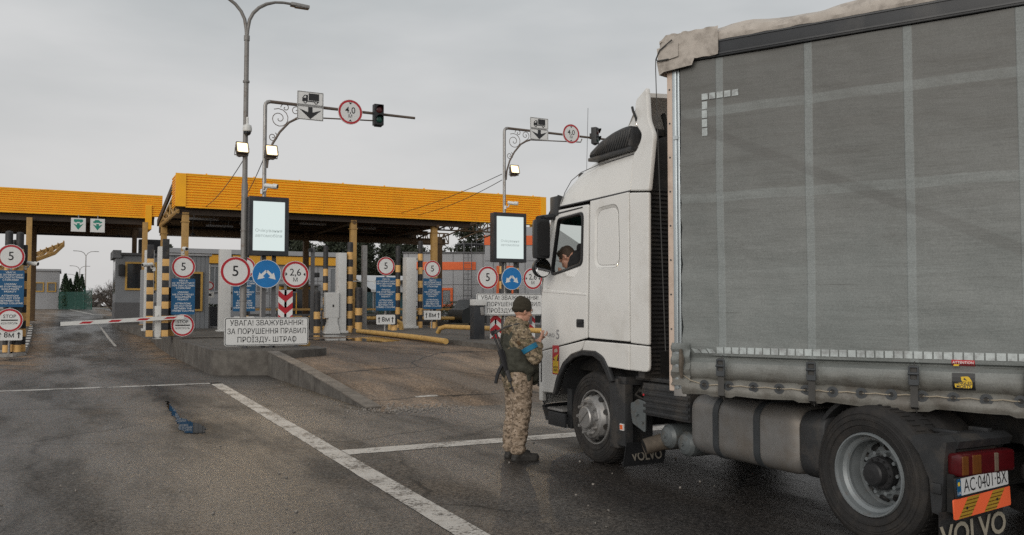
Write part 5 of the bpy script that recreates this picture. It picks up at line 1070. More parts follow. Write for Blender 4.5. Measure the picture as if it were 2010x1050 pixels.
# dark parked car
pc = thing('parked_car', 'dark estate car parked behind the barrier cabinet, mostly hidden', 'car', (18.9, 38.6, .62))
prof = [(-2.15, .25), (-2.2, .55), (-2.12, .92), (-1.85, 1.02), (-1.6, 1.42), (-1.1, 1.52), (.3, 1.5), (1.1, 1.02), (2.0, .85), (2.2, .6), (2.15, .25)]
b = MB(); b.loft([[(x, yy, z) for x, z in [(px * (1 - .02 * (abs(yy) > .7)), .25 + (pz - .25) * (1 if abs(yy) < .8 else .97)) for px, pz in prof]] for yy in (-.86, -.8, .8, .86)], caps=True); b.build('body', 'car_dark', pc)
b = MB(); b.poly([(-1.62, 1.0), (-1.45, 1.38), (-.5, 1.43), (-.5, 1.0)], fr((0, -.862, 0)), .004); b.poly([(-.42, 1.0), (-.42, 1.43), (.25, 1.42), (.85, 1.0)], fr((0, -.862, 0)), .004); b.build('side_window', 'window_dark', pc)
for x in (-1.4, 1.35):
    b = MB(); b.lathe([(.06, 0), (.2, .01), (.22, .03), (.31, .03), (.33, .0), (.33, -.2)], fr((x, -.84, .33)), 24, mis=[1, 1, 1, 0, 0]); b.build('wheel', ['rubber', 'alloy'], pc)

# ------------------------------------------------------------------ tractor unit (world: left side at X=5.0, front at Y=9.3, axles at Y=7.88 and Y=4.31)
tr_ = thing('lorry_tractor', 'white high-roofed lorry tractor unit, cab facing away toward the lanes', 'lorry', (6.25, 6.6, 0))
XL = 5.0; SD = fr((XL, 0, 0), SIDE)                             # u = -y
def sp(pts): return [(-y, z) for y, z in pts][::-1]
def mir(b):                                                     # the same panel on the other side of the cab
    c = MB(); c.v = [V((12.5 - p.x, p.y, p.z)) for p in b.v]; c.f = [f[::-1] for f in b.f]; c.m = b.m[:]; return c
def both(name, b, m, parent=None): b.build(name, m, parent or tr_, True); mir(b).build(name, m, parent or tr_, True)
win = rnd_poly([(8.70, 2.035), (8.54, 2.665), (7.985, 2.69), (8.0, 2.13), (8.04, 2.09)], [.10, .07, .09, .02, .02])
win = rnd_poly([(8.71, 2.01), (8.535, 2.67), (7.985, 2.695), (8.01, 2.115)], [.10, .06, .08, .07], 5)
door = rnd_poly([(8.93, 1.145), (8.93, 1.85), (8.565, 2.765), (7.885, 2.765), (7.925, 1.325)], [.02, .2, .06, .03, .02])
b = MB(); b.panel([sp(door), sp(win)], SD, .03, .010); bm_ = b
# the near door carries its handle, seal, lettering
d_ = b.build('door', 'white_paint', tr_, True); mir(b).build('door', 'white_paint', tr_, True)
def sub(b, name, m, par): o = b.build(name, m, None); o.data.transform(wm(tr_).inverted()); o.parent = par; return o
b = MB(); wi = rnd_poly([(8.685, 2.04), (8.525, 2.645), (8.01, 2.67), (8.035, 2.14)], [.09, .05, .07, .06], 5); b.panel([sp(win), sp(wi)], fr((XL - .004, 0, 0), SIDE), .05, .006); sub(b, 'window_seal', 'black_plastic', d_)
b = MB(); b.panel([sp(rrect(7.985, 1.435, 8.135, 1.525, .012))], fr((XL - .016, 0, 0), SIDE), .012, .004); b.b2((XL - .03, 8.0, 1.475), (XL - .018, 8.12, 1.512), bev=.005); sub(b, 'handle', 'black_plastic', d_)
b = MB(); T = fr((XL - .018, 8.72, 1.33), SIDE); b.text('EURO', .062, T, (0, 0), 0, 0, 1.25); b.text('5', .15, T, (.175, .01), 0, 0, 1.1, bold=.01); sub(b, 'lettering', 'lettering_grey', d_)
b = MB(); b.panel([sp(rnd_poly([(8.88, 1.83), (8.88, 1.865), (7.93, 1.80), (7.93, 1.78)], .01))], fr((XL - .014, 0, 0), SIDE), .012, .005); b.b2((XL - .022, 8.74, 1.875), (XL - .012, 8.79, 1.895)); sub(b, 'crease', 'white_paint', d_)
b = MB(); b.panel([sp(rnd_poly([(8.545, 2.715), (8.0, 2.735), (8.0, 2.75), (8.56, 2.735)], .002))], fr((XL - .016, 0, 0), SIDE), .006, .002); sub(b, 'rain_strip', 'black_plastic', d_)
# A pillar strip and curved front corner, windscreen
def plan(z, back=0):                                            # half of the front in plan, from the left side round to the middle
    return [(5.0, 8.72 - back, z), (5.0, 8.86 - back, z), (5.03, 9.0 - back, z), (5.1, 9.10 - back, z), (5.25, 9.19 - back, z), (5.6, 9.26 - back, z), (6.25, 9.29 - back, z)]
def full(h): return h + [(12.5 - x, y, z) for x, y, z in h[-2::-1]]
b = MB(); R1 = [full(plan(z, bk)[1:]) for z, bk in ((1.0, 0), (1.5, -.01), (1.86, .0), (2.0, .03))]
R1 = [[(x, max(y, 8.935) if abs(x - 6.25) > 1.24 else y, z) for x, y, z in r] for r in R1]; b.loft(R1, closed=False); b.build('front_panel', 'white_paint', tr_, True)
b = MB()
for s_ in (1, -1):
    P = [(5.0, 8.925, 1.88), (5.02, 9.0, 1.95), (5.03, 8.95, 2.02), (5.03, 8.70, 2.72), (5.0, 8.575, 2.775)]
    q = [(x if s_ > 0 else 12.5 - x, y, z) for x, y, z in P]; b.add(q, [(0, 1, 2, 3, 4) if s_ < 0 else (4, 3, 2, 1, 0)]); b.tube([q[2], q[3]], .03, 8); b.build('pillar', 'white_paint', tr_, True); b = MB()
b = MB(); b.loft([full([(x, y - .03, 2.02) for x, y, z in plan(2.0, 0)[2:]]), full([(x + .02, y - .35, 2.76) for x, y, z in plan(2.0, 0)[2:]])], closed=False); b.build('windscreen', 'glass', tr_, True)
b = MB(); b.loft([full([(x + .02, y - .34, 2.635) for x, y, z in plan(2.0, 0)[2:]]), full([(x + .04, y - .38, 2.74) for x, y, z in plan(2.0, 0)[2:]])], closed=False); b.build('sun_blind', 'tint', tr_, True)
# rear side panel with pressed recess, lower panels, skirts
rp = [(7.855, 2.765), (7.855, 2.795), (7.137, 2.81), (7.137, 1.312), (7.893, 1.326)]
b = MB(); rc = rnd_poly([(7.77, 2.07), (7.75, 2.70), (7.32, 2.715), (7.30, 2.06)], .12, 6); rc2 = rnd_poly([(7.745, 2.095), (7.725, 2.675), (7.345, 2.69), (7.325, 2.085)], .11, 6)
b.panel([sp(rnd_poly(rp, [.02, .01, .02, .02, .02])), sp(rc)], SD, .03, .009); b.panel([sp(rc2)], fr((XL + .006, 0, 0), SIDE), .02, .008)
n = len(rc); A = sp(rc); B = sp(rc2); b.add([(u, v_, .014) for u, v_ in A] + [(u, v_, .002) for u, v_ in B], [(k, (k + 1) % n, n + (k + 1) % n, n + k) for k in range(n)], 0, SD); both('rear_side_panel', b, 'white_paint')
b = MB(); b.b2((XL - .014, 7.14, 2.0), (XL - .012, 7.86, 2.006)); b.build('panel_joint', 'panel_dark', tr_, True)
b = MB(); b.panel([sp(rnd_poly([(8.965, 1.132), (7.97, 1.298), (8.04, 1.19), (8.24, 1.13), (8.40, 1.03), (8.53, .87), (8.63, .675), (8.965, .66)], [.02, .02, .03, .1, .1, .05, .02, .06]))], SD, .035, .010); both('front_wing', b, 'white_paint')
b = MB(); b.panel([sp(rnd_poly([(7.955, 1.298), (7.14, 1.288), (7.14, 1.03), (7.52, 1.04), (7.60, 1.135), (7.75, 1.185), (8.025, 1.185)], [.02, .01, .01, .01, .05, .06, .02]))], SD, .035, .010); both('side_skirt', b, 'white_paint')
b = MB(); b.panel([sp(rnd_poly([(7.128, 1.288), (6.815, 1.28), (6.815, 1.03), (7.128, 1.03)], [.01, .02, .06, .01]))], SD, .035, .012); b.panel([sp(rnd_poly([(7.118, 2.80), (7.118, 1.30), (6.815, 1.29), (6.80, 2.765)], [.02, .02, .02, .02]))], SD, .035, .012); both('side_fairing', b, 'white_paint')
# wheel-arch trim
arc_o = [(8.66, .655), (8.56, .87), (8.42, 1.04), (8.24, 1.145), (8.02, 1.195), (7.75, 1.195), (7.60, 1.14), (7.51, 1.04), (7.42, .90)]; arc_i = [(8.55, .66), (8.46, .85), (8.33, .99), (8.15, 1.075), (7.98, 1.105), (7.80, 1.10), (7.68, 1.05), (7.60, .97), (7.52, .87)]
arc_i = [(a[0] + (c[0] - a[0]) * .66, a[1] + (c[1] - a[1]) * .66) for a, c in zip(arc_o, arc_i)]
b = MB(); b.panel([sp(rnd_poly(arc_o + arc_i[::-1], .02, 2))], fr((XL - .006, 0, 0), SIDE), .05, .012); b.loft([[(XL + .03, y, z) for y, z in arc_i], [(XL + .75, y, z) for y, z in arc_i]], closed=False); both('wheel_arch', b, 'dark_plastic')
# bumper corner with slot, step
b = MB(); R2 = [[(x + dx, max(y, 8.97) if x < 5.02 else y, z) for x, y, z in plan(z)[1:]] for z, dx in ((.50, .04), (.62, .0), (.95, 0), (.985, .0))]; b.loft([full(r) for r in R2], closed=False); b.build('front_bumper', 'white_paint', tr_, True)
b = MB(); b.b2((4.985, 8.90, .56), (5.03, 8.99, 1.12), bev=.012); b.build('bumper_end', 'white_paint', tr_, True)
b = MB(); b.b2((4.974, 8.985, .72), (5.02, 9.015, 1.12), bev=.012); b.b2((4.978, 8.915, .78), (4.99, 8.935, 1.05)); b.build('bumper_slot', 'black_plastic', tr_, True)
b = MB(); R2 = [[(x + dx, (max(y, 8.80)), z) for x, y, z in plan(z)] for z, dx in ((.27, .16), (.34, .05), (.49, .0))]; b.loft([full(r) for r in R2], closed=False); b.b2((5.0, 8.42, .30), (5.03, 8.8, .46), bev=.01); b.b2((5.02, 8.43, .34), (5.5, 8.9, .39)); b.b2((5.5, 8.4, .3), (5.55, 8.95, 1.1)); b.b2((5.05, 8.35, .3), (5.5, 8.45, .74)); b.build('lower_bumper', 'black_plastic', tr_, True)
b = MB(); b.b2((4.992, 8.46, .475), (5.3, 8.80, .50), bev=.006)
for k in range(6): b.b2((5.0, 8.48 + k * .052, .5), (5.28, 8.50 + k * .052, .508))
b.build('step', 'alloy', tr_, True)
# dark inner liner: floor, far wall, seat, wheel
b = MB(); b.b2((5.06, 7.0, 1.25), (7.44, 8.95, 1.3)); b.b2((5.04, 7.0, 1.2), (5.06, 7.92, 2.78)); b.b2((7.44, 7.0, 1.2), (7.46, 7.92, 2.78)); b.b2((5.04, 7.9, 1.2), (5.06, 8.9, 1.98)); b.b2((7.44, 7.9, 1.2), (7.46, 8.9, 1.98)); b.b2((5.05, 7.0, 2.775), (7.45, 8.6, 2.79)); b.b2((5.1, 8.62, 1.5), (7.4, 9.05, 2.0), bev=.06); b.b2((6.0, 8.4, 1.3), (6.5, 8.7, 1.9), bev=.05); b.build('cabin_lining', 'interior', tr_, True)
b = MB(); b.b2((5.35, 7.95, 1.55), (5.85, 8.4, 1.72), bev=.06); b.b2((5.35, 7.84, 1.65), (5.85, 7.99, 2.35), bev=.06); b.b2((6.7, 7.95, 1.55), (7.2, 8.4, 1.72), bev=.06); b.b2((6.7, 7.84, 1.65), (7.2, 7.99, 2.4), bev=.06); b.build('seat', 'interior', tr_, True)
b = MB(); T = Matrix.Translation((5.68, 8.60, 2.06)) @ Matrix.Rotation(R(-35), 4, 'X'); b.tube([T @ V((.21 * cos(2 * pi * k / 24), .21 * sin(2 * pi * k / 24), 0)) for k in range(25)], .017, 6); b.tube([T @ V((-.2, 0, 0)), T @ V((.2, 0, 0))], .02, 6); b.build('steering_wheel', 'interior', tr_, True)
b = MB(); b.b2((5.15, 8.70, 2.0), (5.6, 8.95, 2.05), bev=.015); b.build('dashboard_tray', 'interior_grey', tr_, True)
# roof
def rz_(y): return lerp(-y, [(-8.64, 2.81), (-8.56, 2.93), (-8.45, 3.05), (-8.30, 3.16), (-8.1, 3.26), (-7.85, 3.34), (-7.5, 3.41), (-7.1, 3.45)])
def ri(y): return lerp(-y, [(-8.64, .03), (-8.4, .09), (-8.0, .13), (-7.1, .14)])
b = MB(); rings = []
for y in (8.66, 8.64, 8.60, 8.56, 8.50, 8.45, 8.38, 8.30, 8.2, 8.1, 7.98, 7.85, 7.65, 7.4, 7.135):
    t_ = rz_(y); i_ = ri(y); h = t_ - 2.8
    half = [(5.0, y, 2.80), (5.0 + i_ * .25, y, 2.8 + h * .35), (5.0 + i_ * .7, y, 2.8 + h * .7), (5.0 + i_ * 1.25, y, 2.8 + h * .90), (5.0 + i_ * 2.3, y, 2.8 + h * .985), (5.75, y + .05 * (y > 7.9), t_), (6.25, y + .07 * (y > 7.9), t_ + .01)]
    rings.append(full(half))
b.loft(rings, closed=False); b.build('roof', 'white_paint', tr_, True)
b = MB()                                                        # pressed line round the roof side
P = [(8.50, 2.83), (8.44, 2.96), (8.33, 3.08), (8.15, 3.15), (7.8, 3.19), (7.16, 3.205)]
b.tube([(5.0 + ri(y) * .45 * (z - 2.75) / .35 - .001, y, z) for y, z in P], .0045, 5); b.tube([(4.998, 8.62, 2.80), (4.995, 7.9, 2.806), (4.995, 7.13, 2.818)], .008, 5); b.build('roof_joint', 'panel_dark', tr_, True)
# upper fairing, deflector
b = MB(); M_ = Matrix.Translation((5.0, 0, 2.8)) @ Matrix.Rotation(R(7), 4, 'Y') @ Matrix.Translation((-5.0, 0, -2.8))
uf = rnd_poly([(7.12, 2.815), (7.12, 3.20), (7.05, 3.24), (7.0, 3.37), (7.13, 3.50), (7.17, 3.60), (7.17, 3.765), (7.0, 3.86), (6.95, 3.66), (6.92, 3.52), (6.80, 3.34), (6.80, 2.78)], [.02, .05, .04, .05, .06, .05, .03, .02, .05, .06, .05, .03])
b.panel([sp(uf)], M_ @ fr((XL + .01, 0, 0), SIDE), .05, .014); b.panel([sp(rnd_poly([(7.18, 3.50), (7.17, 3.72), (7.5, 3.36)], .03))], M_ @ fr((XL + .06, 0, 0), SIDE), .04, .01); both('upper_fairing', b, 'white_paint')
b = MB(); rings = []
for y, z in ((7.42, 3.47), (7.33, 3.58), (7.25, 3.68), (7.14, 3.77), (6.98, 3.83)):
    rings.append([(5.13 + 2.24 * k / 12, y, z + .05 * sin(pi * k / 12) - .04) for k in range(13)])
rings += [[(x, y + .01, z - .04) for x, y, z in r] for r in rings[::-1]]; b.loft(rings, closed=False); b.build('wind_deflector', 'white_paint', tr_, True)
b = MB(); b.tube([(5.4, 7.02, 3.35), (5.5, 7.25, 3.7)], .025, 6); b.tube([(5.75, 7.0, 3.35), (5.95, 7.1, 3.72)], .03, 6); b.tube([(7.0, 7.02, 3.35), (7.0, 7.25, 3.7)], .025, 6); b.b2((5.2, 7.1, 3.40), (7.3, 7.3, 3.47)); b.build('deflector_strut', 'chassis', tr_, True)
# air intake box with slanted louvres
vo_ = rnd_poly([(7.93, 3.27), (7.92, 3.33), (7.71, 3.42), (7.47, 3.475), (7.28, 3.495), (7.16, 3.49), (7.145, 3.41), (7.15, 3.26)], [.02, .03, .05, .05, .04, .03, .02, .03])
b = MB(); T = Matrix.Translation((5.04, 0, 0)) @ fr((0, 0, 0), SIDE); b.panel([sp(vo_)], Matrix.Translation((5.145, 0, 0)) @ fr((0, 0, 0), SIDE), .26, .03)
for k in range(16):
    y = 7.22 + k * .045; top = lerp(-y, [(-7.93, 3.32), (-7.7, 3.41), (-7.4, 3.47), (-7.1, 3.48)]) - .02
    if y + .06 < 7.90: b.tube([(5.008, y, 3.285), (5.008, y - .05, (3.285 + top) / 2), (5.02, y - .07, top)], .011, 4)
b.build('air_intake', 'dark_plastic', tr_, True)
b = MB(); b.b2((5.02, 7.14, 3.235), (5.3, 7.95, 3.275), bev=.012); b.build('intake_base', 'dark_plastic', tr_, True)
b = MB(); b.tube([(5.1, 7.13, 3.49), (5.07, 7.12, 3.56), (5.05, 7.14, 3.63), (5.06, 7.17, 3.68)], .014, 6); b.build('hose', 'black_plastic', tr_, True)
b = MB(); b.box((5.30, 8.44, 3.14), (.14, .12, .12), bev=.03); b.tube([(5.30, 8.42, 3.2), (5.31, 8.40, 3.95)], .003, 4); b.build('aerial', 'black_plastic', tr_, True)
# rear wall of the cab
b = MB(); P = rnd_poly([(5.03, .95), (7.47, .95), (7.47, 2.75), (7.38, 3.15), (7.25, 3.37), (5.25, 3.37), (5.12, 3.15), (5.03, 2.75)], [.02, .02, .1, .1, .15, .15, .1, .1], 6); b.poly(P, fr((0, 6.93, 0)), .10, d0=-.12)
for k in range(44): z = 1.0 + k * .042; b.b2((5.06, 6.92, z), (7.44, 6.932, z + .022))
b.tube([(5.45, 6.92, 3.28), (5.46, 6.9, 3.1), (5.5, 6.89, 2.6), (5.48, 6.88, 1.6)], .03, 6); b.build('rear_wall', 'dark_plastic', tr_, True)
# sun visor, mirrors
b = MB(); b.loft([full([(x - .02, y - .30, 2.70) for x, y, z in plan(2)[2:]]), full([(x - .03, y - .20, 2.73) for x, y, z in plan(2)[2:]]), full([(x - .01, y - .40, 2.95) for x, y, z in plan(2)[2:]]), full([(x - .0, y - .47, 2.93) for x, y, z in plan(2)[2:]])], closed=False); b.b2((4.97, 8.52, 2.70), (5.05, 8.70, 2.93), bev=.02); b.build('sun_visor', 'dark_plastic', tr_, True)
for s_ in (0, 1):
    fx = (lambda x: x) if s_ == 0 else (lambda x: 12.5 - x)
    b = MB(); b.tube([(fx(5.02), 8.62, 2.70), (fx(4.86), 8.66, 2.68), (fx(4.76), 8.60, 2.66)], .035, 8); b.build('mirror_arm', 'black_plastic', tr_, True); b = MB(); b.tube([(fx(4.79), 8.60, 2.3), (fx(4.80), 8.62, 2.1)], .03, 8); b.build('mirror_stem', 'black_plastic', tr_, True)
    b = MB(); b.box((fx(4.80), 8.60, 2.43), (.19, .13, .46), bev=.06); mh = b.build('mirror', 'black_plastic', tr_, True)
    b = MB(); b.panel([rrect(-.075, -.195, .075, .195, .04)], fr((fx(4.802), 8.533, 2.43)), .006, .001); sub(b, 'mirror_glass', 'interior', mh)
    b = MB(); b.lathe([(.001, .09), (.07, .075), (.105, .03), (.112, -.02), (.105, -.04)], Matrix.Translation((fx(4.80), 8.60, 2.10)) @ Matrix.Rotation(R(-90), 4, 'X') @ Matrix.Diagonal((1, 1.02, 1, 1)), 20); mh = b.build('wide_mirror', 'black_plastic', tr_, True)
    b = MB(); b.panel([circ(.098, 20)], fr((fx(4.80), 8.562, 2.10)), .006, .001); b.panel([rnd_poly([(-.085, -.045), (-.03, -.095), (.055, -.085), (.075, -.05), (-.07, .0)], .01)], fr((fx(4.80), 8.556, 2.10)), .008, .001); sub(b, 'mirror_glass', 'mirror_glass', mh)
# warning sticker on the wing
b = MB(); T = fr((XL - .021, 8.585, 1.055), SIDE); b.sheet(rrect(-.075, -.165, .075, .165, .012), T, 0, 2); b.sheet(rrect(-.063, -.152, .063, -.01, .006), T, .001, 1); b.sheet([(-.063, .0), (.063, -.01), (.063, .06), (.02, .05), (-.03, .03)], T, .0015, 3); b.sheet([(-.05, .02), (.06, .07), (.02, -.03)], T, .002, 1)
b.sheet([(-.04, .085), (-.02, .12), (.03, .13), (.05, .10), (.02, .085)], T, .0016, 4); b.text('ANGLES', .032, T, (0, -.085), .002, 3, .9, bold=.02); b.text('MORTS', .032, T, (0, -.12), .002, 3, .9, bold=.02); b.build('warning_sticker', ['sign_white', 'sticker_yellow', 'sticker_red', 'sign_black', 'post_beige'], tr_, True)
# chassis, battery box, air tanks, exhaust
b = MB(); b.b2((5.85, 3.2, .72), (5.93, 9.0, .98)); b.b2((6.57, 3.2, .72), (6.65, 9.0, .98))
for y in (3.4, 4.6, 5.6, 6.6): b.b2((5.9, y, .75), (6.6, y + .12, .95))
b.b2((5.45, 3.9, .4), (7.05, 4.7, .62)); b.b2((5.5, 7.7, .38), (7.0, 8.05, .6)); b.b2((5.2, 6.9, .95), (7.3, 8.6, 1.22)); b.b2((5.6, 6.9, .5), (6.9, 8.9, 1.2), bev=.1); b.b2((5.85, 3.6, .98), (6.65, 5.9, 1.03)); b.b2((5.4, 6.3, .42), (7.1, 6.95, .98), bev=.03); b.b2((5.95, 5.3, .5), (6.55, 6.3, .95)); b.build('chassis', 'chassis', tr_, True)
b = MB(); b.b2((5.78, 4.2, 1.03), (6.72, 5.5, 1.09), bev=.03); b.build('fifth_wheel', 'chassis', tr_, True)
b = MB(); b.b2((5.06, 6.30, .60), (5.6, 7.02, .92), bev=.03)
for k in range(5): b.b2((5.045, 6.31, .625 + .058 * k), (5.07, 7.0, .655 + .058 * k), bev=.008)
b.b2((5.1, 6.32, .93), (5.7, 7.2, .97), bev=.012); b.build('battery_box', 'dark_plastic', tr_, True)
b = MB(); b.cyl((5.05, 6.985, .80), (5.04, 6.985, .80), .011); b.build('marker_light', 'sticker_red', tr_, True)
b = MB(); b.panel([sp(rnd_poly([(7.22, .70), (7.22, .62), (7.19, .50), (6.98, .43), (6.97, .73), (7.1, .75), (7.17, .71)], .02))], fr((5.06, 0, 0), SIDE), .02, .006); b.cyl((5.05, 7.10, .60), (5.03, 7.10, .60), .02); b.cyl((5.05, 7.0, .53), (5.03, 7.0, .53), .012); b.build('bracket_plate', 'tank_blue', tr_, True)
b = MB(); b.tube([(5.2, 7.2, .76), (5.12, 7.15, .82), (5.12, 7.05, .84), (5.2, 6.9, .8)], .02, 6); b.tube([(5.15, 7.12, .9), (5.1, 7.08, .8), (5.15, 6.98, .76)], .014, 6); b.tube([(5.2, 7.22, .86), (5.08, 7.17, .78), (5.12, 7.1, .74)], .012, 6); b.build('hose', 'chassis', tr_, True)
for y, z in ((6.74, .42), (6.47, .385)):
    b = MB(); b.lathe([(.001, .032), (.05, .028), (.09, .012), (.115, -.02), (.118, -.05), (.118, -.5), (.001, -.5)], fr((5.14, y, z), SIDE), 28); b.cyl((5.12, y, z), (5.095, y, z), .014); b.build('air_tank', 'tank_blue', tr_, True)
b = MB(); b.tube([(5.45, 6.70, .36), (5.3, 6.80, .36), (5.18, 6.89, .345), (5.02, 6.95, .30)], [.075, .08, .082, .078], 16, caps=False); b.tube([(5.022, 6.95, .30), (5.03, 6.947, .303)], [.072, .072], 16, 1); b.build('exhaust_pipe', ['rust_pipe', 'chassis'], tr_, True)
# front mudguard rear part, flap
b = MB(); b.b2((5.01, 7.38, .22), (5.45, 7.54, .93), bev=.03); b.b2((5.0, 7.24, .26), (5.1, 7.4, .88), bev=.02); b.b2((5.05, 7.30, .86), (5.6, 7.62, .95), bev=.02); b.build('mudguard', 'dark_plastic', tr_, True)
b = MB(); b.b2((4.985, 7.255, .42), (5.0, 7.315, .485)); b.b2((4.98, 7.265, .43), (4.99, 7.305, .475), 1); b.build('reflector', ['sign_white', 'bld_orange'], tr_, True)
b = MB(); b.add([(5.0, 7.22, .30), (5.52, 7.24, .30), (5.52, 7.30, .055), (5.0, 7.28, .055), (5.0, 7.23, .30), (5.52, 7.25, .30), (5.52, 7.31, .055), (5.0, 7.29, .055)], [(3, 2, 1, 0), (4, 5, 6, 7), (0, 4, 7, 3)]); T = fr((5.26, 7.25, .17)) ; T = Matrix.Translation((5.27, 7.255, .16)) @ Matrix.Rotation(R(-13.5), 4, 'X') @ fr((0, 0, 0)); b.text('VOLVO', .125, T, (0, -.01), .006, 1, .9, bold=.02); b.build('mud_flap', ['black_plastic', 'lettering_dim'], tr_, True)
# fuel tank
def tank(y0, y1, x0, x1, z0, z1, r, cap):
    P = rrect(x0, z0, x1, z1, r, 6); cx, cz = (x0 + x1) / 2, (z0 + z1) / 2; rings = []
    for y, k in ((y1, .86), (y1 - cap * .35, .96), (y1 - cap, 1), (y0 + cap, 1), (y0 + cap * .35, .96), (y0, .86)): rings.append([(cx + (x - cx) * k, y, cz + (z - cz) * k) for x, z in P])
    return rings
b = MB(); b.loft(tank(4.98, 6.27, 5.02, 5.62, .345, .875, .14, .10), caps=True); ft = b.build('fuel_tank', 'fuel_metal', tr_, True)
b = MB(); b.loft(tank(4.70, 4.965, 5.03, 5.6, .355, .865, .12, .04), caps=True); b.build('tank_end', 'dark_plastic', tr_, True)
for y in (5.90, 5.40):
    P = rrect(5.012, .337, 5.63, .883, .145, 6); b = MB(); b.loft([[(x, y - .035, z) for x, z in P], [(x, y + .035, z) for x, z in P]], caps=True); q = sub(b, 'strap', 'strap_dark', ft)
b = MB(); b.cyl((5.25, 6.05, .86), (5.25, 6.05, .90), .06, n=20); sub(b, 'filler_cap', 'black_plastic', ft)
# wheels
TYRE = [(.285, -.05), (.29, .0), (.30, .012), (.33, .022), (.40, .028), (.405, .024), (.44, .018), (.468, .0), (.482, -.03), (.485, -.06), (.485, -.25), (.468, -.29), (.42, -.31), (.30, -.30), (.285, -.26)]
def tread(b, T, n=64):
    for k in range(n):
        a = 2 * pi * k / n
        for w0 in (-.09, -.22):
            c = [((.486 + dz) * cos(a + da), (.486 + dz) * sin(a + da), w0 + dw) for dz in (0, .007) for da, dw in ((-.016, -.04), (.016, -.04), (.022, .04), (-.010, .04))]
            b.add(c, [(4, 5, 6, 7), (0, 1, 5, 4), (1, 2, 6, 5), (2, 3, 7, 6), (3, 0, 4, 7)], 0, T)
def wheel(parent, x, y, front, outs=-1, sec=False):
    T = fr((x, y, .483), SIDE) if outs < 0 else Matrix(((0, 0, 1, x), (1, 0, 0, y), (0, 1, 0, .483), (0, 0, 0, 1)))
    b = MB(); b.lathe(TYRE, T, 64); tread(b, T)
    for r_ in (.345, .385, .425): b.lathe([(r_ - .004, .0245 if r_ < .4 else .019), (r_, .032 if r_ < .4 else .026), (r_ + .004, .0245 if r_ < .4 else .019)], T, 64)
    wo = b.build('wheel', 'rubber', parent, True)
    b = MB(); h = MB()
    if front:
        b.lathe([(.292, .004), (.286, .018), (.276, .018), (.268, .0), (.262, -.07), (.254, -.08), (.236, .02), (.215, .062), (.19, .075), (.185, .085), (.16, .088), (.15, .075), (.12, .078), (.118, .13), (.108, .142), (.02, .146), (.001, .146)], T, 48)
        for k in range(10): a = 2 * pi * k / 10; p = T @ V((.168 * cos(a), .168 * sin(a), .08)); q = T @ V((.168 * cos(a), .168 * sin(a), .125)); b.cyl(p, q, .022, .017, n=6)
        for k in range(10):
            a = 2 * pi * (k + .5) / 10; rr = .236; c = T.to_3x3() @ V((cos(a), sin(a), 0)); p = T @ V((rr * cos(a), rr * sin(a), .012)); nn = (T.to_3x3() @ V((cos(a) * .85, sin(a) * .85, .5))).normalized(); h.cyl(p - nn * .005, p + nn * .020, .030, n=14)
        b.tube([T @ V((-.075, -.06, .15)), T @ V((.075, .07, .15))], .006, 4)
    else:
        b.lathe([(.294, .008), (.288, .024), (.278, .024), (.27, .006), (.262, -.03), (.24, -.045), (.232, -.06), (.236, -.09), (.228, -.17), (.212, -.195), (.2, -.20), (.178, -.165), (.150, -.150), (.125, -.150), (.12, -.16), (.001, -.16)], T, 56)
        for k in range(10):
            a = 2 * pi * (k + .3) / 10; rr = .188; p = T @ V((rr * cos(a), rr * sin(a), -.18)); nn = (T.to_3x3() @ V((-cos(a) * .78, -sin(a) * .78, .6))).normalized()
            nn = (T.to_3x3() @ V((cos(a) * .80, sin(a) * .80, .62))).normalized() * 1; h.cyl(p - nn * .02, p + nn * .012, .036, n=18)
        for k in range(10): a = 2 * pi * k / 10; p = T @ V((.142 * cos(a), .142 * sin(a), -.152)); q = T @ V((.142 * cos(a), .142 * sin(a), -.105)); b.cyl(p, q, .017, .014, n=6)
        g = MB(); g.lathe([(.118, -.16), (.118, -.10), (.112, -.09), (.085, -.085), (.08, -.03), (.07, -.018), (.03, -.012), (.001, -.012)], T, 32)
        for k in range(12): a = 2 * pi * k / 12; g.cyl(T @ V((.1 * cos(a), .1 * sin(a), -.09)), T @ V((.1 * cos(a), .1 * sin(a), -.075)), .009, n=6)
        sub2 = g.build('hub', 'hub_dark', None); sub2.data.transform(wm(parent).inverted()); sub2.parent = wo
    o = b.build('rim', 'alloy' if front else 'steel_rim', None); o.data.transform(wm(parent).inverted()); o.parent = wo
    o = h.build('rim_hole', 'chassis', None); o.data.transform(wm(parent).inverted()); o.parent = wo
    if sec: b = MB(); b.lathe([(r_, w_ - .34) for r_, w_ in TYRE], T, 48); b.lathe([(.285, -.40), (.001, -.42)], T, 24); o = b.build('inner_tyre', 'rubber', None); o.data.transform(wm(parent).inverted()); o.parent = wo
    return wo
wheel(tr_, 5.06, 7.885, True); wheel(tr_, 5.04, 4.31, False, sec=True)
wheel(tr_, 7.44, 7.885, True, 1); wheel(tr_, 7.46, 4.31, False, 1, sec=True)
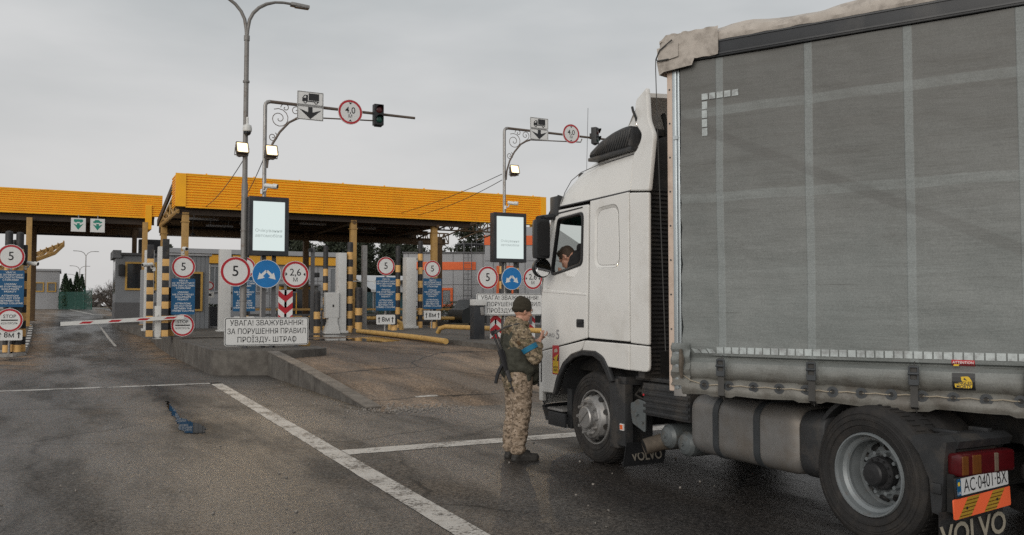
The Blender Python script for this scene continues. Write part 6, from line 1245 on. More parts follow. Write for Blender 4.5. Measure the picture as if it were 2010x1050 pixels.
# rear wings, light cluster, plates, flap
def arcp(r, a0, a1, n=10, c=(4.31, .483)): return [(c[0] - r * cos(R(a0 + (a1 - a0) * k / n)), c[1] + r * sin(R(a0 + (a1 - a0) * k / n))) for k in range(n + 1)]
for s_ in (0, 1):
    fx = (lambda x: x) if s_ == 0 else (lambda x: 12.5 - x)
    b = MB()
    pr = [(3.95, .80), (3.86, .70), (3.79, .55), (3.775, .34), (3.71, .33), (3.69, .52), (3.68, .66), (3.66, .80), (3.70, .835), (3.85, .83)]
    n = len(pr); vs_ = [(fx(4.98), y, z) for y, z in pr] + [(fx(5.08), y, z) for y, z in pr]
    b.add(vs_, [tuple(range(n)) if s_ else tuple(range(n))[::-1], tuple(range(n, 2 * n))[::-1] if s_ else tuple(range(n, 2 * n))] + [((i, i + n, (i + 1) % n + n, (i + 1) % n)) for i in range(n)])
    pr2 = [(3.95, .80), (3.86, .70), (3.79, .55), (3.775, .34), (3.74, .34), (3.74, .52), (3.75, .68), (3.70, .74), (3.66, .75), (3.64, .80), (3.69, .83), (3.85, .825)]
    n = len(pr2); vs_ = [(fx(5.08), y, z) for y, z in pr2] + [(fx(5.62), y, z) for y, z in pr2]
    b.add(vs_, [tuple(range(n))[::-1], tuple(range(n, 2 * n))] + [((i, i + n, (i + 1) % n + n, (i + 1) % n)) for i in range(n)])
    b.b2((fx(5.22), 3.76, .822), (fx(5.26), 3.94, .842), bev=.006)
    b.b2((fx(5.48), 3.72, .82), (fx(5.53), 3.86, .85), bev=.006); b.box((fx(4.975), 3.735, .50), (.02, .08, .07), bev=.015)
    b.build('rear_wing', 'dark_plastic', tr_, True)
    b = MB(); P = arcp(.53, 5, 75, 12); b.loft([[(fx(5.06), y, z) for y, z in [(2 * 4.31 - y, z) for y, z in P]], [(fx(5.62), y, z) for y, z in [(2 * 4.31 - y, z) for y, z in P]]], closed=False); P2 = arcp(.56, 5, 75, 12); b.loft([[(fx(5.06), 2 * 4.31 - y, z) for y, z in P2], [(fx(5.06), 2 * 4.31 - y, z) for y, z in P]], closed=False); b.build('wing_arch', 'dark_plastic', tr_, True)
    yb = 3.63
    T = fr((fx(5.28), yb, .66)); b = MB(); b.panel([rrect(-.275, -.072, .275, .072, .025)], T @ Matrix.Translation((0, 0, 0)), .10, .02); lc = b.build('tail_light', 'lens_red', tr_, True)
    for x0, x1, m in ((-.262, -.20, 'lens_amber'), (-.165, -.075, 'lens_amber'), (.055, .098, 'lens_clear')):
        b = MB(); b.panel([rrect(x0, -.06, x1, .06, .008)], T, .106, .006); sub(b, 'lens', m, lc)
    if s_ == 0:
        pT = Matrix.Translation((5.225, yb - .035, .541)) @ Matrix.Rotation(R(-3.5), 4, 'Y') @ fr((0, 0, 0))
        b = MB(); b.panel([rrect(-.265, -.066, .265, .062, .01)], pT, .014, .003); nb = b.build('number_plate', 'black_plastic', tr_, True)
        b = MB(); b.sheet(rrect(-.255, -.05, .255, .056, .008), pT, .0085, 0); b.sheet([(-.255, -.05), (-.215, -.05), (-.215, .056), (-.255, .056)], pT, .009, 1); b.sheet([(-.245, .012), (-.225, .012), (-.225, .036), (-.245, .036)], pT, .0095, 3); b.text('UA', .026, pT, (-.235, -.034), .0095, 0)
        b.text('AC·0401·BX', .122, pT, (.025, .002), .0095, 2, 1, fit=.43); sub(b, 'plate_face', ['plate_white', 'sign_blue', 'sign_black', 'plate_yellow'], nb)
        oT = Matrix.Translation((5.225, yb - .03, .412)) @ Matrix.Rotation(R(-4), 4, 'Y') @ fr((0, 0, 0)); b = MB(); b.poly(rrect(-.28, -.062, .28, .062, .008, 2), oT, .01)
        for k in range(2):
            x = -.145 + .25 * k
            b.sheet([(x - .10, -.06), (x + .02, -.06), (x + .12, .06), (x, .06)], oT, .0115, 1)
            for q in range(5): zq = -.05 + q * .022; xo = (zq + .06) / .12 * .10; b.sheet([(x - .10 + xo, zq), (x + .02 + xo, zq), (x + .026 + xo, zq + .006), (x - .094 + xo, zq + .006)], oT, .0122, 2)
        for x, z in ((-.16, -.005), (.14, .0)): b.disc((x, z), .010, oT, .013, 10, 3)
        b.build('reflective_board', ['board_orange', 'board_yellow', 'lens_amber', 'sign_black'], tr_, True)
    b = MB(); b.b2((fx(5.1), yb + .05, .50), (fx(5.5), yb + .12, .74)); b.b2((fx(5.0), yb + .0, .36), (fx(5.53), yb + .05, .60)); b.build('light_bracket', 'chassis', tr_, True)
    b = MB(); b.add([(fx(4.93), yb + .06, .36), (fx(5.56), yb + .05, .36), (fx(5.58), yb + .07, .05), (fx(4.95), yb + .08, .05)], [(3, 2, 1, 0) if s_ == 0 else (0, 1, 2, 3)]); T = Matrix.Translation((5.25, yb + .055, .215)) @ Matrix.Rotation(R(-3.5), 4, 'Y') @ fr((0, 0, 0)); b.text('VOLVO', .20, T, (0, 0), .015, 1, .98, bold=.02) if s_ == 0 else None; b.build('mud_flap', ['dark_plastic', 'lettering_cream'], tr_, True)
b = MB(); b.cyl((5.45, 3.45, .82), (5.62, 3.3, .80), .05); b.cyl((5.5, 3.5, .6), (5.7, 3.3, .6), .045); b.b2((5.62, 3.25, .45), (6.9, 3.45, .95)); b.tube([(5.5, 3.42, .7), (5.46, 3.40, .5), (5.5, 3.42, .35)], .02, 6); b.build('rear_crossmember', 'chassis', tr_, True)

# ------------------------------------------------------------------ curtain-sided trailer; local x runs back along its left side, y inward
tl = thing('curtain_trailer', 'long grey curtain-sided trailer coupled behind the white cab', 'trailer', (4.41, 5.604, 0), R(-61.5))
LEN = 13.6; WID = 2.55
def dent(x, z):
    edge_ = max(0, 1 - x / .5) * .02 * sin(z * 26 + 2 * noise.noise(V((x * 3, z * 2, 0))))
    return .026 * noise.noise(V((x * 1.1, z * 1.3, 3))) + .006 * noise.noise(V((x * 2.2 + z * 3, z * 5 - x * 1.5, 4))) + .008 * noise.noise(V((x * 2.5, z * 6, 8))) * max(0, min(1, (2.6 - z) / 1.2)) + edge_ * (1 if z < 2.9 else .3)
zs = [3.64] + [3.6 - .1 * i for i in range(23)] + [1.34, 1.30, 1.275, 1.262, 1.25, 1.235, 1.22, 1.20, 1.17, 1.14, 1.11, 1.095, 1.085, 1.07, 1.05, 1.03, 1.01, .99, .975, .96]
xs_ = [.02 + .04 * i for i in range(66)] + [2.8 + .25 * i for i in range(43)]
def cprof(x, z):
    y = dent(x, z) if z > 1.27 else 0
    if z <= 1.3: y += lerp(-z, [(-1.30, 0), (-1.275, .004), (-1.258, .045), (-1.245, .035), (-1.22, -.006), (-1.17, -.018), (-1.12, -.012), (-1.095, .02), (-1.085, .032), (-1.06, -.01), (-1.0, -.03), (-.96, -.012)])
    if z < 1.25: y += .024 * noise.noise(V((x * 2.1, z * 7, 7))) + .010 * noise.noise(V((x * 8, z * 9, 1)))
    md = abs(((x - .35 + .345) % .69) - .345)
    if z < 1.27 and md < .1: y += (.1 - md) * .16
    return y
def cz(x, z): return z + (1.25 - z) / .3 * .045 * (noise.noise(V((x * 1.6, 0, 5))) - .4 * (abs(((x - .35 + .345) % .69) - .345) < .1)) if z < 1.2 else z
b = MB(); nx = len(xs_); b.add([(x, cprof(x, z), cz(x, z)) for z in zs for x in xs_], [(j * nx + i, (j + 1) * nx + i, (j + 1) * nx + i + 1, j * nx + i + 1) for j in range(len(zs) - 1) for i in range(nx - 1)])
b.add([(LEN, 0, .96), (LEN, 0, 3.64), (.02, .04, 3.64), (.02, .04, .96)], []); ct = b.build('side_curtain', 'curtain', tl)
b = MB()                                                        # reflective tape dashes
x = .12; k = 0
while x < 9:
    w_ = .052 + .002 * (x > 2); z0 = 1.292 + .012 * min(x, 2.4) / 2.4; sl = .02 if x < .3 else 0
    b.add([(x, cprof(x, z0) - .006, z0), (x + w_, cprof(x + w_, z0) - .006, z0), (x + w_ - sl, cprof(x + w_, z0 + .05) - .006, z0 + .05 - sl), (x - sl * 1.2, cprof(x, z0 + .05) - .006, z0 + .05 - sl * .6)], [(0, 1, 2, 3)]); x += w_ + .010
b.build('reflective_tape', 'reflect_white', tl); b = MB()
for k in range(4): z = 3.30 - .072 * k - .06; b.add([(.205, cprof(.2, z) - .006, z), (.25, cprof(.25, z) - .006, z), (.25, cprof(.25, z) - .006, z + .062), (.205, cprof(.2, z) - .006, z + .062)], [(0, 1, 2, 3)])
for k in range(5): x = .205 + .062 * k; b.add([(x, cprof(x, 3.37) - .006, 3.315), (x + .052, cprof(x, 3.37) - .006, 3.315), (x + .052, cprof(x, 3.37) - .006, 3.365), (x, cprof(x, 3.37) - .006, 3.365)], [(0, 1, 2, 3)])
b.build('reflective_tape', 'reflect_white', tl)
for k in range(13):
    x = .355 + .69 * k; y0 = -.042
    b = MB(); b.tube([(x, .0, 1.28), (x, y0, 1.245), (x, y0, 1.10), (x + .004, y0 + .008, 1.0), (x + .006, 0, .93)], .004, 4); b.add([(x - .024, y0 - .006, 1.26), (x + .024, y0 - .006, 1.26), (x + .024, y0 - .004, .97), (x - .024, y0 - .004, .97), (x - .024, .05, .93), (x + .024, .05, .93)], [(3, 2, 1, 0), (4, 5, 2, 3)])
    bs_ = b.build('strap', 'webbing', tl)
    b = MB(); b.panel([rrect(x - .034, 1.12, x + .034, 1.255, .01), rrect(x - .022, 1.21, x + .022, 1.24, .005), rrect(x - .022, 1.16, x + .022, 1.19, .005)], fr((0, y0 - .012, 0)), .016, .004); b.cyl((x - .036, y0 - .02, 1.20), (x + .036, y0 - .02, 1.20), .008); b.build('buckle', 'strap_dark', bs_)
for k in range(45):
    x = .21 + .196 * k; z = 1.045 + .0
    if x > LEN - .2: break
    yy = cprof(x, z) - .004; b = MB(); T = fr((x, yy, z)); b.ring((0, 0), .018, .040, T, .006, 16); b.ring((0, 0), .018, .024, T, .010, 16); b.disc((0, 0), .021, T, .004, 12, 1); b.build('eyelet', ['strap_dark', 'chassis'], tl)
b = MB(); P = [(-.02, -.01, 1.14), (.1, -.03, 1.075)] + [(.21 + .049 * k, cprof(.21 + .049 * k, 1.045) - (.012 if k % 4 else .003), 1.045 + .006 * (k % 4 == 2)) for k in range(160)]; b.tube(P, .0045, 5); b.build('rope', 'rope', tl)
b = MB()
for (x0, x1, z0, z1, kind) in ((1.965, 2.105, 1.258, 1.302, 0), (1.97, 2.105, 1.10, 1.215, 1)):
    f_ = lambda x, z: (x, cprof(x, z) - .008, z)
    n = 10; zz = [z0 + (z1 - z0) * k / 4 for k in range(5)]
    for a, c in zip(zz, zz[1:]): b.add([f_(x0, a), f_(x1, a), f_(x1, c), f_(x0, c)], [(0, 1, 2, 3)], 0 if kind == 0 else 1)
T = fr((2.035, cprof(2.035, 1.28) - .010, 1.28)); b.text('ATTENTION', .024, T, (0, .004), .0, 3, .95, bold=.01); b.sheet([(-.06, -.02), (-.03, -.02), (-.02, -.008), (-.055, -.008)], T, .0, 2)
T = fr((2.038, cprof(2.038, 1.16) - .012, 1.16)); b.poly(rnd_poly([(-.052, -.045), (.05, -.045), (.052, .0), (.03, .035), (-.02, .03), (-.055, -.005)], .012), T, .001, 2); b.text('ANGLES', .03, T, (0, -.012), .0025, 1, .9, bold=.02); b.text('MORTS', .03, T, (0, -.036), .0025, 1, .9, bold=.02); b.sheet([(.0, .012), (.022, .005), (.004, .026)], T, .0025, 1)
b.build('warning_sticker', ['sticker_red', 'sign_black', 'sticker_yellow', 'sign_white'], tl)
# front post, rails, roof tarpaulin
b = MB(); b.b2((-.10, .0, .98), (-.045, .4, 3.72), bev=.015); b.b2((-.10, .3, .98), (-.05, WID, 3.75)); b.build('headboard', 'post_beige', tl)
b = MB(); b.b2((-.048, -.012, 1.0), (-.012, .05, 3.66), bev=.006); b.b2((-.010, -.004, 1.0), (.012, .04, 3.66), bev=.006); b.b2((-.04, -.02, 3.02), (.0, -.012, 3.05)); b.build('corner_rail', 'rail_alu', tl)
b = MB()
for k in range(9): z = 1.2 + k * .28; b.cyl((-.075, .002, z), (-.075, -.006, z), .007, n=8)
b.build('rivet', 'strap_dark', tl)
b = MB(); b.b2((-.04, -.025, 3.645), (LEN, .03, 3.80), bev=.012); b.b2((.0, -.032, 3.66), (LEN, -.024, 3.672)); b.b2((.0, -.032, 3.76), (LEN, -.024, 3.772)); b.build('top_rail', 'rail_black', tl)
b = MB(); rings = []; xx = [-.10 + .06 * i for i in range(60)] + [3.6 + .4 * i for i in range(26)]
for x in xx:
    n_ = lambda s_, k: k * .7 * noise.noise(V((x * 7.5, s_ * 7, 2))); bow = .035 * abs(sin(pi * (x - .1) / .9)) ** 3
    rings.append([(x, -.028 + n_(1, .008), 3.775 + n_(2, .012)), (x, -.036 + n_(3, .014), 3.80 + n_(4, .012)), (x, -.024 + n_(5, .014), 3.835 + bow * .5 + n_(6, .014)), (x, .04 + n_(7, .012), 3.875 + bow + n_(8, .014)), (x, .3, 3.90 + bow), (x, WID / 2, 3.93), (x, WID - .3, 3.90), (x, WID + .02, 3.80)])
b.loft(rings, closed=False); b.build('roof_tarpaulin', 'cloth_beige', tl)
b = MB(); rings = []                                            # loose corner hood of the tarpaulin
for i in range(22):
    x = -.155 + i * .0245 if i > 3 else (-.155 + .0245 * i); f = i / 21; rings.append([(x, -.045 + .02 * noise.noise(V((x * 16, k * .8, 3))) + (.035 if (i < 3) else 0) * (1 - i / 3), lerp(k / 7, [(0, 3.885), (.25, 3.85), (.75, 3.68), (1, 3.655)]) + .010 * noise.noise(V((x * 20, k, 9))) - (0.035 * (1 - i / 3) if i < 3 and k < 2 else 0)) for k in range(8)])
rings = [[(-.16, .6, z) for x, y, z in rings[0]]] + rings; b.loft(rings, closed=False)
b.add([(-.165, -.052, 3.675), (.17, -.058, 3.66), (.145, -.060, 3.60), (-.10, -.056, 3.58), (-.145, -.048, 3.56), (-.16, .3, 3.6), (-.165, .3, 3.68)], [(3, 2, 1, 0), (4, 3, 0), (4, 0, 6, 5)]); b.add([(-.16, -.056, 3.78), (.03, -.062, 3.81), (.03, -.062, 3.69), (-.15, -.056, 3.66)], [(3, 2, 1, 0)]); b.build('tarpaulin_hood', 'cloth_beige', tl, smooth=60)
b = MB(); b.tube([(-.17, -.055, 3.70), (-.17, -.06, 3.62), (-.16, -.06, 3.2), (-.135, -.05, 2.2), (-.12, -.02, 1.3)], .004, 5); b.tube([(-.17, -.05, 3.70), (-.13, -.07, 3.76), (-.02, -.07, 3.83)], .006, 5); b.tube([(-.17, -.05, 3.70), (-.15, -.07, 3.675), (-.05, -.072, 3.675)], .006, 5); b.build('cord', 'webbing', tl)
# crumpled lower front corner of the curtain, bed, chassis, legs, axles
b = MB(); rings = []
for k in range(14): z = 1.37 - k * .026; rings.append([(x, -.022 - .012 * sin(k * 1.6 + x * 14) - .010 * noise.noise(V((x * 22, z * 24, 4))) + (.03 if x < -.06 else 0), z) for x in (-.085, -.06, -.03, 0, .03, .06, .09)])
b.loft(rings, closed=False); b.tube([(.02, -.04, 1.32), (.03, -.05, 1.25), (.025, -.05, 1.15), (.03, -.045, 1.09)], [.012, .022, .018, .012], 6, 1); b.build('curtain_fold', ['curtain', 'rust_pipe'], tl)
b = MB(); b.b2((-.06, .0, .94), (.05, .2, 1.06), bev=.01); b.b2((-.09, .01, .98), (-.03, .06, 1.08)); b.build('corner_bracket', 'galv', tl)
b = MB(); b.b2((-.08, .06, 1.02), (LEN, WID - .05, 1.16)); b.b2((.3, .8, .98), (LEN, .92, 1.05)); b.b2((.3, WID - .92, .98), (LEN, WID - .8, 1.05)); b.b2((4.2, .8, .7), (LEN, .92, 1.0)); b.b2((4.2, WID - .92, .7), (LEN, WID - .8, 1.0)); b.b2((-.02, WID - .03, 1.0), (LEN, WID, 3.72)); b.b2((LEN - .05, .03, 1.0), (LEN, WID, 3.75)); b.build('bed', 'chassis', tl)
b = MB(); b.b2((4.3, .5, .12), (4.45, .65, 1.0)); b.b2((4.3, WID - .65, .12), (4.45, WID - .5, 1.0)); b.b2((4.2, .42, .0), (4.55, .73, .13)); b.b2((4.2, WID - .73, .0), (4.55, WID - .42, .13)); b.build('landing_leg', 'chassis', tl)
for x in (8.6, 9.9, 11.2):
    for y in (.2, WID - .2):
        b = MB(); T = fr((x, .02, .483)) if y < 1 else Matrix(((-1, 0, 0, x), (0, 0, 1, WID - .02), (0, 1, 0, .483), (0, 0, 0, 1))); b.lathe(TYRE, T, 40); b.lathe([(.292, .0), (.27, .0), (.24, -.1), (.15, -.12), (.14, -.04), (.001, -.03)], T, 32, 1); b.build('wheel', ['rubber', 'steel_rim'], tl)

# ------------------------------------------------------------------ person in camouflage: local x forward, y to the left, z up
def finger(base, d0, bend, up, lens, r, out):                   # three bones bending towards 'up'
    p = V(base); d = V(d0).normalized(); ax = d.cross(V(up)).normalized(); a = 0
    for i, ln in enumerate(lens):
        dd = Matrix.Rotation(R(a), 3, ax) @ d; q = p + dd * ln; out.append((p, r * (1 - .10 * i), q, r * (.92 - .10 * i))); p = q; a += bend[i]
    return p
def hand(wrist, fwd, palm_n, side, curl=(25, 38, 30), k=1.0):   # palm, four fingers, thumb; palm_n = way the palm faces, side = towards the thumb
    f = V(fwd).normalized(); n = V(palm_n).normalized(); s = V(side).normalized(); w_ = V(wrist); o = []
    pc = w_ + f * .05 * k
    for t_, r_ in ((-.028, .0135), (-.010, .0145), (.010, .0145), (.027, .014)): o.append((w_ + s * t_ * .6 * k + f * .008 * k, .017 * k, w_ + s * t_ * k + f * .088 * k, r_ * k))
    o.append((w_ - f * .05 * k, .026 * k, w_ + f * .015 * k, .022 * k))
    for t_, ln in ((.029, .042), (.010, .047), (-.010, .044), (-.028, .035)):
        finger(w_ + s * t_ * k + f * .092 * k, f + s * t_ * 2, curl, n, (ln * k, ln * .62 * k, ln * .5 * k), .0088 * k, o)
    finger(w_ + s * .026 * k + f * .03 * k, f * .7 + s * .75 + n * .35, (18, 22, 10), f * .6 - s * .4 + n * .5, (.04 * k, .032 * k, .026 * k), .0105 * k, o)
    return o
def head(c, yaw=0, pitch=0, k=1.0):                             # returns (primitives, placing matrix); face looks along +x
    M = Matrix.Translation(c) @ Matrix.Rotation(yaw, 4, 'Z') @ Matrix.Rotation(pitch, 4, 'Y')
    q = lambda x, y, z: M @ V((x * k, y * k, z * k)); E = lambda c_, r_: (q(*c_), tuple(a * k for a in r_))
    P = [E((-.012, 0, .025), (.098, .077, .092)), E((.035, 0, -.03), (.058, .062, .085)), (q(.05, 0, -.085), .026 * k, q(.062, 0, -.095), .022 * k), E((.03, .0, .035), (.066, .064, .05)),
         (q(.085, 0, .012), .012 * k, q(.108, 0, -.022), .014 * k), (q(.090, 0, -.024), .013 * k, q(.104, 0, -.026), .012 * k), (q(.084, -.018, -.058), .009 * k, q(.084, .018, -.058), .009 * k), (q(.082, -.014, -.070), .010 * k, q(.082, .014, -.070), .010 * k),
         (q(.083, -.045, .030), .010 * k, q(.090, -.014, .026), .010 * k), (q(.083, .045, .030), .010 * k, q(.090, .014, .026), .010 * k), E((.055, -.05, -.02), (.028, .018, .022)), E((.055, .05, -.02), (.028, .018, .022))]
    for s_ in (-1, 1): P += [(q(-.012, s_ * .074, .025), .012 * k, q(-.006, s_ * .076, -.025), .008 * k), (q(-.012, s_ * .082, .024), .008 * k, q(-.018, s_ * .080, -.004), .007 * k)]
    return P, M
def eyes(M, k, parent):
    b = MB()
    for s_ in (-1, 1):
        b.lathe([(.001, .012 * k), (.008 * k, .009 * k), (.012 * k, 0)], M @ Matrix.Translation((.080 * k, s_ * .030 * k, .012 * k)) @ Matrix.Rotation(R(90), 4, 'Y'), 12, 0)
        b.lathe([(.001, .0128 * k), (.005 * k, .0118 * k)], M @ Matrix.Translation((.080 * k, s_ * .030 * k, .012 * k)) @ Matrix.Rotation(R(90), 4, 'Y'), 10, 1)
        b.tube([M @ V((.092 * k, s_ * .014 * k, .034 * k)), M @ V((.092 * k, s_ * .03 * k, .038 * k)), M @ V((.082 * k, s_ * .048 * k, .032 * k))], .004 * k, 5, 2)
    b.build('eyes', ['paper', 'sign_black', 'hair_brown'], parent)
pe = tag(bpy.data.objects.new('person', None), 'person in camouflage jacket and dark beanie standing at the lorry cab, writing', 'person'); COL.objects.link(pe); pe.location = (4.44, 8.44, .0); pe.rotation_euler = (0, 0, R(-10))
SHR, ELR, WRR = V((-.045, -.205, 1.375)), V((.085, -.27, 1.115)), V((.175, -.13, 1.265))
SHL, ELL, WRL = V((-.045, .205, 1.375)), V((.11, .26, 1.11)), V((.20, .085, 1.255))
hp, HM = head((.035, 0, 1.605), R(10), R(10), 1.0)
HR = hand(WRR + (WRR - ELR).normalized() * .03, (.50, .50, .55), (-.35, .8, -.35), (.1, -.5, .8), (45, 60, 45)); HL = hand(WRL + (WRL - ELL).normalized() * .03, (.60, -.50, .45), (-.1, -.3, .9), (.4, .8, .3), (30, 40, 30))
body = [((-.03, 0, .95), .12, (-.03, 0, 1.25), .14), ((-.03, 0, 1.30), .13, (-.03, 0, 1.36), .10), (SHR, .06, SHL, .06), ((-.025, 0, 1.36), .062, (.01, 0, 1.53), .058), ((-.02, -.09, .9), .09, (-.02, -.1, .47), .06), ((-.02, -.1, .47), .058, (-.06, -.11, .10), .042), ((-.02, .09, .9), .09, (-.03, .1, .47), .06), ((-.03, .1, .47), .058, (-.07, .11, .10), .042),
        ((-.06, -.11, .07), .04, (.09, -.115, .05), .035), ((-.07, .11, .07), .04, (.08, .115, .05), .035), (SHR, .058, ELR, .045), (ELR, .044, WRR, .030), (SHL, .058, ELL, .045), (ELL, .044, WRL, .030)] + hp + HR + HL
bd = blob('body', body, .0065, ['skin'], pe, 3); eyes(HM, 1.0, pe)
W1 = wrinkle(.012, 1.0, (11, 11, 19)); W2 = wrinkle(.011, 1.1, (9, 9, 21))
blob('trousers', [((-.02, -.085, .90), .135, (-.015, -.10, .66), .118), ((-.015, -.10, .66), .115, (-.015, -.105, .47), .102), ((-.015, -.105, .47), .100, (-.05, -.11, .26), .097), ((-.05, -.11, .26), .097, (-.06, -.11, .13), .085), ((-.02, .085, .90), .135, (-.02, .10, .66), .118), ((-.02, .10, .66), .115, (-.03, .105, .47), .100), ((-.03, .105, .47), .100, (-.065, .11, .26), .095), ((-.065, .11, .26), .095, (-.075, .11, .13), .083), ((-.02, 0, .84), .14, (-.02, 0, .96), .15)], .011, ['camo_trousers'], pe, 3, W2)
blob('jacket', [((-.03, -.05, .84), .152, (-.035, -.03, 1.05), .142), ((-.03, .05, .84), .152, (-.035, .03, 1.05), .142), ((-.035, -.05, 1.05), .142, (-.045, -.06, 1.28), .142), ((-.035, .05, 1.05), .142, (-.045, .06, 1.28), .142), ((-.05, -.13, 1.36), .09, (-.05, .13, 1.36), .09), (SHR + V((0, .01, .005)), .095, ELR, .078), (ELR, .080, WRR - (WRR - ELR).normalized() * .035, .052), (SHL + V((0, -.01, .005)), .095, ELL, .078), (ELL, .080, WRL - (WRL - ELL).normalized() * .035, .052),
   ((-.05, 0, 1.38), .115, (-.03, 0, 1.45), .098), ((-.105, -.07, 1.43), .072, (-.105, .07, 1.43), .072), ((-.12, 0, 1.40), .085, (-.10, 0, 1.49), .070), ((-.06, -.085, 1.46), .05, (.045, -.075, 1.475), .034), ((-.06, .085, 1.46), .05, (.045, .075, 1.475), .034), ((.07, -.03, 1.45), .035, (.07, .03, 1.45), .035)], .011, ['camo_jacket'], pe, 3, W1)
blob('load_vest', [((-.04, -.05, 1.03), .160, (-.045, -.055, 1.16), .154), ((-.04, .05, 1.03), .160, (-.045, .055, 1.16), .154), ((-.15, -.05, 1.10), .06, (-.16, -.05, 1.33), .045), ((-.15, .05, 1.10), .06, (-.16, .05, 1.33), .045), ((-.14, -.10, 1.25), .05, (-.085, -.125, 1.425), .035), ((-.14, .10, 1.25), .05, (-.085, .125, 1.425), .035), ((-.085, -.125, 1.425), .035, (.02, -.12, 1.42), .032), ((.02, -.12, 1.42), .032, (.09, -.09, 1.2), .04), ((.07, -.10, .98), .095, (.07, .10, .98), .095), ((.115, -.09, 1.0), .075, (.12, -.08, .90), .070), ((.125, .05, 1.0), .075, (.13, .05, .88), .065), ((-.02, -.185, 1.0), .06, (.05, -.175, .98), .065), ((-.10, 0, .99), .13, (-.10, 0, 1.10), .13), ((.155, -.05, .93), .045, (.155, -.05, .84), .04), ((.03, -.17, .93), .05, (.03, -.17, .88), .045)], .011, ['vest'], pe, 2, wrinkle(.008, 1.5))
u = (ELR - SHR).normalized(); A0 = SHR + u * .155; b = MB(); q_ = u.to_track_quat('Z', 'Y').to_matrix().to_4x4(); q_.translation = A0; b.lathe([(.088, 0), (.092, .002), (.089, .055), (.085, .057)], q_, 24); b.build('arm_band', 'band_blue', pe)
b = MB(); q2 = q_.copy(); q2.translation = A0 - u * .10; b.add([q2 @ V((.098 * cos(a), .098 * sin(a), z)) for z in (0, .045) for a in [R(-150 + 6 * k) for k in range(8)]], [(k, k + 1, 9 + k, 8 + k) for k in range(7)]); b.build('shoulder_patch', 'ochre_dark', pe)
for s_, x0 in ((-1, 0), (1, -.01)):
    y = s_ * .113; blob('boot', [((-.075 + x0, y, .05), .052, (.03 + x0, y + s_ * .006, .045), .050), ((.03 + x0, y + s_ * .006, .042), .049, (.135 + x0, y + s_ * .016, .036), .043), ((-.065 + x0, y, .06), .056, (-.062 + x0, y, .15), .056), ((-.03 + x0, y, .10), .05, (.04 + x0, y, .07), .045), ((-.09 + x0, y, .018), .045, (.13 + x0, y + s_ * .016, .014), .046)], .009, ['boot'], pe, 2, lambda co: -.0 if co.z > 0 else 0)
hatM = HM @ Matrix.Rotation(R(-6), 4, 'Y'); E_ = lambda c_, r_: (hatM @ V(c_), r_)
blob('beanie', [E_((-.012, 0, .062), (.110, .091, .105)), E_((-.018, 0, .030), (.113, .092, .055)), E_((-.02, 0, .035), (.116, .093, .030)), E_((-.03, 0, .10), (.08, .07, .075))], .008, ['hat_olive'], pe, 3, wrinkle(.004, 2.5))
b = MB(); T = Matrix.Translation((WRR + WRL) / 2 + V((.095, .01, .085))) @ Matrix.Rotation(R(35), 4, 'Y') @ Matrix.Rotation(R(20), 4, 'X'); b.box((0, 0, 0), (.10, .085, .006), 0, M=T); b.box((.0, 0, .004), (.09, .078, .003), 1, M=T); o = b.build('paper_booklet', ['paper', 'sign_white']); o.location = pe.location; o.rotation_euler = pe.rotation_euler; tag(o, 'small white document in the hands of the person in camouflage', 'document')
# slung rifle
rf = thing('rifle', 'black folded-stock rifle slung on the back of the person in camouflage', 'rifle', (4.44, 8.44, 0)); rf.rotation_euler = pe.rotation_euler
A = V((-.30, -.03, 1.385)); B = V((-.135, -.15, .80)); d = (B - A).normalized(); sd_ = d.cross(V((0, -1, 0))).normalized(); F = Matrix((d, sd_, d.cross(sd_))).transposed().to_4x4(); F.translation = A
b = MB(); b.b2((.20, -.025, -.02), (.44, .03, .02), bev=.008, M=F); b.b2((.22, -.04, -.016), (.40, -.02, .016), bev=.008, M=F); b.build('receiver', 'rifle_black', rf)
b = MB(); b.tube([F @ V((.0, .02, .0)), F @ V((.22, .005, .0))], .011, 8); b.tube([F @ V((.0, -.02, .0)), F @ V((.22, -.022, .0))], .009, 8); b.b2((-.02, -.035, -.012), (.02, .04, .012), bev=.006, M=F); b.build('stock', 'rifle_black', rf)
b = MB(); b.b2((.43, -.02, -.02), (.56, .02, .02), bev=.008, M=F); b.build('hand_guard', 'dark_plastic', rf); b = MB(); b.tube([F @ V((.55, 0, 0)), F @ V((.68, 0, 0))], .009, 8, 0); b.tube([F @ V((.60, -.012, .004)), F @ V((.665, -.012, .004))], .005, 6, 1); b.b2((.62, -.004, -.006), (.635, .035, .006), 0, M=F); b.build('barrel', ['rifle_black', 'rifle_steel'], rf)
b = MB(); b.tube([F @ V((.36, .02, 0)), F @ V((.40, .07, 0)), F @ V((.46, .12, 0)), F @ V((.53, .16, 0))], [.020, .022, .021, .019], 8); b.build('magazine', 'rifle_black', rf)
b = MB(); b.tube([F @ V((.02, .03, .02)), V((-.20, -.11, 1.44)), V((-.06, -.14, 1.475)), V((.06, -.10, 1.40)), V((.10, .0, 1.25))], .012, 6); b.build('sling', 'webbing', rf)

# ------------------------------------------------------------------ person leaning down inside the cab (seat in the tractor)
dr = tag(bpy.data.objects.new('person', None), 'short-haired person in a black hoodie looking down inside the lorry cab', 'person'); COL.objects.link(dr); dr.location = (5.31, 8.43, 1.3); dr.rotation_euler = (0, 0, R(100))
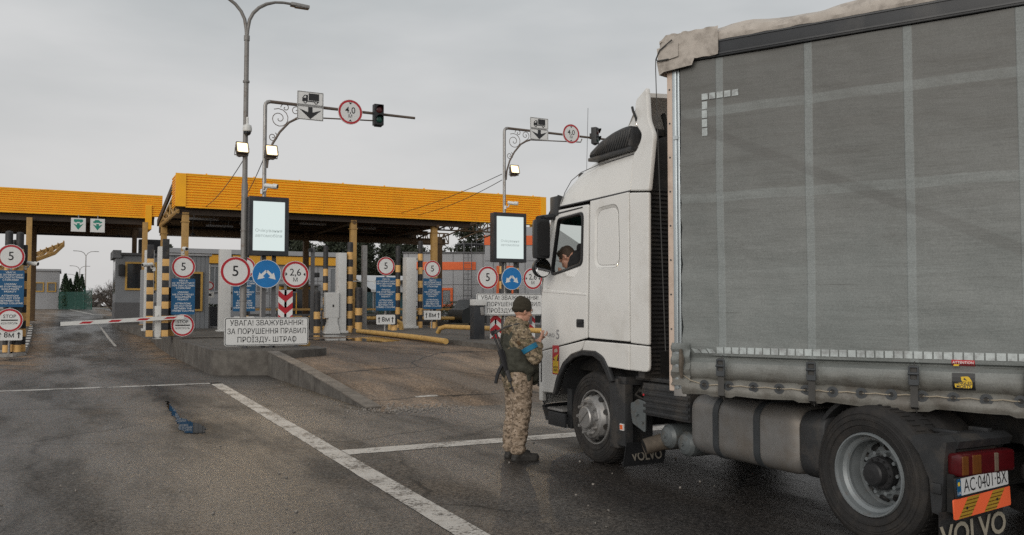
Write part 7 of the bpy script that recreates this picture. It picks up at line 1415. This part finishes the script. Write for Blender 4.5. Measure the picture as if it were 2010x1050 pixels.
# local x forward (towards the windscreen), y left (towards the door)
hp, HM = head((.28, .05, .935), R(16), R(46), 1.06)
RH = V((.25, .10, .70)); LHn = V((.21, .18, .70))
RHh = hand(RH, (.7, -.2, .3), (.1, .2, -.9), (.2, -.9, 0), (30, 40, 35)); LHh = hand(LHn, (.6, -.1, .45), (.5, -.6, .2), (-.2, .3, .9), (40, 50, 40))
bprims = [((-.12, 0, .30), .15, (-.04, 0, .72), .16), ((.0, -.16, .86), .06, (.0, .16, .86), .06), ((.0, 0, .92), .065, (.20, .04, .94), .060), ((-.05, -.1, .28), .09, (.4, -.12, .32), .08), ((-.05, .1, .28), .09, (.4, .12, .32), .08), ((.4, -.12, .32), .07, (.45, -.12, .05), .05), ((.4, .12, .32), .07, (.45, .12, .05), .05), ((.0, .17, .84), .055, (.08, .22, .60), .045), ((.08, .22, .60), .043, LHn, .028), ((.0, -.17, .84), .055, (.12, -.14, .60), .045), ((.12, -.14, .60), .043, RH, .028)] + hp + RHh + LHh
blob('body', bprims, .0075, ['skin'], dr, 3); eyes(HM, 1.06, dr)
blob('hoodie', [((-.12, -.04, .30), .19, (-.06, -.05, .72), .20), ((-.12, .04, .30), .19, (-.06, .05, .72), .20), ((-.02, -.15, .86), .115, (-.02, .15, .87), .115), ((-.10, 0, .90), .13, (.05, 0, .96), .10), ((-.02, -.08, 1.0), .07, (-.0, .08, 1.02), .068), ((.09, -.07, .96), .055, (.09, .08, .96), .055), ((.0, .17, .84), .095, (.07, .22, .60), .08), ((.07, .22, .60), .08, LHn - (LHn - V((.08, .22, .55))).normalized() * .05, .052), ((.0, -.17, .84), .095, (.11, -.14, .60), .08), ((.11, -.14, .60), .08, RH - (RH - V((.12, -.14, .56))).normalized() * .06, .055)], .012, ['hoodie'], dr, 3, wrinkle(.012, 1.1))
E_ = lambda c_, r_: (HM @ V([a * 1.06 for a in c_]), tuple(a * 1.06 for a in r_))
blob('hair', [E_((-.025, 0, .045), (.096, .083, .085)), E_((.012, 0, .075), (.078, .072, .052)), E_((-.045, 0, -.005), (.07, .080, .06)), E_((.02, .068, .045), (.026, .012, .04)), E_((.02, -.068, .045), (.026, .012, .04))], .007, ['hair_brown'], dr, 2, wrinkle(.004, 4))
b = MB(); b.tube([V((.14, -.05, .90)), V((.15, .08, .90))], .02, 6); b.build('collar', 'hoodie', dr)
